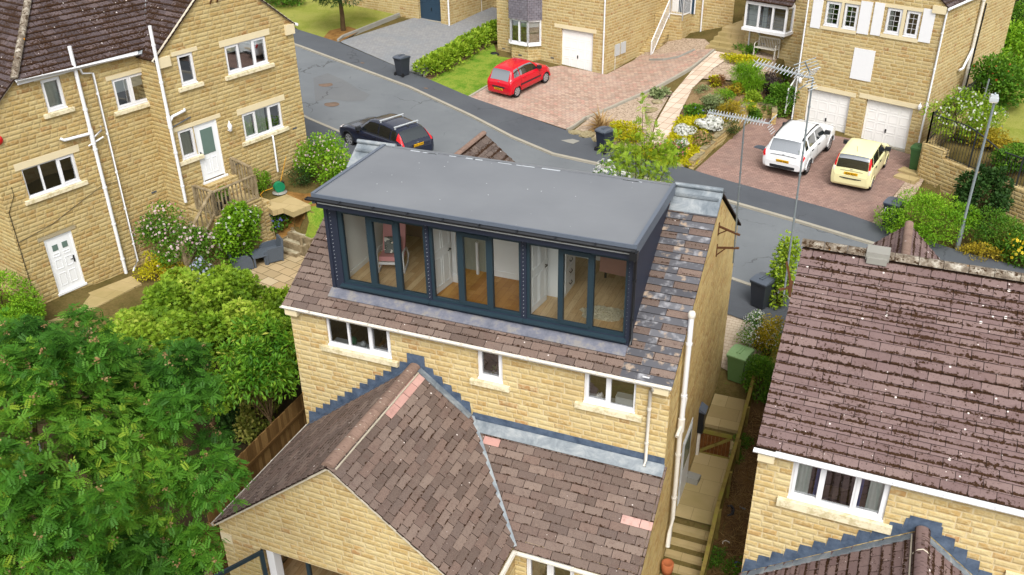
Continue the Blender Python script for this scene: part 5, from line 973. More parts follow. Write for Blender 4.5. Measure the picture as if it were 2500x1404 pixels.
b = MB(); b.face([(.7, 1.2, 4.2), (2.6, 1.2, 4.2), (2.6, 1.2, 5.7), (.7, 1.2, 5.7)]); b.box(.72, 2.48, .12, .3, 4.56, 4.6); b.build('dim_interior', M['darkroom'], Rh)
gx, gz, gk = 3.22, 4.72, .76; gc, gs = math.cos(math.atan(gk)), math.sin(math.atan(gk)); b = MB()
for sg in (1, -1):
    hh = 3.25/gc; oo = Vector((gx+sg*3.25, -5 if sg > 0 else 0, gz-.1-gk*3.25)); tiles(b, oo, (0, sg, 0), (-sg*gc, 0, gs), [(0, 0), (5, 0), (5, hh), (0, hh)], .44, .22)
xr_ = b.build('extension_roof', M['tile_moss2'], Rh); b = MB(); ridge(b, (gx, -5, gz-.02), (gx, -.06, gz-.02), .14, .46); b.build('ridge_tile', M['tile_moss2'], xr_)
b = MB(); b.beam((gx-.17, -5, gz-.16), (gx-.17, -.1, gz-.16), .025, .03); b.tube([(gx-.15, -.75, gz-.05), (gx-.08, -.75, gz+.08), (gx, -.75, gz+.12), (gx+.08, -.75, gz+.08), (gx+.15, -.75, gz-.05)], .011, 6); b.build('ridge_mortar', M['cement'], xr_)
flash_steps(Rh, ((gx-3.2, gz-3.2*gk-.02), (gx-.1, gz-.06)), 0, w=.24, up=.2); flash_steps(Rh, ((gx+3.2, gz-3.2*gk-.02), (gx+.1, gz-.06)), 0, w=.24, up=.2)
apron_strip(Rh, (gx-3.2, -.02, gz-.1-3.2*gk), (gx-.15, -.02, gz-.2), (0, -1, 0), .16, 'soaker_flashing', 'lead', .25); apron_strip(Rh, (gx+.15, -.02, gz-.2), (gx+3.2, -.02, gz-.1-3.2*gk), (0, -1, 0), .16, 'soaker_flashing', 'lead', .25)
MB().box(gx-.27, gx+.3, -.02, -.008, gz-.1, gz+.22).build('flashing_saddle', M['lead_dark'], Rh); bevel(MB().box(4.78, 5.4, -.06, .1, 4.05, 4.2).build('sill', M['lintel'], Rh), .01)
b = MB(); b.tube([(-.02, .2, 1.2), (-.2, .1, 1.25), (-.45, .05, 1.4), (-.5, .0, 1.6)], .05, 8); b.build('waste_pipe', M['bin_lid'], Rh)
b = MB(); px_, pz, ya, yb2 = 2.15, 7.0, 5.4, 9.1                     # street-side gabled projection seen over the ridge
for sg in (1, -1): oo = Vector((px_+sg*2.4, ya if sg > 0 else yb2, pz-2.3)); tiles(b, oo, (0, sg, 0), (-sg*.722, 0, .692), [(0, 0), (yb2-ya, 0), (yb2-ya, 3.32), (0, 3.32)], .44, .23)
gr_ = b.build('front_gable_roof', M['tile_moss2'], Rh); b = MB(); ridge(b, (px_, ya, pz+.02), (px_, yb2, pz+.02), .11); b.build('ridge_tile', M['ridge'], gr_)
MB().holed([(px_-2.2, 1), (px_+2.2, 1), (px_+2.2, pz-2.2), (px_, pz-.1), (px_-2.2, pz-2.2)], [], yb2-.1).build('front_gable_wall', M['stone'], Rh)
# ------------------------------------------------------------------ plants: every leaf is its own small face
def T_simple(w=.28, fold=.05): return np.array([(0, 0, 0), (.5, w, fold), (1, 0, -.08), (.5, -w, fold)]), [(0, 2, 1), (0, 3, 2)]
def T_lobed():
    v = [(0, 0, 0)]; f = []
    for k, (a, l) in enumerate(((-75, .55), (-38, .85), (0, 1.), (38, .85), (75, .55))):
        a = R(a); c, s = math.cos(a), math.sin(a); b = len(v)
        v += [(c*l*.5+s*.14, s*l*.5-c*.14, .03), (c*l, s*l, -.1*l), (c*l*.5-s*.14, s*l*.5+c*.14, .03)]; f += [(0, b, b+1), (0, b+1, b+2)]
    return np.array(v), f
def T_pinnate(n=5):
    v = []; f = []
    def leaflet(x, y, ang, l, w):
        b = len(v); c, s = math.cos(ang), math.sin(ang)
        for p, q in ((0, 0), (.5, w), (1, 0), (.5, -w)): v.append((x+(p*c-q*s)*l, y+(p*s+q*c)*l, -.30*(x**2)-.10*abs((p*s+q*c)*l)))
        f.extend([(b, b+1, b+2), (b, b+2, b+3)])
    for i in range(n):
        x = .2+.72*i/n; l = .33*(1-.25*abs(i-n*.45)/n)
        for sg in (1, -1): leaflet(x, 0, sg*R(62), l, .23)
    leaflet(.92, 0, 0, .3, .23); b = len(v); v += [(0, .008, 0), (.95, .004, -.27), (0, -.008, 0)]; f.append((b, b+1, b+2)); return np.array(v), f
def T_blade(): return np.array([(0, .03, 0), (.5, .035, .05), (1, 0, -.15), (.5, -.035, .05), (0, -.03, 0)]), [(0, 1, 3), (0, 3, 4), (1, 2, 3)]
def T_petal(): 
    v = [(0, 0, .05)]; f = []
    for k in range(5): a = k*2*math.pi/5; v += [(.5*math.cos(a-.5), .5*math.sin(a-.5), 0), (.62*math.cos(a), .62*math.sin(a), .05), (.5*math.cos(a+.5), .5*math.sin(a+.5), 0)]; f += [(0, 1+3*k, 2+3*k), (0, 2+3*k, 3+3*k)]
    return np.array(v), f
TS, TW, TL, TP, TB, TF = T_simple(.2), T_simple(.34), T_lobed(), T_pinnate(), T_blade(), T_petal()
def norm(a): return a/np.maximum(np.linalg.norm(a, axis=-1, keepdims=True), 1e-9)
def leaves(name, P, D, size, tmpl, mat, rnd, parent=None, jitter=.5, up=None):
    tv, tf = tmpl; N = len(P); P = np.asarray(P, float); D = norm(np.asarray(D, float)); size = np.broadcast_to(np.asarray(size, float), (N,))
    u = np.tile(np.array([0, 0, 1.]), (N, 1)) if up is None else np.asarray(up, float); u = u+RNG.normal(0, jitter, (N, 3))
    n = norm(u-(u*D).sum(1, keepdims=True)*D); y = np.cross(n, D)
    V = P[:, None, :]+size[:, None, None]*(tv[None, :, 0:1]*D[:, None]+tv[None, :, 1:2]*y[:, None]+tv[None, :, 2:3]*n[:, None])
    k = len(tv); F = (np.array(tf)[None]+(np.arange(N)*k)[:, None, None]).reshape(-1, 3)
    me = bpy.data.meshes.new(name); me.vertices.add(N*k); me.vertices.foreach_set('co', V.reshape(-1)); nf = len(F)
    me.loops.add(nf*3); me.loops.foreach_set('vertex_index', F.reshape(-1).astype(np.int32)); me.polygons.add(nf)
    me.polygons.foreach_set('loop_start', np.arange(0, nf*3, 3, dtype=np.int32)); me.polygons.foreach_set('loop_total', np.full(nf, 3, np.int32))
    at = me.attributes.new('rnd', 'FLOAT', 'FACE'); at.data.foreach_set('value', np.repeat(np.clip(rnd, 0, 1), len(tf)).astype(np.float32)); me.update(calc_edges=True)
    me.materials.append(M[mat]); o = bpy.data.objects.new(name, me); COL.objects.link(o)
    if parent: o.parent = parent
    return o
def cloud(blobs, n, depth=.35, top=-.4):
    B = np.array(blobs, float)
    if B.shape[1] == 4: B = np.concatenate([B, B[:, 3:4], B[:, 3:4]], 1)
    wgt = (B[:, 3]*B[:, 4]+B[:, 3]*B[:, 5]); i = RNG.choice(len(B), n, p=wgt/wgt.sum()); d = norm(RNG.normal(0, 1, (n, 3)))
    d[:, 2] = np.where(d[:, 2] < top, -d[:, 2], d[:, 2]); r = 1-np.abs(RNG.normal(0, depth, n)); r = np.clip(r, .1, 1.08)
    return B[i, :3]+d*B[i, 3:6]*r[:, None], d, i
def lumps(c, r, n, k=.42, seed=0, zmin=-.3, spread=.78):
    g = np.random.default_rng(seed); d = norm(g.normal(0, 1, (n, 3))); d[:, 2] = np.where(d[:, 2] < zmin, np.abs(d[:, 2]), d[:, 2]); r = np.array(r, float); s = g.uniform(.7, 1.25, n)*k
    P = np.array(c)+d*r*g.uniform(spread*.8, spread*1.12, (n, 1)); return np.concatenate([P, s[:, None]*r[None]], 1)
LM = {}
def lm(key, *c): M[key] = leaf_mat(key, *c)
lm('lf_rowan', A(30, 78, 16), A(70, 131, 28), A(116, 167, 42), A(164, 190, 54)); lm('lf_acer', A(84, 128, 18), A(140, 180, 32), A(194, 214, 76), A(214, 224, 96))
lm('lf_laurel', A(48, 104, 16), A(92, 152, 24), A(168, 204, 56), A(206, 206, 92)); lm('lf_green', A(48, 92, 18), A(86, 140, 28), A(136, 176, 48)); lm('lf_bright', A(76, 134, 14), A(122, 176, 22), A(168, 206, 50))
lm('lf_dark', A(26, 56, 20), A(46, 84, 30), A(84, 122, 50)); lm('lf_lime', A(96, 140, 20), A(150, 184, 36), A(188, 208, 66)); lm('lf_yellow', A(140, 156, 10), A(206, 198, 16), A(240, 226, 40))
lm('lf_gold', A(120, 110, 20), A(186, 160, 30), A(216, 196, 60)); lm('lf_grey', A(92, 116, 70), A(142, 160, 104), A(186, 196, 140)); lm('lf_purple', A(40, 36, 40), A(62, 54, 56), A(92, 76, 74)); lm('lf_rust', A(90, 60, 34), A(136, 90, 50), A(168, 120, 70))
lm('lf_varieg', A(70, 96, 20), A(140, 150, 50), A(214, 204, 110)); lm('fl_white', A(226, 228, 214), A(240, 240, 232), A(250, 250, 246)); lm('fl_pink', A(226, 170, 182), A(240, 206, 212), A(248, 234, 234)); lm('fl_rose', A(220, 90, 120), A(236, 130, 150), A(244, 180, 190))
lm('fl_blue', A(86, 80, 190), A(120, 116, 216), A(160, 170, 230)); lm('fl_lilac', A(170, 180, 220), A(200, 206, 234), A(226, 230, 244)); lm('fl_tan', A(150, 112, 70), A(182, 144, 94), A(206, 176, 130)); lm('fl_red', A(170, 60, 30), A(200, 90, 40), A(216, 120, 60)); lm('fl_yellow', A(230, 190, 10), A(244, 212, 30), A(250, 228, 70)); lm('straw', A(150, 112, 62), A(190, 154, 98), A(216, 188, 134))
def stems(root, base, tips, r=.02, name='stem', mat='trunk'):
    m = MB()
    for t in tips: b = Vector(base); t = Vector(t); m.tube([b+Vector((random.uniform(-.04, .04), random.uniform(-.04, .04), 0)), b.lerp(t, .5)+Vector((0, 0, .1*(t-b).length)), t], [r, r*.7, r*.35], 5)
    return m.build(name, M[mat], root)
def shrub(label, loc, size, n, leaf, mat, tm=None, flowers=None, cat='shrub', name='shrub', nl=12, seed=None, group=None, droop=0., jitter=.5, k=.42, fname='blossom', zmin=-.8, depth=.35):
    # size = (width, depth, height); loc = base on the ground
    loc = Vector(loc); root = thing(name, label, cat, loc, 0, group); w, d, h = size; seed = seed if seed is not None else int(abs(loc.x*91+loc.y*57)*10)
    B = np.concatenate([[(0, 0, h*.44, w*.42, d*.42, h*.45)], lumps((0, 0, h*.5), (w*.5, d*.5, h*.5), nl, k, seed, zmin)]); B[:, 2] = np.maximum(B[:, 2], B[:, 5]*.75)
    P, D, i = cloud(B, n, depth, -.95); P[:, 2] = np.abs(P[:, 2]); g = np.random.default_rng(seed); cl = g.normal(0, .13, len(B)); rn = .5+cl[i]+RNG.normal(0, .2, n)
    ax = D*.8+np.array([0, 0, .25-droop])+RNG.normal(0, .55, (n, 3)); leaves('foliage', P, ax, leaf*RNG.uniform(.7, 1.25, n), tm or TS, mat, rn, root, jitter)
    stems(root, (0, 0, -.1), [tuple(b[:3]) for b in B[:6]], .02+.008*h)
    if flowers:
        fn, fs, fm = flowers; P, D, i = cloud(B, fn, .08, .0); P = P+D*.04; leaves(fname, P, np.cross(D, RNG.normal(0, 1, (fn, 3))), fs*RNG.uniform(.7, 1.3, fn), TF, fm, RNG.uniform(0, 1, fn), root, .25, up=D)
    return root
def S(label, px, py, size, n, leaf, mat, tm=None, flowers=None, **k): p = G(px, py); return shrub(label, (p.x, p.y, p.z-.03), size, n, leaf, mat, tm, flowers, **k)
def tree_wood(root, base, fork, tips, r0=.14, r1=.05):
    m = MB(); base = Vector(base); fork = Vector(fork); mid = base.lerp(fork, .5)+Vector((.08, -.05, 0)); m.tube([base, mid, fork], [r0, r0*.8, r0*.62], 9)
    for t in tips: t = Vector(t); q = fork.lerp(t, .5)+Vector((random.uniform(-.2, .2), random.uniform(-.2, .2), .15)); m.tube([fork-(fork-mid)*.1, q, t], [r1, r1*.6, r1*.25], 6)
    return m.build('trunk', M['trunk'], root)
def SC2(label, px, py, size, n, leaf, mat, tm=None, flowers=None, **k):        # placed by the centre of the plant in view
    zs_ = np.linspace(9, -3, 600); q_ = ray(px, py); k_ = (zs_-CAMP.z)/q_.z; f_ = zs_-(hgt(CAMP.x+q_.x*k_, CAMP.y+q_.y*k_)+size[2]*.5); p = at_z(px, py, float(zs_[int(np.argmax(f_ < 0))]))
    return shrub(label, (p.x, p.y, h1(p.x, p.y)-.03), size, n, leaf, mat, tm, flowers, **k)
# --- big rowan close to the camera
rc = at_d(95, 1165, 15.0); rz = h1(rc.x, rc.y); RT = thing('rowan_tree', 'big rowan tree with feathery leaves and faded flower heads in the foreground', 'tree', (rc.x, rc.y, rz)); cl = Vector((0, 0, rc.z-rz))
B = np.concatenate([[(0, 0, cl.z, 2.1, 2.1, 2.05)], lumps(cl, (2.7, 2.7, 2.6), 95, .155, 5, -.9, .84)])
nw = 5600; P, D, i = cloud(B, nw, .22, -.9); sh = norm(D*.75+np.array([0, 0, .75])+RNG.normal(0, .25, (nw, 3))); g = np.random.default_rng(3); clr = g.normal(0, .12, len(B)); LP = []; LD = []; LR = []; LS = []
for a in range(8):
    t = norm(np.cross(sh, np.array([.3, .9, .1]))); bt_ = np.cross(sh, t); an = 2*math.pi*a/8+RNG.uniform(-.4, .4, nw); d = t*np.cos(an)[:, None]+bt_*np.sin(an)[:, None]
    LP.append(P+sh*RNG.uniform(-.12, .05, nw)[:, None]); LD.append(d+sh*RNG.uniform(-.1, .5, nw)[:, None]); LR.append(.45+1.5*clr[i]+RNG.normal(0, .13, nw)); LS.append(RNG.uniform(.11, .175, nw))
leaves('crown', np.concatenate(LP), np.concatenate(LD), np.concatenate(LS), TP, 'lf_rowan', np.concatenate(LR), RT, .15)
k = RNG.choice(nw, 500, False); q = np.repeat(P[k]+sh[k]*.05, 16, 0)+RNG.normal(0, .026, (500*16, 3)); leaves('flower_head', q, RNG.normal(0, 1, q.shape), .024, TF, 'fl_tan', RNG.uniform(0, 1, len(q)), RT, 1.)
tree_wood(RT, (0, 0, -.3), (0, 0, cl.z-2.2), [tuple(b[:3]) for b in B[1:16]], .16, .07)
# --- acer beside the patio
ac = at_z(480, 850, 3.5); az = h1(ac.x, ac.y); AT = thing('acer_tree', 'light yellow-green maple tree beside the stone patio', 'tree', (ac.x, ac.y, az)); hc_ = 3.5-az
B = np.concatenate([[(0, 0, hc_, 1.5, 1.7, 1.3)], lumps((0, 0, hc_), (2.7, 2.8, 2.0), 80, .17, 9, -.7, .86)])
n = 36000; P, D, i = cloud(B, n, .2, -.8); g = np.random.default_rng(4); clr = g.normal(0, .15, len(B)); leaves('crown', P, D*.7+RNG.normal(0, .6, (n, 3))+np.array([0, 0, -.1]), RNG.uniform(.075, .13, n), TL, 'lf_acer', .42+clr[i]+.16*D[:, 2]*0+RNG.normal(0, .17, n), AT, .5)
tree_wood(AT, (0, 0, -.2), (0, 0, 1.1), [tuple(b[:3]) for b in B[1:14]], .12, .06)
# --- laurel between the maple and the house wall
p = at_y(685, 925, -.3); lz = h1(p.x-.5, p.y); LT = thing('laurel_tree', 'glossy laurel with long pale green leaves against the corner of the middle house', 'tree', (p.x-.75, p.y+.2, lz)); hl = p.z-lz
B = np.concatenate([[(0, 0, hl, .75, .8, .9)], lumps((0, 0, hl), (1.05, 1.1, 1.35), 18, .34, 21, -.6, .8)]); n = 3600; P, D, i = cloud(B, n, .3, -.6); leaves('crown', P, D*.9+RNG.normal(0, .5, (n, 3))+np.array([0, 0, -.25]), RNG.uniform(.13, .22, n), T_simple(.17), 'lf_laurel', .42+RNG.normal(0, .24, n), LT, .35)
tree_wood(LT, (0, 0, -.2), (0, 0, hl*.5), [tuple(b[:3]) for b in B[1:8]], .06, .03)
q = at_z(620, 965, 1.9); shrub('variegated shrub with cream-edged leaves by the brown board fence', (q.x, q.y, h1(q.x, q.y)), (1.3, 1.3, 2.2), 1700, .13, 'lf_varieg', TW, seed=31)
q = at_z(565, 1020, .6); shrub('dark shady undergrowth shrub beside the brown board fence', (q.x, q.y, h1(q.x, q.y)), (1.6, 1.6, .9), 1100, .12, 'lf_dark', TW, seed=33)
for (x, y, z), (w_, h_), l in (((690, 735, 1.9), (1.0, 1.1), 'pale green elder shrub at the end of the patio, by the roof corner'), ((712, 810, 2.2), (1.5, 2.4), 'fresh green shrub between the maple and the house corner'), ((650, 830, 2.2), (1.8, 2.4), 'leafy green shrub behind the laurel')):
    q = at_z(x, y, z); shrub(l, (q.x, q.y, h1(q.x, q.y)), (w_, w_, h_), 2600, .12, 'lf_lime' if y < 780 else 'lf_bright', TW)
# --- conifer hedges at the left edge
for (x, y, z), sz, l in (((-5, 735, 2.6), (3.4, 2.6, 3.6), 'bright green conifer dome beside the white lower door'), ((10, 815, 2.0), (3.0, 2.6, 2.6), 'lower yellow-green conifer dome in front of the taller one')):
    q = at_z(x, y, z); zb = h1(q.x, q.y); shrub(l, (q.x, q.y, zb), (sz[0], sz[1], z-zb+sz[2]*.35), 7000, .11, 'lf_bright', TS, nl=16, k=.3, droop=.3, depth=.15)
# --- patio planting
SC2('pink and white flowering rose shrub against the tall house', 432, 590, (3.0, 2.2, 2.4), 5200, .1, 'lf_green', TW, (420, .075, 'fl_pink'))
q = at_v(580, 556, Vector((-22.2, 5, 0))+Vector((.972, -.237, 0))*3.0, 76.3); zb = h1(q.x, q.y); shrub('climbing hydrangea mound with white lacecaps below the wooden landing', (q.x, q.y, zb), (1.0, 2.9, 2*(q.z-zb)-.75), 6000, .12, 'lf_bright', TW, (120, .085, 'fl_white'), nl=14, k=.34)
S('golden yellow shrub beside the grey armchairs and the pipes', 385, 680, (1.4, 1.2, .95), 2000, .07, 'lf_yellow', TW); S('yellow-green spurge behind the golden shrub', 430, 690, (1.0, .9, .8), 900, .09, 'lf_gold', TW)
SC2('blue flowering geranium clump beside the stone slab', 682, 537, (1.2, 1.1, .7), 1600, .1, 'lf_green', TW, (110, .06, 'fl_blue')); S('pale lilac flowering plant in front of the grey armchair', 500, 690, (1.2, 1.0, 1.0), 1200, .09, 'lf_green', TS, (170, .07, 'fl_lilac'))
S('feathery green shrub at the foot of the wooden stair rail', 415, 575, (1.6, 1.2, 1.5), 1500, .12, 'lf_green', TB); S('round clipped yellow-green bush by the tall house wall', 637, 462, (.8, .8, .9), 1300, .07, 'lf_bright', TW)
S('small dark grey-green bush by the corner of the tall house', 735, 450, (1.2, 1.1, .9), 1700, .07, 'lf_dark', TS); SC2('pink flowering hydrangea bush at the corner of the tall house', 800, 392, (2.6, 2.2, 2.0), 5200, .1, 'lf_bright', TW, (230, .06, 'fl_pink'))
S('small pink flowering plant at the edge of the patio paving', 600, 720, (.8, .8, .6), 500, .08, 'lf_green', TW, (30, .06, 'fl_pink'))
# --- lime green tree on the street side of the house, with a white flowering shrub under it
q = at_y(1560, 385, 11.6); tz = h1(q.x, q.y); FT = thing('rowan_sapling', 'airy lime-green young tree with wispy shoots rising behind the flat roof', 'tree', (q.x, q.y, tz)); hh = q.z-tz
B = np.concatenate([[(0, 0, hh-.2, .7, .7, .6)], lumps((0, 0, hh-.2), (1.25, 1.0, .95), 22, .27, 44, -.8, .9), [(.1, 0, hh+1.0, .18, .18, .5), (.02, 0, hh+1.75, .12, .12, .4), (-.2, .1, hh+1.0, .15, .15, .3), (.45, .1, hh+.9, .14, .14, .3)]])
n = 1500; P, D, i = cloud(B, n, .35, -.8); leaves('crown', P, D*.8+RNG.normal(0, .55, (n, 3)), RNG.uniform(.14, .24, n), TP, 'lf_lime', .5+RNG.normal(0, .22, n), FT, .3)
tree_wood(FT, (0, 0, -.2), (0, 0, hh*.55), [tuple(b[:3]) for b in B[1:16]]+[tuple(b[:3]) for b in B[-4:]], .05, .022)
q = at_y(1490, 432, 9.6); zb = h1(q.x, q.y); shrub('white flowering shrub just showing over the back of the flat roof', (q.x, q.y, zb), (2.2, 1.6, q.z-zb+.15), 2600, .1, 'lf_green', TW, (900, .07, 'fl_white'))
# --- far gardens
hp = [G(1046+(1205-1046)*k/7, 186-(186-94)*k/7) for k in range(8)]; HG = thing('hedge', 'yellow-green low hedge between the lawn and the grey drive', 'hedge', tuple(hp[0]))
B = np.array([[p.x-hp[0].x+random.uniform(-.15, .15), p.y-hp[0].y, p.z-hp[0].z+.42, .85, .6, random.uniform(.45, .62)] for p in hp for _ in (0, 1)]); P, D, i = cloud(B, 6500, .3); leaves('foliage', P, D+RNG.normal(0, .6, P.shape)+np.array([0, 0, .3]), RNG.uniform(.11, .2, 6500), TW, 'lf_lime', .5+RNG.normal(0, .24, 6500), HG, .5); stems(HG, (0, 0, 0), [tuple(b[:3]) for b in B], .02)
q = G(838, 78); PT = thing('pine_tree', 'dark pine tree with a bare trunk on the dry lawn at the top edge', 'tree', (q.x, q.y, q.z)); B = np.concatenate([lumps((0, 0, 2.7), (2.1, 2.1, .95), 26, .3, 8, -.9, .8)]); n = 7000; P, D, i = cloud(B, n, .35, -.9); leaves('crown', P, D+RNG.normal(0, .6, (n, 3)), RNG.uniform(.16, .3, n), T_simple(.07), 'lf_dark', .5+RNG.normal(0, .22, n), PT, .6); tree_wood(PT, (0, 0, -.2), (.0, 0, 2.2), [tuple(b[:3]) for b in B[:12]], .17, .07)
S('dense green hedge bush at the top edge by the dry lawn', 690, 14, (3.5, 2.5, 1.6), 3500, .14, 'lf_green', TW)
yc = thing('ground_cover', 'yellow flowering ground cover spreading beside the flagged path', 'ground cover', tuple(G(1650, 340))); o0_ = G(1650, 340); pts = []
for _ in range(6500):
    v_ = random.random(); y_ = 292+118*v_; xl_, xr_2 = 1655-52*v_, 1738-40*v_; p_ = G(random.uniform(xl_, xr_2), y_); pts.append((p_.x-o0_.x, p_.y-o0_.y, p_.z-o0_.z+random.uniform(.05, .22)))
pts = np.array(pts); leaves('foliage', pts, RNG.normal(0, 1, pts.shape)+np.array([0, 0, .6]), RNG.uniform(.09, .16, len(pts)), TW, 'lf_yellow', RNG.normal(.62, .2, len(pts)), yc, .6)
S('white round candytuft cushion, the biggest of three beside the low wall', 1730, 322, (1.15, 1.0, .72), 900, .07, 'lf_grey', TS, (1500, .075, 'fl_white'), group='white candytuft cushions'); S('middle-sized white candytuft cushion in the yellow ground cover', 1672, 332, (.9, .8, .5), 700, .07, 'lf_grey', TS, (520, .075, 'fl_white'), group='white candytuft cushions')
S('smallest white candytuft tuft in the yellow ground cover nearest the street', 1664, 364, (.6, .6, .45), 400, .07, 'lf_green', TS, (230, .075, 'fl_white'), group='white candytuft cushions'); S('round pinkish-brown thrift cushion beside the low wall', 1710, 356, (1.0, .9, .7), 1500, .07, 'lf_green', TS, (420, .06, 'fl_tan'))
S('round dark green bush beside the white handrail of the two-garage house', 1898, 286, (1.55, 1.3, 1.5), 4000, .1, 'lf_green', TW); S('tall grassy green clump on the gravel edge below the bench', 1825, 222, (1.7, 1.4, 1.2), 2400, .3, 'lf_bright', TB, depth=.6); S('dark purple smoke bush in the flower bed', 1862, 232, (1.5, 1.2, 1.1), 2400, .09, 'lf_purple', TW)
S('orange and gold heather in the flower bed', 1785, 285, (1.3, 1.1, .75), 1900, .08, 'lf_gold', TS); S('pale grey-green foliage clump in the flower bed', 1735, 275, (1.3, 1.0, .85), 1500, .12, 'lf_grey', TS); S('yellow-green flowering clump in the flower bed', 1820, 270, (1.1, 1.0, .6), 1100, .09, 'lf_lime', TS, (60, .06, 'fl_yellow'))
S('bronze-leaved shrub in the flower bed', 1852, 268, (.9, .8, .7), 900, .08, 'lf_rust', TW); S('small rust red shrub beside the gravel edge', 1755, 210, (.9, .8, .5), 700, .08, 'lf_rust', TW); S('yellow-tipped shrub below the tall grassy clump', 1798, 232, (1.0, .8, .6), 900, .1, 'lf_gold', TW); S('small yellow shrub near the flagged path', 1745, 212, (.6, .5, .55), 500, .1, 'lf_yellow', TW)
S('leafy green clump beside the path with a purple flower', 1690, 285, (1.0, .9, .6), 1100, .1, 'lf_green', TW, (12, .08, 'fl_blue')); S('green shrub under the wall of the two-garage house', 1915, 205, (1.6, 1.1, .8), 1700, .1, 'lf_green', TW); S('yellow creeping plant beside the white bench', 1808, 152, (2.4, 1.3, .35), 2000, .1, 'lf_yellow', TW); S('green shrub at the corner beside the bench steps', 1822, 130, (1.4, 1.0, .5), 900, .1, 'lf_green', TW)
S('small yellow-green plant by the low curved wall', 1862, 278, (.7, .6, .4), 500, .1, 'lf_lime', TW); S('grey-green lavender above the low wall', 1775, 322, (1.2, 1.0, .6), 1200, .08, 'lf_dark', TS)
S('low green clump near the curved end of the low wall', 1835, 292, (1.1, .9, .5), 900, .1, 'lf_green', TW); S('bright green hebe in the middle of the flower bed', 1765, 255, (1.1, .9, .7), 1200, .08, 'lf_bright', TS); S('olive ground plant between the heather and the candytuft', 1752, 300, (1.3, .8, .4), 900, .09, 'lf_gold', TS); S('dark leafy clump below the purple bush', 1880, 250, (1.0, .9, .6), 900, .1, 'lf_dark', TW); S('fresh green clump beside the smoke bush', 1835, 250, (.9, .8, .6), 800, .1, 'lf_lime', TW)
S('grey-green sedum at the upper edge of the flower bed', 1715, 225, (.8, .7, .35), 500, .08, 'lf_grey', TS); S('mixed green tuft under the white handrail', 1925, 250, (1.1, .9, .8), 1000, .1, 'lf_green', TW)
S('yellow-green spiraea beside the navy bin', 1530, 345, (1.7, 1.4, .95), 2600, .09, 'lf_yellow', TW); S('pale hosta clump among rocks beside the path', 1610, 238, (.9, .8, .45), 600, .16, 'lf_grey', TW); S('pink roses at the street end of the flagged path', 1640, 392, (1.5, 1.3, .9), 1300, .09, 'lf_green', TW, (90, .09, 'fl_rose')); S('yellow-green ground plant under the young tree', 1580, 385, (1.4, 1.2, .6), 1300, .09, 'lf_yellow', TW)
q = G(1465, 318); ST = thing('straw_grass', 'dried straw-coloured cordyline on the gravel beside the navy bin', 'plant', tuple(q)); n = 130; d = norm(RNG.normal(0, 1, (n, 3))*np.array([1, 1, .5])+np.array([0, 0, .6])); leaves('foliage', RNG.normal(0, .08, (n, 3))+np.array([0, 0, .1]), d, RNG.uniform(.5, 1.1, n), TB, 'straw', RNG.uniform(0, 1, n), ST, .3)
# raised garden behind the iron railing, and the bank below its wall
SC2('big glossy green shrub behind the two-garage house', 2420, 140, (4.4, 3.4, 3.2), 8000, .16, 'lf_bright', TW, nl=16, k=.34); SC2('red-tipped photinia in front of the big glossy shrub', 2450, 205, (3.0, 2.4, 2.2), 4200, .15, 'lf_green', TW, (40, .08, 'fl_red')); SC2('white flowering viburnum behind the railing', 2372, 232, (2.4, 2.0, 1.8), 3200, .13, 'lf_bright', TW, (300, .11, 'fl_white'))
SC2('willowy yellow-green spiraea with white sprays just behind the railing', 2350, 290, (2.6, 2.0, 1.9), 4200, .14, 'lf_lime', TS, (230, .08, 'fl_white'), droop=.2); S('low olive-green shrub behind the railing', 2410, 362, (2.2, 1.2, .8), 2000, .11, 'lf_gold', TS); S('green hedge shrub at the right end of the railing', 2470, 415, (2.0, 1.2, .9), 2400, .11, 'lf_green', TW)
S('purple-leaved shrub at the top right of the raised garden', 2490, 75, (3., 2.5, 2.4), 2600, .16, 'lf_purple', TW); S('fresh green shrub high in the raised garden', 2460, 105, (3.4, 2.6, 2.2), 3600, .15, 'lf_green', TW); S('ivy growing at the foot of the house wall by the railing', 2290, 245, (1.2, 1.0, 1.0), 900, .12, 'lf_green', TW)
SC2('broad bright green bush on the bank left of the lamp post', 2262, 530, (3.7, 3.0, 1.9), 9500, .1, 'lf_bright', TS, nl=18, k=.32, depth=.2); SC2('dark rhododendron against the garden wall behind the lamp post', 2400, 478, (2.1, 1.6, 2.3), 5000, .13, 'lf_dark', TW, nl=18, k=.3, depth=.2)
SC2('mid green shrub on the bank right of the lamp post', 2430, 560, (2.6, 1.8, 1.5), 4200, .1, 'lf_green', TS, nl=14, k=.32); S('dry straggly plants at the foot of the lamp post', 2395, 630, (1.8, 1.0, .5), 900, .1, 'lf_gold', TS); S('yellow flowering weed at the right edge of the bank', 2480, 650, (1.4, 1.2, 1.2), 1500, .12, 'lf_green', TS, (110, .09, 'fl_yellow')); S('green weeds along the far right footway', 2540, 640, (2.5, 2.0, 1.6), 2500, .12, 'lf_green', TS)
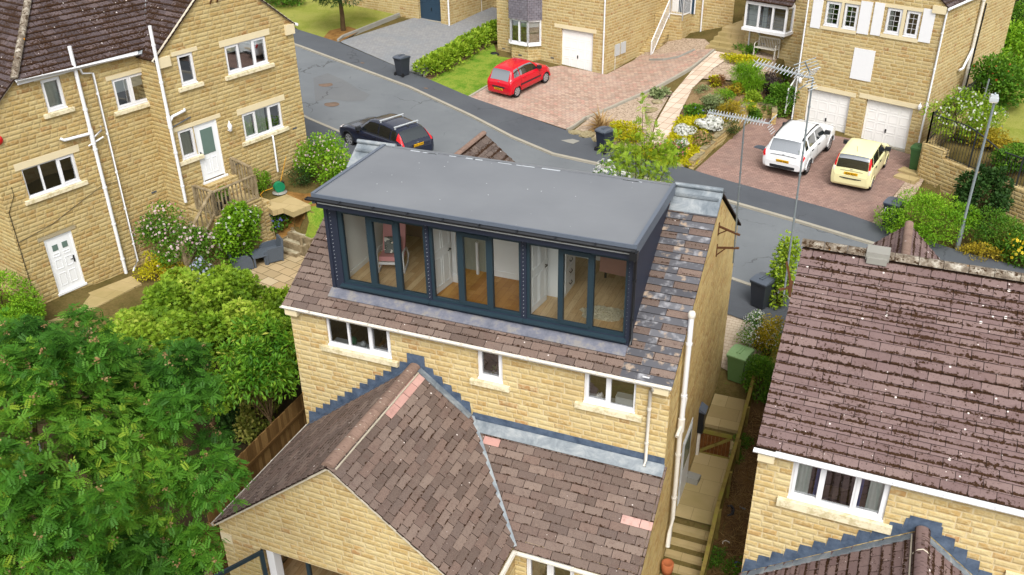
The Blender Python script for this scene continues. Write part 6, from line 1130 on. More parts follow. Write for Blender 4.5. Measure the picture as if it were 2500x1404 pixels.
# beside the passage
SC2('white-flecked spiraea bush behind the green wheelie bin', 1848, 812, (1.3, 1.3, 1.25), 2200, .06, 'lf_green', TW, (900, .035, 'fl_white')); SC2('olive-green box bush beside the mossy roof', 1882, 825, (1.1, 1.1, 1.35), 2400, .06, 'lf_gold', TW)
SC2('round dense green bush overhanging the path fence', 1858, 925, (1.15, 1.3, 1.5), 4200, .07, 'lf_green', TW, nl=14, k=.36); SC2('tall bright green sapling beside the roof aerial', 1912, 668, (.9, .8, 2.6), 1700, .12, 'lf_lime', TW)
for x, y, l in ((1808, 1085, 'upper patch of weeds between fence and neighbour wall'), (1800, 1110, 'ferny weed under the bent grey pipe'), (1745, 1360, 'lower patch of weeds beside the path fence'), (1790, 1390, 'weeds at the bottom by the neighbour roof')): S(l, x, y, (.6, .9, .22), 500, .06, 'lf_green', TW)
# ------------------------------------------------------------------ street furniture and garden things
def wheelie(label, px, py, rot, body='bin', lid='bin_lid', s=1., z=None, group='wheelie bins', mark=None):
    p = G(px, py) if z is None else at_z(px, py, z); root = thing('wheelie_bin', label, 'bin', (p.x, p.y, p.z+(.1 if z is None else 0)), R(rot), group)
    b = MB(); a0, a1, c0, c1, h = .22, .28, .24, .34, .96
    q = [(-a0, -c0), (a0, -c0), (a0, c0), (-a0, c0)]; t = [(-a1, -c1), (a1, -c1), (a1, c1), (-a1, c1)]
    for i in range(4): j = (i+1) % 4; b.face([(*q[i], .03), (*q[j], .03), (*t[j], h), (*t[i], h)])
    b.face([(*x, .03) for x in q[::-1]]); b.box(-.3, .3, -.36, .36, .9, .97); b.box(-.16, .16, -.352, -.32, .25, .8) if False else None
    o = bevel(b.build('body', M[body], root), .02); o.scale = (s, s, s)
    l = MB(); n = 6
    for k in range(n):
        y0, y1 = -.37+.74*k/n, -.37+.74*(k+1)/n; f = lambda y: .99+.075*(1-(y/.4)**2)
        l.face([(-.31, y0, f(y0)), (.31, y0, f(y0)), (.31, y1, f(y1)), (-.31, y1, f(y1))]); l.face([(.31, y0, .965), (.31, y1, .965), (.31, y1, f(y1)), (.31, y0, f(y0))]); l.face([(-.31, y1, .965), (-.31, y0, .965), (-.31, y0, f(y0)), (-.31, y1, f(y1))])
    l.face([(-.31, -.37, .965), (.31, -.37, .965), (.31, -.37, 1.0), (-.31, -.37, 1.0)]); l.box(-.06, -.03, -.2, .2, 1.04, 1.085); l.box(.03, .06, -.2, .2, 1.04, 1.085); l.build('lid', M[lid], root)
    MB().tube([(-.25, .4, .98), (.25, .4, .98)], .02, 8).build('handle', M[lid], root)
    for sg in (-1, 1):
        w_ = MB(); w_.tube([(sg*.25, .26, .1), (sg*.31, .26, .1)], .1, 14); w_.build('wheel', M['tyre'], root)
    if mark:
        MB().box(-.2, .2, -.335, -.325, .62, .82).build('label_plate', M['ink'], root); MB()
        m = MB()
        for r_ in ((-.2, .2, .6, .615), (-.2, .2, .80, .815), (-.2, -.185, .615, .80), (.185, .2, .615, .80)): m.box(r_[0], r_[1], -.345, -.336, r_[2], r_[3])
        m.build('label_border', M['white'], root); text(mark, root, (.08, -.347, .64), (R(90), 0, 0), .2, 'white', 'house_number')
    return root
def text(s, parent, loc, rot, size, mat, name='lettering', align='CENTER'):
    c = bpy.data.curves.new(name, 'FONT'); c.body = s; c.size = size; c.extrude = .002; c.align_x = align; c.materials.append(M[mat]); o = bpy.data.objects.new(name, c); COL.objects.link(o); o.parent = parent; o.location = loc; o.rotation_euler = rot; bpy.context.view_layer.update(); me = bpy.data.meshes.new_from_object(o); me.name = name; bpy.data.objects.remove(o); o = bpy.data.objects.new(name, me); COL.objects.link(o); o.parent = parent; o.location = loc; o.rotation_euler = rot; return o
wheelie('dark wheelie bin on the footway at the end of the grey drive', 984, 188, 160); wheelie('navy wheelie bin with a white sticker beside the straw-coloured plant', 1476, 374, 150, 'navy', 'bin_lid')
wheelie('charcoal wheelie bin on the footway beside the mossy roof', 1856, 752, -25); wheelie('dark wheelie bin with a white number 6 behind the roof peak', 2172, 556, -20, 'navy', 'bin_lid', mark='6')
wheelie('dark green wheelie bin tucked beside the wall by the two garages', 2236, 418, -20, 'dark_green', 'dark_green')
q = at_z(1800, 925, .95); wheelie('pale green wheelie bin on the path beside the round bush', 1800, 925, -14, 'green_bin', 'green_lid', z=.95)
q = at_z(1772, 880, .95); o = shrub if False else None
bb = MB(); bb.lathe([(0, 0), (.16, .02), (.18, .15), (.1, .28), (0, .33)], (0, 0, 0), 9); o = bb.build('rubbish_bag', M['black']); o.location = (q.x+.06, q.y-.1, .88); tag(o, 'black rubbish bag beside the pale green wheelie bin', 'bag')
# lamp post and slim pole
LP_ = thing('street_lamp', 'grey steel street lamp standing in the bank of bushes', 'street lamp', (6.8, 17.46, 2.05)); b = MB(); b.tube([(0, 0, 0), (0, 0, 1.05), (0, 0, 1.15), (.02, 0, 5.7)], [.085, .085, .052, .042], 10); b.build('pole', M['galv'], LP_)
b = MB(); b.box(-.16, .12, -.13, .13, 5.68, 5.8); b.box(-.13, .09, -.1, .1, 5.8, 5.88); bevel(b.build('lamp_head', M['alu'], LP_), .02); b = MB(); b.box(-.14, .1, -.11, .11, 5.63, 5.68); b.build('lens', M['offwhite'], LP_); MB().lathe([(.03, 5.88), (.03, 5.95), (0, 5.97)], (-.02, 0, 0), 8).build('photocell', M['galv'], LP_)
q = G(2388, 290); t_ = at_v(2415, 193, q, -21); o = MB().tube([(0, 0, 0), tuple(t_-q)], .035, 8).build('washing_line_post', M['galv']); o.location = q; tag(o, 'slim grey washing line post in the raised garden', 'post')
# garden wall with railing at the right
WA = Vector((5.35, 22.95, 0)); WD = Vector((.76, -.65, 0)); BD = Vector((.33, .94, 0)); Wt = thing('garden_wall', 'coursed stone retaining wall under the black railing', 'wall', (0, 0, 0)); b = MB()
for a, d, Lw in ((WA, WD, 11.), (WA+BD*.02, BD, 7.)):
    n_ = Vector((-d.y, d.x, 0)); k = 11
    for i in range(k):
        p, q = a+d*Lw*i/k, a+d*Lw*(i+1)/k; st_ = .0 if d is WD else .0; z0, zt = 1.5, 4.15-(.0 if i < 1 else .35 if d is WD else 0)+(.25*i/k if d is BD else 0)
        if d is WD and i > 5: zt -= .35
        s_ = n_*.16; c8 = [p-s_, q-s_, q+s_, p+s_]; b.face([c8[0]+Vector((0, 0, z0)), c8[1]+Vector((0, 0, z0)), c8[1]+Vector((0, 0, zt)), c8[0]+Vector((0, 0, zt))]); b.face([c8[3]+Vector((0, 0, z0)), c8[3]+Vector((0, 0, zt)), c8[2]+Vector((0, 0, zt)), c8[2]+Vector((0, 0, z0))]); b.face([x+Vector((0, 0, zt)) for x in c8]); b.face([c8[1]+Vector((0, 0, z0)), c8[2]+Vector((0, 0, z0)), c8[2]+Vector((0, 0, zt)), c8[1]+Vector((0, 0, zt))]); b.face([c8[0]+Vector((0, 0, z0)), c8[0]+Vector((0, 0, zt)), c8[3]+Vector((0, 0, zt)), c8[3]+Vector((0, 0, z0))])
b.build('stonework', M['wall_stone'], Wt)
RL = thing('railing', 'black iron railing with a swept top on the garden wall', 'railing', (0, 0, 0)); b = MB(); po = MB()
for a, d, Lw, prof in ((WA, WD, 10., lambda t: 1.25-.5*min(1, max(0, (t-1.6)/1.6))**1.3), (WA, BD, 7., lambda t: 1.25)):
    n = int(Lw/.13); zb = lambda t: (3.83 if t < 5.9 else 3.5) if d is WD else 4.18+.036*t
    pr = None
    for k in range(n+1):
        t = Lw*k/n; p = a+d*t; z = zb(t); top = (4.18 if d is WD else z)+prof(t)-.05-(.35 if d is WD and t > 5.9 else 0)
        b.beam(p+Vector((0, 0, z)), p+Vector((0, 0, top)), .018, .018, up=(1, 0, 0))
        if k % 16 == 0: MB().beam(p+Vector((0, 0, z-.1)), p+Vector((0, 0, top+.1)), .06, .06, up=(1, 0, 0)).build('post', M['iron'], RL)
        if pr: b.beam(pr, p+Vector((0, 0, top)), .05, .03)
        pr = p+Vector((0, 0, top))
    b.beam(a+Vector((0, 0, zb(0)+.1)), a+d*Lw+Vector((0, 0, zb(Lw)+.1)), .04, .02)
b.build('bars', M['iron'], RL)
# low wall between garden and brown drive
gw = thing('retaining_wall', 'low curved sandstone wall with dark coping beside the brown drive', 'wall', (0, 0, 0)); bl_ = [(BL[0][0]+(BL[1][0]-BL[0][0])*t, BL[0][1]+(BL[1][1]-BL[0][1])*t) for t in np.linspace(-.02, 1, 12)]
def wallrun(root, pts, ztop, zbot, w, matk, cap=None, name='stonework'):
    m = MB(); c = MB(); rows = []
    for i, p in enumerate(pts):
        a, e = Vector(pts[max(0, i-1)]), Vector(pts[min(len(pts)-1, i+1)]); d = (e-a).normalized(); n = Vector((-d.y, d.x)); zt = ztop(i/(len(pts)-1), *p); l, r = Vector(p)+n*w/2, Vector(p)-n*w/2; rows.append((l, r, zt))
    for (l0, r0_, z0), (l1, r1_, z1) in zip(rows[:-1], rows[1:]):
        zb = zbot; m.face([(*r0_, zb), (*r1_, zb), (*r1_, z0), (*r0_, z0)]); m.face([(*l1, zb), (*l0, zb), (*l0, z0), (*l1, z0)]); m.face([(*r0_, z0), (*r1_, z0), (*l1, z0), (*l0, z0)]); m.face([(*r1_, zb), (*l1, zb), (*l1, z0), (*r1_, z0)]); m.face([(*l0, zb), (*r0_, zb), (*r0_, z0), (*l0, z0)])
        if cap: e = (r0_-l0)*.12; q = [r0_+e, r1_+e, l1-e, l0-e]; c.prism([(*x, z0+.003) for x in q], (0, 0, 0), (0, 0, .06))
    m.build(name, M[matk], root)
    if cap: c.build('coping', M[cap], root)
wallrun(gw, bl_, lambda t, x, y: h1(x+.6, y-.3)+.38+.5*round(t*5)/5, 1.8, .22, 'stone_warm', 'rock')
q0 = Vector(bl_[-1]); wallrun(gw, [tuple(q0), tuple(q0+Vector((-.1, .5))), tuple(q0+Vector((.4, .8))), tuple(q0+Vector((1.2, .6))), tuple(q0+Vector((1.3, -.1)))], lambda t, x, y: h1(BL[1][0]+.7, BL[1][1])+.8-.25*t, 1.8, .22, 'stone_warm', 'rock')
# bench
p = G(1868, 142); Bn = thing('garden_bench', 'white slatted garden bench on the gravel terrace', 'bench', (p.x, p.y, p.z+.06), R(-20)); b = MB()
for k in range(5): b.box(-.58, .58, -.18+.085*k, -.115+.085*k, .42, .45)
b.build('seat', M['offwhite'], Bn); b = MB()
for k in range(13): b.box(-.55+.0875*k, -.52+.0875*k, .24, .265, .45, .9)
b.box(-.58, .58, .235, .27, .88, .95); b.build('backrest', M['offwhite'], Bn)
for sg in (-1, 1):
    for y in (-.18, .25): MB().box(sg*.57-.025, sg*.57+.025, y-.025, y+.025, 0, .42 if y < 0 else .9).build('leg', M['offwhite'], Bn)
    b = MB(); b.tube([(sg*.57, .24, .68), (sg*.57, -.1, .68), (sg*.57, -.2, .62), (sg*.57, -.2, .42)], .025, 6); b.build('armrest', M['offwhite'], Bn)
# steps between the two houses opposite
st = thing('stone_steps', 'buff stone steps at the top of the flagged path between the houses opposite', 'steps', (0, 0, 0)); q = G(1795, 133); d = (G(1790, 60)-G(1775, 130)); d = Vector((-.0, 1, 0)); b = MB(Matrix.Translation((q.x, q.y, q.z)) @ Matrix.Rotation(R(-19), 4, 'Z'))
for k in range(5): b.box(-1.75+.02*k, .35-.02*k, .36*k, 3.5, -.5, .17*(k+1))
b.box(-1.6, -.2, 3.5, 9.5, -.5, 1.05); b.build('tread', M['yellow_slab'], st)
# rocks along the garden edges
for i, (x, y, s_, l) in enumerate(((1404, 328, .42, 'low grey rock at the drive corner, leftmost of three beside the navy bin'), (1432, 334, .5, 'middle grey rock of the three beside the navy bin'), (1456, 346, .36, 'tan rock right beside the navy bin'), (1605, 252, .3, 'small pale rock beside the pale hosta clump'), (1592, 272, .36, 'flat tan rock beside the flagged path'), (1584, 292, .26, 'lower tan rock beside the flagged path'), (1655, 404, .34, 'dark rock at the foot of the pink roses'), (1682, 402, .3, 'dark rock at the corner of the low wall'))):
    p = G(x, y); bm = bmesh.new(); bmesh.ops.create_icosphere(bm, subdivisions=2, radius=1); g = random.Random(i)
    for v in bm.verts: v.co *= g.uniform(.78, 1.1); v.co.z *= .6
    me = bpy.data.meshes.new('garden_rock'); bm.to_mesh(me); bm.free(); me.materials.append(M['rock']); o = bpy.data.objects.new('garden_rock', me); COL.objects.link(o); o.location = (p.x, p.y, p.z+.05); o.scale = (s_, s_*.75, s_*.7); o.rotation_euler.z = i; tag(o, l, 'rock')
p = G(1655, 232) if False else G(1632, 233); o = MB().lathe([(0, 0.01), (.3, .0), (.31, -.03)], (0, 0, 0), 20).build('manhole_cover', M['rustcover']); o.location = (p.x, p.y, p.z+.1); tag(o, 'round rusty cover set in the flagged garden path', 'manhole cover')
o = bevel(MB().box(-.35, .35, -.2, .2, 0, .06).build('utility_cover', M['bin_lid'])); p = G(1862, 364); o.location = (p.x, p.y, p.z+.02); o.rotation_euler.z = R(-20); tag(o, 'dark grey drain cover in the brown drive beside the white car', 'cover')
b = MB(); b.lathe([(.0, .12), (.2, .09), (.3, .0)], (0, 0, 0), 10); o = b.build('drain_lid', M['black']); p = G(1207, 132); o.location = p; tag(o, 'small black drain lid on the lawn by the bay window', 'cover')
for i, (x, y, l) in enumerate(((2222, 425, 'upper flat stone slab beside the dark green bin'), (2212, 440, 'lower flat stone slab beside the dark green bin'))):
    p = G(x, y); o = bevel(MB().box(-.45, .45, -.25, .25, -.1, .1).build('stone_slab', M['yellow_slab'])); o.location = (p.x, p.y, p.z+.05); o.rotation_euler.z = R(-25); tag(o, l, 'slab')
# aerials
def aerial(label, a, t, boomA, boomB, n, wall, extra=False):
    a, t, A_, B_ = Vector(a), Vector(t), Vector(boomA), Vector(boomB); root = thing('tv_aerial', label, 'aerial', tuple(a)); L_ = lambda p: tuple(Vector(p)-a)
    b = MB(); b.tube([L_(a), L_(t)], [.02, .017], 8)
    for k in range(9): p = a.lerp(t, .08+.1*k); dd = (t-a).normalized()*.015; b.tube([L_(p-dd), L_(p+dd)], .025, 8)
    b.build('mast', M['galv'], root); b = MB(); b.beam(L_(A_), L_(B_), .025, .025); d = (B_-A_).normalized(); x = d.cross(Vector((0, 0, 1))).normalized()
    for k in range(n): p = A_.lerp(B_, k/(n-1)*.9); w_ = .085; b.tube([L_(p-x*w_+Vector((0, 0, .06))), L_(p), L_(p+x*w_+Vector((0, 0, .07)))], .007, 5); b.tube([L_(p-x*w_-Vector((0, 0, .05))), L_(p), L_(p+x*w_-Vector((0, 0, .05)))], .007, 5)
    b.build('element', M['alu'], root); b = MB()
    for s_ in (-1, 1):
        for k in range(4): q_ = B_+Vector((0, 0, (.05+.045*k)*s_))+d*.03*k; b.tube([L_(q_-x*.13), L_(q_+x*.13)], .008, 5)
    b.build('reflector', M['alu'], root); m_ = A_.lerp(B_, .62); b = MB(); b.tube([L_(t), L_(t.lerp(m_, .5)+Vector((0, 0, -.02))), L_(m_)], .02, 6); b.build('boom_arm', M['galv'], root)
    for (w0, f) in wall: p = a.lerp(t, f); b = MB(); b.beam(L_(w0), L_(p+(p-Vector(w0)).normalized()*.12), .045, .045); b.beam(L_(Vector(w0)-Vector((0, 0, .22))), L_(Vector(w0).lerp(p, .55)), .03, .03); b.beam(L_(Vector(w0)-Vector((0, 0, .25))), L_(Vector(w0)+Vector((0, 0, .1))), .05, .03); b.build('wall_bracket', M['rust'], root)
    if extra:
        b = MB(); pts = [Vector(q_) for q_ in extra]; b.tube([L_(q_) for q_ in pts], .012, 6)
        for k in range(4): p = pts[0].lerp(pts[1], k/4); b.tube([L_(p-x*.0+Vector((.18, .1, .06))), L_(p-Vector((.18, .1, .06)))], .009, 5)
        b.build('radio_element', M['galv'], root)
    return root
bA = [at_x(1795, 572, .45), at_x(1790, 602, .45)]
aerial('tall television aerial bracketed to the gable of the middle house', at_x(1790, 642, .45), at_x(1817, 303, .45), at_z(1730, 275, 10.75), at_z(1880, 302, 10.75), 20, [((0.0, 4.45, 7.72), .235), ((0.0, 4.5, 7.1), .12)])
aT = at_y(1985, 190, 1.0); aerial('taller television aerial on a thick pole beside the mossy roof', at_y(1914, 718, 1.0), tuple(aT), at_z(1846, 153, aT.z+.12), at_z(1978, 190, aT.z+.1), 15, [((2.1, 1.05, 8.2), .03), ((2.1, 1.02, 7.75+.5), .14)], [at_z(1965, 150, aT.z+.25), at_z(1978, 180, aT.z), at_z(1970, 205, aT.z-.2), at_z(1950, 218, aT.z-.25)])
# passage: steps, gate, fence, oddments
ps = thing('passage_steps', 'mossy buff stone steps going down the passage beside the middle house', 'steps', (0, 0, 0)); b = MB()
for k in range(9): b.box(.02, 1.08, 1.9-.3*(k+1), 1.9-.3*k, -3, .42-.165*(k+1))
b.build('tread', M['yellow_slab'], ps)
us = thing('passage_steps', 'two upper stone steps in the passage behind the wooden gate', 'steps', (0, 0, 0)); b = MB(); b.box(.03, 1.05, 4.95, 5.6, -.2, .6); b.box(.03, 1.05, 5.6, 7.7, -.2, .8); b.build('tread', M['yellow_slab'], us)
gx = at_y(1792, 1050, 4.72).x; Gt = thing('garden_gate', 'low brown boarded gate across the passage', 'gate', (0, 4.72, .3)); b = MB()
for k in range(8): b.rnd = random.random(); b.box(.08+.107*k, .18+.107*k, 0, .02, .05, .95)
b.build('board', M['wood_gate'], Gt); b = MB(); b.box(.06, .96, -.03, -.001, .85, .98); b.box(.06, .96, -.03, -.001, .06, .17); b.beam((.12, -.015, .2), (.9, -.015, .82), .03, .09); b.build('brace', M['wood_moss'], Gt)
PF = thing('path_fence', 'mossy timber fence along the outer edge of the passage', 'fence', (1.12, 0, 0)); b = MB(); po = MB()
ft = [(7.4, 1.75), (4.72, 1.28), (1.9, 1.28), (-3.2, -1.3)]
for (y0, z0), (y1, z1) in zip(ft[:-1], ft[1:]):
    b.beam((0, y0, z0), (0, y1, z1), .1, .035); b.beam((.03, y0, z0-.12), (.03, y1, z1-.12), .025, .14); b.beam((.03, y0, z0-.75), (.03, y1, z1-.75), .025, .12); n = max(1, int(abs(y1-y0)/1.3))
    for k in range(n): y = y0+(y1-y0)*(k+.1)/n; z = z0+(z1-z0)*(k+.1)/n; MB().box(.03, .11, y-.04, y+.04, h1(1.3, y)-.4, z-.02).build('post', M['wood_moss'], PF)
    for k in range(int(abs(y1-y0)/.13)): t = (k+.5)*.13/abs(y1-y0); y = y0+(y1-y0)*t; z = z0+(z1-z0)*t; b.box(.012, .03, y-.055, y+.055, z-1.05, z-.02)
b.build('rail', M['wood_moss'], PF)
o = bevel(MB().prism([(-.2, -.12, 0), (.18, -.15, 0), (.22, .1, 0), (-.15, .14, 0)], (0, 0, 0), (.02, 0, .2)).build('loose_stone', M['concrete']), .02); p = at_z(1688, 1172, .45); o.location = (p.x, p.y, .43); tag(o, 'loose grey block lying on the passage flags', 'stone')
p = at_z(1629, 1372, -.3); o = MB().lathe([(.0, .02), (.13, .0), (.15, .12), (.16, .32), (.13, .33), (.1, .3), (0, .27)], (0, 0, 0), 14).build('plant_pot', M['terracotta']); o.location = (.2, .55, -.24); tag(o, 'terracotta plant pot on the passage steps', 'pot')
for x, y, s_, mt, l in ((1783, 1250, .17, 'bin', 'dark broken plastic tray in the twiggy strip'), (1798, 1380, .1, 'blue', 'blue plastic tub lying in the twiggy strip'), (1772, 1328, .1, 'offwhite', 'white crumpled scrap in the twiggy strip'), (1812, 1242, .09, 'lead', 'bluish bottle lying by the neighbour wall')):
    p = G(x, y); b = MB(); b.lathe([(0, 0), (1, .0), (1.1, .5), (.9, .52), (.8, .15), (0, .12)], (0, 0, 0), 7); o = b.build('litter', M[mt]); o.location = p; o.scale = (s_, s_*.8, s_); o.rotation_euler = (.5, .2, x); tag(o, l, 'litter')
n = 2600; y_ = RNG.uniform(-4.2, 6.5, n); x_ = RNG.uniform(1.15, 2.05, n); tw = leaves('twigs', np.stack([x_, y_, hgt(x_, y_)+RNG.uniform(0, .1, n)], 1), RNG.normal(0, 1, (n, 3))*np.array([1, 1, .25]), RNG.uniform(.15, .45, n), T_simple(.012, .0), 'straw', RNG.uniform(0, .8, n), None, 1.); tag(tw, 'dry twigs littering the strip beside the neighbour wall', 'twigs', kind='stuff')
# brown board fence left of the extension, stone wall, trellis
BF = thing('board_fence', 'brown vertical board fence left of the rear extension', 'fence', (-10.45, 0, 0)); b = MB(); y = 1.4
while y > -5.2:
    zt = 2.45 if y > -2.3 else 1.75 if y > -3.6 else 1.5; b.rnd = random.random(); b.box(-.012-.006*random.random(), .004+.012*random.random(), y-.11, y, -1.2, zt+random.uniform(-.01, .01)); y -= .125
b.build('board', M['wood_brown'], BF); b = MB(); b.box(.013, .06, -2.3, 1.4, 1.9, 2.0); b.box(.013, .06, -5.2, -2.3, 1.2, 1.3); b.build('rail', M['wood_brown'], BF)
sw = thing('stone_wall', 'low coursed stone wall beside the rear extension', 'wall', (0, 0, 0)); b = MB(); b.box(-11.1, -10.2, -8., -4.1, -2, .45); b.build('stonework', M['wall_stone'], sw); b = MB(); b.box(-11.15, -10.15, -8.05, -4.05, .455, .53); b.build('coping', M['rock'], sw)
q = at_z(415, 1398, 1.5); Tr = thing('trellis', 'pale square lattice trellis at the bottom edge under the rowan', 'trellis', (q.x, q.y, q.z-1.6), R(20)); b = MB()
for k in range(9): b.box(-.62+.15*k, -.59+.15*k, -.012, .0, 0, 1.75)
b.build('upright', M['wood_grey'], Tr); b = MB()
for k in range(11): b.box(-.64, .64, .001, .013, .1+.155*k, .13+.155*k)
b.build('slat', M['wood_grey'], Tr)
q = at_z(20, 865, 4.2); o = MB().tube([(0, 0, h1(q.x, q.y)-q.z), (0, 0, 0)], .03, 8).tube([(0, 0, 0), (-.5, .1, -.3)], .012, 6).build('clothes_post', M['galv']); o.location = q; tag(o, 'grey clothes line post at the left edge', 'post')
# patio furniture
def armchair(label, loc, rot):
    r = thing('rattan_armchair', label, 'armchair', loc, rot, 'grey rattan patio armchairs'); b = MB(); b.box(-.3, .3, -.32, .3, .18, .4); bevel(b.build('seat', M['rattan'], r), .03)
    b = MB(); b.prism([(-.3, .25, .2), (-.3, .36, .2), (-.3, .46, .84), (-.3, .38, .86)], (0, 0, 0), (.6, 0, 0)); bevel(b.build('backrest', M['rattan'], r), .03)
    for sg in (-1, 1):
        pr = [(.34, .05), (.42, .62), (.0, .62), (-.2, .6), (-.33, .5), (-.38, .3), (-.38, .05)]; b = MB(); b.prism([(0, y, z) for y, z in pr], (sg*.3-.0, 0, 0), (sg*.37, 0, 0)); bevel(b.build('armrest', M['rattan'], r), .02)
        for y in (-.33, .33): MB().box(sg*.335-.03, sg*.335+.03, y-.03, y+.03, 0, .06).build('foot', M['rattan'], r)
    return r
c1 = at_z(665, 640, 1.33); c2 = at_z(588, 655, 1.33); armchair('grey rattan armchair at the far end, beside the gravel steps', (c1.x-.15, c1.y+.2, 1.335), R(-38)); armchair('grey rattan armchair nearer the maple, its back to the rose shrub', (c2.x, c2.y+.05, 1.335), R(142))
t0 = at_z(632, 645, 1.33); Tb = thing('coffee_table', 'low grey patio table between the two rattan armchairs', 'table', (t0.x-.05, t0.y+.1, 1.335), R(-38)); bevel(MB().box(-.38, .38, -.28, .28, .38, .42).build('table_top', M['rattan'], Tb), .01)
for sx in (-1, 1):
    for sy in (-1, 1): MB().box(sx*.34-.035, sx*.34+.035, sy*.24-.035, sy*.24+.035, 0, .38).build('leg', M['rattan'], Tb)
# stone slab, hose reel, garden steps, pots
sl_ = [tuple(at_z(x, y, 2.95).xy) for x, y in ((640, 495), (700, 474), (758, 500), (715, 518), (690, 508), (665, 515))]; sheet('garden_path', sl_, 0, 'yellow_slab', zf=lambda x, y: 2.95, skirt=.22)
p = at_z(683, 468, 3.0); HR = thing('hose_reel', 'green garden hose reel with a yellow hose below the white pipe', 'hose reel', (p.x, p.y, 2.97), R(-30)); b = MB(); b.tube([(-.09, 0, .24), (.09, 0, .24)], .22, 18); b.build('drum', M['reel'], HR); b = MB(); b.lathe([(0, .04), (.3, .03), (.3, 0)], (0, 0, 0), 16); b.build('base', M['concrete'], HR)
b = MB(); b.tube([(.0, -.1, .3), (-.3, -.25, .12), (-.45, -.5, .04), (-.2, -.75, .03), (.1, -.8, .03)], .018, 6); b.tube([(0, .1, .45), (-.05, .5, 1.4)], .012, 6); b.build('hose', M['hose'], HR); MB().box(-.2, .02, .1, .24, .2, .42).build('hose_guide', M['black'], HR)
gs_ = thing('gravel_steps', 'timber-edged gravel steps rising from the patio', 'steps', (0, 0, 0)); b = MB(); g_ = MB()
for k, (x, y) in enumerate(((706, 607), (722, 588), (742, 570), (768, 548))):
    z = 1.42+.22*k; p = at_z(x, y, z); Mx = frameM((p.x, p.y, 0), -12); b.M = Mx; g_.M = Mx; b.box(-.55, .6, -.3, -.2, z-.5, z+.02); b.box(-.62, -.55, -.3, .5, z-.5, z+.02); b.box(.6, .67, -.3, .5, z-.5, z+.02); g_.box(-.55, .6, -.2, .9, z-.5, z-.02)
b.build('timber_edge', M['wood_grey'], gs_); g_.build('gravel_fill', M['chips'], gs_)
for i, (x, y, l) in enumerate(((737, 600, 'stubby wooden post beside the lowest gravel step'), (716, 575, 'short log post behind the rattan armchair'))): p = at_z(x, y, 1.6); o = MB().tube([(0, 0, -.5), (0, 0, .35)], .07, 9).build('log_post', M['wood_grey']); o.location = p; tag(o, l, 'post')
lg = thing('log_edging', 'split log edging behind the patio table', 'edging', tuple(at_z(618, 602, 1.5))); MB().tube([(-.3, -.2, .02), (.5, .25, .12)], .06, 8).build('log', M['wood_grey'], lg); MB().tube([(-.3, -.22, -.1), (.5, .23, .0)], .06, 8).build('log', M['wood_grey'], lg)
for x, y, l, s_ in ((551, 497, 'dark pot with a green plant on the stone landing', 1.), (536, 512, 'grey pot at the corner of the stone landing', .9)):
    p = at_z(x, y, 3.43); r = thing('plant_pot', l, 'pot', tuple(p)); MB().lathe([(0, 0), (.12*s_, 0), (.17*s_, .3*s_), (.14*s_, .3*s_), (0, .26*s_)], (0, 0, 0), 12).build('pot', M['pot'], r); n = 260; P, D, i = cloud([(0, 0, .48, .2, .2, .22)], n, .4); leaves('foliage', P, D+RNG.normal(0, .5, (n, 3)), .1, TS, 'lf_green', RNG.uniform(0, 1, n), r, .5)
# things in the upstairs rooms
Ac = thing('armchair', 'white-framed armchair with pink cushions inside the left dormer room', 'armchair', (-7.72, 1.75, 6.5), R(18)); b = MB()
for sg in (-1, 1): b.tube([(sg*.33, -.38, .02), (sg*.33, -.42, .5), (sg*.33, -.3, .56), (sg*.33, .1, .5), (sg*.33, .34, .2), (sg*.33, .2, .02), (sg*.33, -.38, .02)], .03, 6)
b.box(-.33, .33, -.38, -.33, .25, .31); b.build('frame', M['white'], Ac); b = MB(); b.prism([(-.29, -.36, .34), (-.29, -.36, .46), (-.29, .22, .38), (-.29, .22, .26)][::-1], (0, 0, 0), (.58, 0, 0)); bevel(b.build('seat_cushion', M['pink'], Ac), .03)
b = MB(); b.prism([(-.29, .14, .36), (-.29, .26, .32), (-.29, .62, 1.12), (-.29, .52, 1.16)][::-1], (0, 0, 0), (.58, 0, 0)); bevel(b.build('back_cushion', M['pink'], Ac), .03)
t = NT('leafy_print'); p_ = t.obj(); n_ = t.noise(p_, 5., 3, .5); M['print'] = t.done(t.ramp(n_, [(.36, A(226, 222, 214)), (.44, A(112, 116, 116)), (.54, A(112, 116, 116)), (.57, A(44, 66, 58)), (.62, A(220, 216, 206)), (.66, A(230, 160, 130)), (.74, A(206, 164, 40))], 'CONSTANT'), .9, .1)
b = MB(); b.prism([(-.2, -.12, .47), (-.2, -.02, .44), (-.2, .2, .78), (-.2, .1, .8)][::-1], (0, 0, 0), (.42, 0, 0)); o = bevel(b.build('scatter_cushion', M['print']), .04, 3); o.location = (-7.7, 1.72, 6.5); o.rotation_euler.z = R(24); tag(o, 'grey cushion with leaf print on the pink armchair', 'cushion')
b = MB(); b.box(-7.2, -6.15, 2.55, 3.85, 6.5, 7.05); b.box(-7.2, -6.15, 3.7, 3.89, 6.5, 7.8); o = bevel(b.build('velvet_bed', M['velvet']), .04); tag(o, 'low bed with mossy velvet cover at the back of the left dormer room', 'bed')
b = MB(); b.prism([(-7.0, 3.3, 7.07), (-6.7, 3.2, 7.07), (-6.6, 3.65, 7.85), (-7.05, 3.66, 7.9)], (0, 0, 0), (0, .04, .02)); o = b.build('throw', M['mustard']); tag(o, 'mustard yellow throw hanging over the velvet bed', 'throw')
b = MB(); x0 = -3.52; b.box(x0, -3.08, 1.72, 2.55, 6.5, 8.15); dc = b.build('chest_of_drawers', M['door_white']); tag(dc, 'tall white chest of drawers in the right dormer room', 'chest of drawers'); b = MB(); hb = MB()
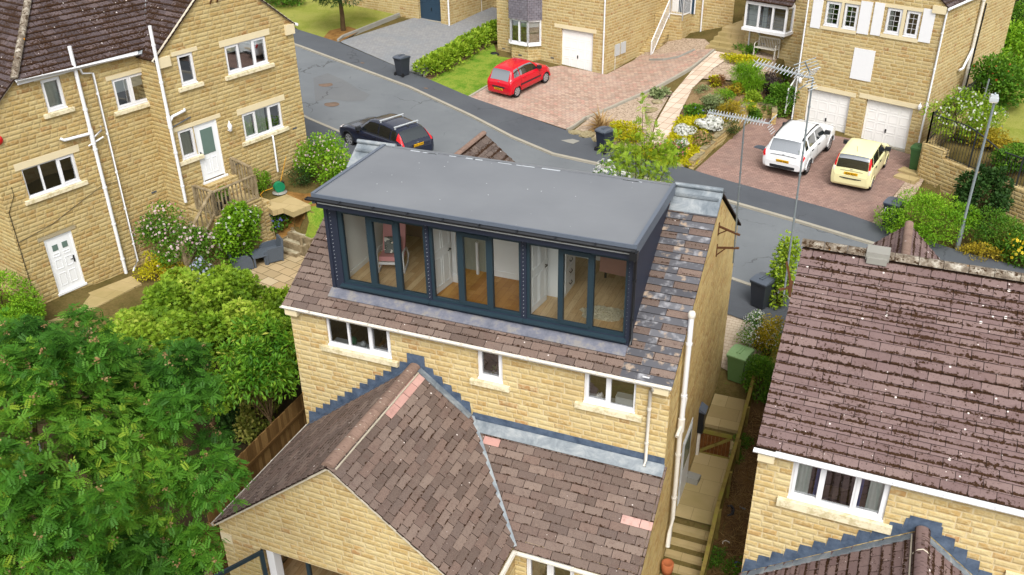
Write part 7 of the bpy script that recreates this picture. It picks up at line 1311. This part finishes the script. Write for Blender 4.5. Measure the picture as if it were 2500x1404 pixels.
for k in range(5): z = 6.6+.31*k; b.box(-3.079, -3.062, 1.78, 2.49, z, z+.28); hb.tube([(-3.06, 2.05, z+.17), (-3.03, 2.06, z+.13), (-3.03, 2.2, z+.13), (-3.06, 2.21, z+.17)], .01, 6)
b.build('drawer', M['door_white'], dc); hb.build('handle', M['iron'], dc)
Bd = thing('bed', 'bed with a dusty pink blanket in the right dormer room', 'bed', (-1.9, 3.1, 6.5)); b = MB(); b.box(-.62, .6, -.1, .75, .32, .6); bevel(b.build('mattress', M['white'], Bd), .05); b = MB(); b.box(-.66, .64, -.16, .76, .45, .64); b.prism([(-.66, -.16, .64), (.64, -.16, .64), (.64, -.2, .18), (-.66, -.2, .26)], (0, -.01, 0), (0, .03, 0)); b.build('blanket', M['dusty_pink'], Bd); MB().tube([(-.55, -.02, 0), (-.55, -.02, .32)], .03, 8).build('leg', M['iron'], Bd)
b = MB(); n = 22; ring = [(.52*math.cos(a)*(1+.16*math.sin(5*a+1)), .27*math.sin(a)*(1+.14*math.sin(4*a))) for a in [2*math.pi*k/n for k in range(n)]]
for k in range(n): p, q_ = ring[k], ring[(k+1) % n]; b.face([(0, 0, .06), (*p, .03), (*q_, .03)]); b.face([(*p, .0), (*q_, 0), (*q_, .03), (*p, .03)])
o = b.build('sheepskin_rug', M['fleece']); o.location = (-1.95, 1.32, 6.505); o.rotation_euler.z = R(14); tag(o, 'cream sheepskin rug on the oak floor of the right dormer room', 'rug')
P = np.array([(.52*math.sqrt(random.random())*math.cos(a)*(1+.16*math.sin(5*a+1)), 0, 0) for a in [0]]); n = 4200; a = RNG.uniform(0, 2*math.pi, n); rr = np.sqrt(RNG.uniform(0, 1, n)); P = np.stack([.54*rr*np.cos(a)*(1+.16*np.sin(5*a+1)), .29*rr*np.sin(a)*(1+.14*np.sin(4*a)), np.full(n, .04)], 1); lm('wool', A(236, 226, 196), A(244, 236, 212), A(250, 246, 228)); leaves('fleece', P, RNG.normal(0, 1, (n, 3))+np.array([0, 0, .6]), RNG.uniform(.03, .055, n), TW, 'wool', RNG.uniform(0, 1, n), o, .8)
for x, w_, l in ((-8.2, .1, 'small green toy on the window board, left pane'), (-7.9, .07, 'white cup on the window board, middle pane'), (-7.15, .06, 'tiny blue and pink toy house on the window board')):
    b = MB(); b.lathe([(0, 0), (w_, 0), (w_*1.1, w_*1.4), (w_*.5, w_*1.9), (0, w_*2)], (0, 0, 0), 9); o = b.build('ornament', M['reel' if 'green' in l else 'white' if 'cup' in l else 'blue']); o.location = (x, .22, 4.952); tag(o, l, 'ornament')
b = MB(); b.lathe([(0, 0), (.06, 0), (.09, .15), (0, .14)], (0, 0, 0), 10); o = thing('potted_orchid', 'orchid in a grey pot in the small middle window', 'plant', (-4.24, .22, 4.952)); b.build('pot', M['lead'], o); n = 14; leaves('foliage', np.tile([0, 0, .15], (n, 1)), norm(RNG.normal(0, 1, (n, 3))*np.array([1, 1, .3])+np.array([0, 0, .35])), .16, TS, 'lf_green', RNG.uniform(0, 1, n), o, .3); MB().tube([(0, 0, .14), (.03, 0, .4), (.0, .02, .62), (-.08, 0, .7)], .008, 5).build('stem', M['rust'], o)
b = MB(); b.box(-.22, .22, -.1, .1, 0, .2); o = bevel(b.build('storage_basket', M['white']), .02); o.location = (-1.05, .24, 4.952); tag(o, 'white storage basket on the board of the two-pane window', 'basket')
b = MB(); b.lathe([(0, 0), (.05, 0), (.06, .12), (.03, .16), (0, .2)], (0, 0, 0), 9); o = b.build('ornament', M['clear_lamp']); o.location = (-1.62, .2, 4.952); tag(o, 'small white figure in the two-pane window', 'ornament')
# ------------------------------------------------------------------ cars: a dense body skin built from cross sections; glass, lamps and trim are patches of that skin
class Skin:
    # station rows: x, z bottom, half width, shoulder z, roof/hood z, glass foot half width, roof half width
    def __init__(s, st): s.st = np.array(st, float); s.n = len(st)
    def row(s, u):
        u = min(max(u, 0), s.n-1-1e-6); i = int(u); t = u-i; P = s.st; m = lambda k: (P[min(k+1, s.n-1)]-P[max(k-1, 0)])/2
        p0, p1, m0, m1 = P[i], P[i+1], m(i), m(i+1); t2, t3 = t*t, t*t*t
        h = (2*t3-3*t2+1)*p0+(t3-2*t2+t)*m0*.6+(-2*t3+3*t2)*p1+(t3-t2)*m1*.6; return h
    def sec(s, u):
        x, zb, w, zs, zr, wg, wr = s.row(u); h = zs-zb
        return [(x, 0, zb), (x, w*.86, zb), (x, w*.965, zb+.07*h), (x, w, zb+.45*h), (x, w*.985, zb+.86*h), (x, w*.955, zs), (x, wg, zs+.02), (x, wg*.35+wr*.65, zs+.02+(zr-zs)*.66), (x, wr, zr-(zr-zs)*.08-.005), (x, wr*.88, zr-.004), (x, wr*.45, zr+.012), (x, 0, zr+.016)]
    def P(s, u, t, side=1):
        S_ = s.sec(u); t = min(max(t, 0), 11-1e-6); i = int(t); f = t-i; a, b = S_[i], S_[i+1]; return Vector((a[0]+(b[0]-a[0])*f, side*(a[1]+(b[1]-a[1])*f), a[2]+(b[2]-a[2])*f))
    def N(s, u, t, side=1):
        du = s.P(u+.02, t, side)-s.P(u-.02, t, side); dt = s.P(u, t+.02, side)-s.P(u, t-.02, side); n = du.cross(dt)*side
        if n.length < 1e-9: return Vector((0, 0, 1))
        n.normalize(); c = Vector((s.st[:, 0].mean(), 0, .7)); return n if n.dot(s.P(u, t, side)-c) > 0 else -n
def patch(m, sk, u0, u1, t0, t1, side, off=.006, nu=8, nt_=4, shrink=None):
    pts = {}
    for i in range(nu+1):
        for j in range(nt_+1):
            u = u0+(u1-u0)*i/nu; t = t0+(t1-t0)*j/nt_
            if shrink: u += shrink(i/nu, j/nt_)
            pts[i, j] = sk.P(u, t, side)+sk.N(u, t, side)*off
    m.smooth = True
    for i in range(nu):
        for j in range(nt_):
            q = [pts[i, j], pts[i+1, j], pts[i+1, j+1], pts[i, j+1]]; m.face(q if side < 0 else q[::-1])
    m.smooth = False
def top_patch(m, sk, u0, u1, tl, off=.006, nu=8):
    for sd in (1, -1): patch(m, sk, u0, u1, tl, 11, sd, off, nu, 5)
def make_car(name, label, L, W, H, st, paint, wb, rear_ax, track, wr_, opt):
    root = thing(name, label, 'car'); sk = Skin(st); m = MB(); m.smooth = True; nu = (len(st)-1)*6; tt = [k*.5 for k in range(23)]
    wheels = [(rear_ax, sd) for sd in (1, -1)]+[(rear_ax+wb, sd) for sd in (1, -1)]
    for sd in (1, -1):
        g = [[sk.P((len(st)-1)*i/nu, t, sd) for t in tt] for i in range(nu+1)]
        for i in range(nu):
            for j in range(len(tt)-1):
                q = [g[i][j], g[i+1][j], g[i+1][j+1], g[i][j+1]]; c = (q[0]+q[2])/2
                if any(math.hypot(c.x-x, c.z-wr_) < wr_+.02 for x, s_ in wheels) and abs(c.y) > W*.36: continue
                m.face(q if sd < 0 else q[::-1])
    m.smooth = False
    for u, fl in ((0, 1), (len(st)-1, -1)):
        half = [sk.P(u, t, 1) for t in tt]; other = [Vector((p.x, -p.y, p.z)) for p in half[::-1]]; f = half+other[1:-1]; m.face(f if fl > 0 else f[::-1])
    m.build('body', paint, root)
    b = MB(); b.box(.25, L-.3, -W*.36, W*.36, .2, .62); b.build('underbody', M['black'], root)
    ar = MB()
    for x, sd in wheels:
        n = 14
        for k in range(n):
            a0, a1 = math.pi*k/n, math.pi*(k+1)/n; y = sd*(W/2-.035); pr = lambda a, r: Vector((x+math.cos(a)*r, y, wr_+math.sin(a)*r))
            q = [pr(a0, wr_+.02), pr(a1, wr_+.02), pr(a1, wr_+.075), pr(a0, wr_+.075)]; o_ = Vector((0, sd*.045, 0)); qq = [p+o_ for p in q]; ar.face(qq if sd < 0 else qq[::-1]); ar.face([q[0], q[1], qq[1], qq[0]]); ar.face([q[3], q[2], qq[2], qq[3]])
    ar.build('wheel_arch', opt.get('arch', paint), root)
    for x, sd in wheels:
        t = MB(); y = sd*track/2; t.tube([(x, y-sd*.1, wr_), (x, y+sd*.085, wr_)], wr_, 20); wl = t.build('wheel', M['tyre'], root); r = MB(); n = 7; yo_ = y+sd*.088
        for k in range(n):
            a = 2*math.pi*k/n; d = Vector((math.cos(a), 0, math.sin(a))); e = Vector((-math.sin(a), 0, math.cos(a))); c = Vector((x, yo_, wr_)); q = [c+e*.03, c+d*wr_*.66+e*.045, c+d*wr_*.66-e*.045, c-e*.03]; r.face(q if sd > 0 else q[::-1])
        ring = [(Vector((x+math.cos(2*math.pi*k/18)*rr, yo_-.002*sd, wr_+math.sin(2*math.pi*k/18)*rr))) for rr in (wr_*.6, wr_*.7) for k in range(18)]
        for k in range(18): j = (k+1) % 18; q = [ring[k], ring[j], ring[18+j], ring[18+k]]; r.face(q)
        r.build('rim', M['rim'], wl)
    gm = opt.get('glass', 'glass_dark'); b = MB(); a0, a1 = opt['rearwin']; top_patch(b, sk, a0, a1, opt.get('rw_t', 8.6), .008); b.build('rear_window', M['trim'] if False else M[gm], root)
    b = MB(); a0, a1 = opt['screen']; top_patch(b, sk, a0, a1, 8.6, .008); b.build('windscreen', M[gm], root)
    for sd in (1, -1):
        for (u0, u1, sh) in opt['side']:
            b = MB(); patch(b, sk, u0, u1, 6.15, 7.75, sd, .008, 10, 4, sh); b.build('side_window', M[gm], root)
        if opt.get('sidetrim'):
            b = MB(); patch(b, sk, *opt['sidetrim'], sd, .012, 12, 1); b.build('side_trim', M['trim'], root)
        for (u0, u1, t0, t1, mt, nm) in opt['lamps']:
            b = MB(); patch(b, sk, u0, u1, t0, t1, sd, .014, 4, 4); b.build(nm, M[mt], root)
        hd = opt['handles']
        for u in hd: p = sk.P(u, 4.3, sd); n_ = sk.N(u, 4.3, sd); b = MB(); b.beam(p+n_*.02+Vector((-.09, 0, 0)), p+n_*.02+Vector((.09, 0, 0)), .03, .03); b.build('door_handle', opt.get('hmat', paint), root)
        u = opt['mirror']; p = sk.P(u, 6.2, sd); b = MB(); b.box(p.x-.06, p.x+.08, p.y+sd*.02 if sd > 0 else p.y-.24, p.y+.24 if sd > 0 else p.y-.02, p.z+.0, p.z+.15); bevel(b.build('mirror', M['trim'], root), .03)
    # door shut lines
    b = MB()
    for u in opt['doors']:
        for sd in (1, -1): patch(b, sk, u-.012, u+.012, 2.6, 6.1, sd, .004, 1, 8)
    b.build('door_gap', M['black'], root)
    for nm, mt, u0, u1, t1, off in opt.get('rearband', ()):
        b = MB()
        for sd in (1, -1): patch(b, sk, u0, u1, 11-t1, 11, sd, off, 4, 5)
        b.build(nm, M[mt], root)
    pz, px_ = opt['plate']; b = MB(Matrix.Translation((px_, 0, pz)) @ Matrix.Rotation(R(opt.get('ptilt', -8)), 4, 'Y')); b.box(-.012, .0, -.27, .27, -.06, .06); pl = b.build('number_plate', M['plate'], root)
    t = text(opt['reg'], pl, (px_-.016, 0, pz-.042), (R(90), 0, R(-90)), .115, 'ink', 'registration')
    if 'bumper' in opt:
        z0, z1, x0 = opt['bumper']; b = MB(); n = 12
        for k in range(n):
            y0, y1 = -W*.44+W*.88*k/n, -W*.44+W*.88*(k+1)/n; f = lambda y: x0+.10*(abs(y)/(W*.44))**3.
            b.face([(f(y0), y0, z0), (f(y0), y0, z1), (f(y1), y1, z1), (f(y1), y1, z0)]); b.face([(f(y0), y0, z1), (f(y0)+.1, y0, z1+.01), (f(y1)+.1, y1, z1+.01), (f(y1), y1, z1)])
        b.build('bumper_strip', M['trim'], root)
    u = opt['badge']; p = sk.P(u, 11); n_ = sk.N(u, 10.9); b = MB(); b.beam(p+n_*.012+Vector((0, -.045, 0)), p+n_*.012+Vector((0, .045, 0)), .05, .012); b.build('badge', M['chrome'], root)
    p = sk.P(opt.get('ant', 3.6), 11); b = MB(); b.tube([p, p+Vector((-.16, 0, .3))], .008, 5) if opt.get('antl', 1) else b.lathe([(.05, 0), (.03, .05), (0, .06)], tuple(p), 8); b.build('antenna', M['trim'], root)
    return root, sk
def park(root, wheel_px, front_px, rear_ax, track, side=-1, wr_=.3):
    p, q = G(*wheel_px, .06), G(*front_px, .06); d = (q-p); d.z = 0; d.normalize(); l = Vector((-d.y, d.x, 0)); o = p-d*rear_ax-l*(side*track/2)
    zr = h1(*(o+d*rear_ax).xy)+.065; zf = h1(*(o+d*(rear_ax+2.5)).xy)+.065; f3 = (d+Vector((0, 0, (zf-zr)/2.5))).normalized(); up = f3.cross(l); o.z = zr-f3.z*rear_ax
    root.matrix_world = Matrix(((f3.x, l.x, up.x, o.x), (f3.y, l.y, up.y, o.y), (f3.z, l.z, up.z, o.z), (0, 0, 0, 1)))
fwd = lambda k: (lambda i, j: k*j*(1-i))            # lean of the rear edge of a side window
lean = lambda a, b: (lambda i, j: j*(a*(1-i)-b*i))
P_red = paint_mat('red_car_paint', A(206, 2, 34)); P_white = paint_mat('white_car_paint', A(238, 240, 242)); P_yel = paint_mat('cream_yellow_paint', A(244, 237, 182)); P_blk = paint_mat('midnight_blue_paint', A(26, 32, 52), .2)
# red three-door hatchback
st = [(.0,.32,.66,.60,.62,.62,.56),(.03,.22,.76,.72,.75,.70,.62),(.10,.2,.80,.84,.87,.72,.62),(.34,.2,.815,.92,1.30,.74,.60),(.62,.2,.815,.93,1.425,.745,.57),(1.35,.2,.815,.92,1.47,.745,.56),(1.95,.2,.815,.90,1.41,.74,.56),(2.60,.2,.81,.89,.985,.73,.66),(3.05,.2,.79,.80,.87,.70,.60),(3.32,.24,.70,.66,.70,.60,.5),(3.43,.32,.58,.54,.55,.5,.42)]
c_, sk = make_car('parked_car', 'bright red three-door hatchback parked on the pinkish paving', 3.43, 1.63, 1.47, st, P_red, 2.34, .52, 1.42, .285, dict(rearwin=(2.05, 3.2), screen=(6.05, 6.95), side=((3.35, 4.35, lean(.35, .0)), (4.42, 6.55, lean(.0, .55))), lamps=((1.2, 2.5, 6.2, 7.6, 'red_lamp', 'tail_lamp'), (8.1, 8.8, 5.0, 7.5, 'clear_lamp', 'headlamp')), handles=(4.7,), mirror=6.5, doors=(4.38, 6.6), plate=(.46, -.0), reg='YD08 EKJ', bumper=(.52, .60, -.02), badge=1.5, sidetrim=(4.3, 6.7, 3.0, 3.25), ant=5.2))
park(c_, (1261, 238), (1330, 203), .52, 1.42)
# white estate-bodied off-roader
st = [(.0,.36,.74,.62,.66,.70,.62),(.04,.34,.86,.85,.9,.8,.7),(.10,.32,.90,1.00,1.04,.82,.70),(.30,.32,.91,1.06,1.42,.82,.66),(.55,.32,.91,1.07,1.56,.82,.64),(1.4,.32,.91,1.06,1.63,.82,.64),(2.35,.32,.91,1.04,1.57,.82,.64),(3.0,.32,.91,1.03,1.12,.82,.76),(3.6,.32,.9,1.0,1.06,.82,.72),(4.05,.34,.86,.88,.93,.74,.64),(4.25,.36,.78,.70,.72,.66,.55),(4.31,.4,.7,.58,.6,.58,.5)]
c_, sk = make_car('parked_car', 'white off-road car with black roof rails parked in front of the garages', 4.31, 1.82, 1.63, st, P_white, 2.67, .78, 1.56, .345, dict(rearwin=(2.08, 3.45), screen=(6.05, 6.95), side=((3.5, 4.25, lean(.3, 0)), (4.4, 5.2, None), (5.3, 6.55, lean(0, .5))), lamps=((.75, 2.3, 4.3, 6.6, 'red_lamp', 'tail_lamp'), (8.6, 9.5, 5.0, 7., 'clear_lamp', 'headlamp')), handles=(4.55, 5.4), hmat=M['trim'], mirror=6.4, doors=(4.32, 5.25, 6.5), plate=(.70, .0), reg='LO60 EXC', bumper=(.38, .50, -.03), badge=1.6, rearband=(('tailgate_strip', 'trim', 1.15, 1.32, 1.8, .012),), sidetrim=(2.5, 9.2, 1.8, 2.2), ant=6.0))
b = MB()
for sd in (1, -1): b.tube([tuple(sk.P(3.7, 8.6, sd)+Vector((0, 0, .02))), tuple(sk.P(4.0, 8.6, sd)+Vector((0, 0, .07))), tuple(sk.P(5.0, 8.6, sd)+Vector((0, 0, .08))), tuple(sk.P(5.7, 8.6, sd)+Vector((0, 0, .07))), tuple(sk.P(5.95, 8.6, sd)+Vector((0, 0, .02)))], .028, 6)
b.build('roof_rail', M['trim'], c_); park(c_, (1966, 425), (2016, 371), .78, 1.56)
# pale yellow tall hatchback
st = [(.0,.32,.66,.66,.68,.66,.6),(.03,.25,.77,.80,.84,.72,.66),(.06,.22,.79,.94,.97,.73,.67),(.16,.22,.79,1.0,1.36,.73,.64),(.36,.22,.79,1.0,1.49,.73,.62),(1.2,.22,.79,.98,1.54,.73,.61),(1.9,.22,.79,.96,1.50,.73,.61),(2.65,.22,.79,.95,1.06,.73,.67),(3.1,.22,.78,.90,.97,.71,.62),(3.42,.26,.7,.72,.76,.62,.54),(3.54,.34,.6,.58,.6,.52,.46)]
c_, sk = make_car('parked_car', 'pale yellow tall hatchback parked in front of the right garage door', 3.54, 1.58, 1.54, st, P_yel, 2.3, .56, 1.37, .285, dict(rearwin=(2.05, 3.7), screen=(6.05, 6.95), side=((3.6, 4.2, lean(.2, 0)), (4.3, 5.2, None), (5.28, 6.6, lean(0, .55))), lamps=((1.0, 2.2, 6.2, 8.2, 'clear_lamp', 'indicator_lamp'), (2.2, 3.8, 6.6, 8.4, 'red_lamp', 'tail_lamp'), (8.1, 8.9, 5., 7.2, 'clear_lamp', 'headlamp')), handles=(4.5, 5.4), hmat=M['trim'], mirror=6.5, doors=(4.25, 5.24, 6.6), plate=(.78, .0), reg='R20 KLC', bumper=(.55, .585, -.025), badge=1.8, rearband=(('tailgate_strip', 'trim', 1.25, 1.36, 1.5, .014),), ant=4.3))
park(c_, (2121, 463), (2160, 402), .56, 1.37)
# dark blue estate
st = [(.0,.36,.74,.62,.66,.72,.64),(.05,.3,.87,.82,.86,.82,.72),(.12,.26,.91,.94,.98,.83,.72),(.42,.26,.93,.98,1.34,.84,.66),(.72,.26,.935,.98,1.47,.84,.64),(1.6,.26,.935,.97,1.55,.84,.64),(2.5,.26,.935,.95,1.50,.84,.64),(3.25,.26,.93,.94,1.02,.83,.72),(4.0,.26,.92,.90,.95,.80,.7),(4.55,.28,.85,.76,.80,.72,.6),(4.84,.34,.7,.58,.6,.6,.5)]
c_, sk = make_car('parked_car', 'dark blue estate car with silver roof bars on the street behind the dormer', 4.84, 1.87, 1.55, st, P_blk, 2.82, 1.05, 1.6, .345, dict(glass='glass_car', rearwin=(2.1, 3.4), screen=(6.05, 6.95), side=((3.3, 4.25, lean(.45, 0)), (4.32, 5.15, None), (5.22, 6.65, lean(0, .6))), lamps=((1.0, 3.3, 6.3, 8.0, 'red_lamp', 'tail_lamp'), (8.6, 9.3, 4.6, 6.6, 'clear_lamp', 'headlamp')), handles=(4.5, 5.4), mirror=6.6, doors=(4.28, 5.18, 6.6), plate=(.82, .0), reg='YG59 DWO', badge=1.4, arch=M['trim'], sidetrim=(3.0, 6.9, 5.9, 6.12), ant=3.8, antl=0))
b = MB()
for u in (4.1, 5.2): p, q = sk.P(u, 8.5, 1), sk.P(u, 8.5, -1); b.beam(p+Vector((0, .05, .1)), q+Vector((0, -.05, .1)), .07, .03); [b.beam(x, x+Vector((0, 0, .1)), .06, .04, up=(1, 0, 0)) for x in (p, q)]
b.build('roof_bar', M['alu'], c_)
F = G(857, 352, .06); Pp = at_z(1029, 361, h1(-14.8, 15.9)+.88); v = F-Pp; ang = math.atan2(v.y, v.x)-math.atan2(.8, 3.87); d = Vector((math.cos(ang), math.sin(ang), 0)); l = Vector((-d.y, d.x, 0)); o = Vector((F.x, F.y, 0))-d*3.87-l*.8
c_.location = (o.x, o.y, h1(o.x+d.x*2.4, o.y+d.y*2.4)+.04); c_.rotation_euler.z = ang
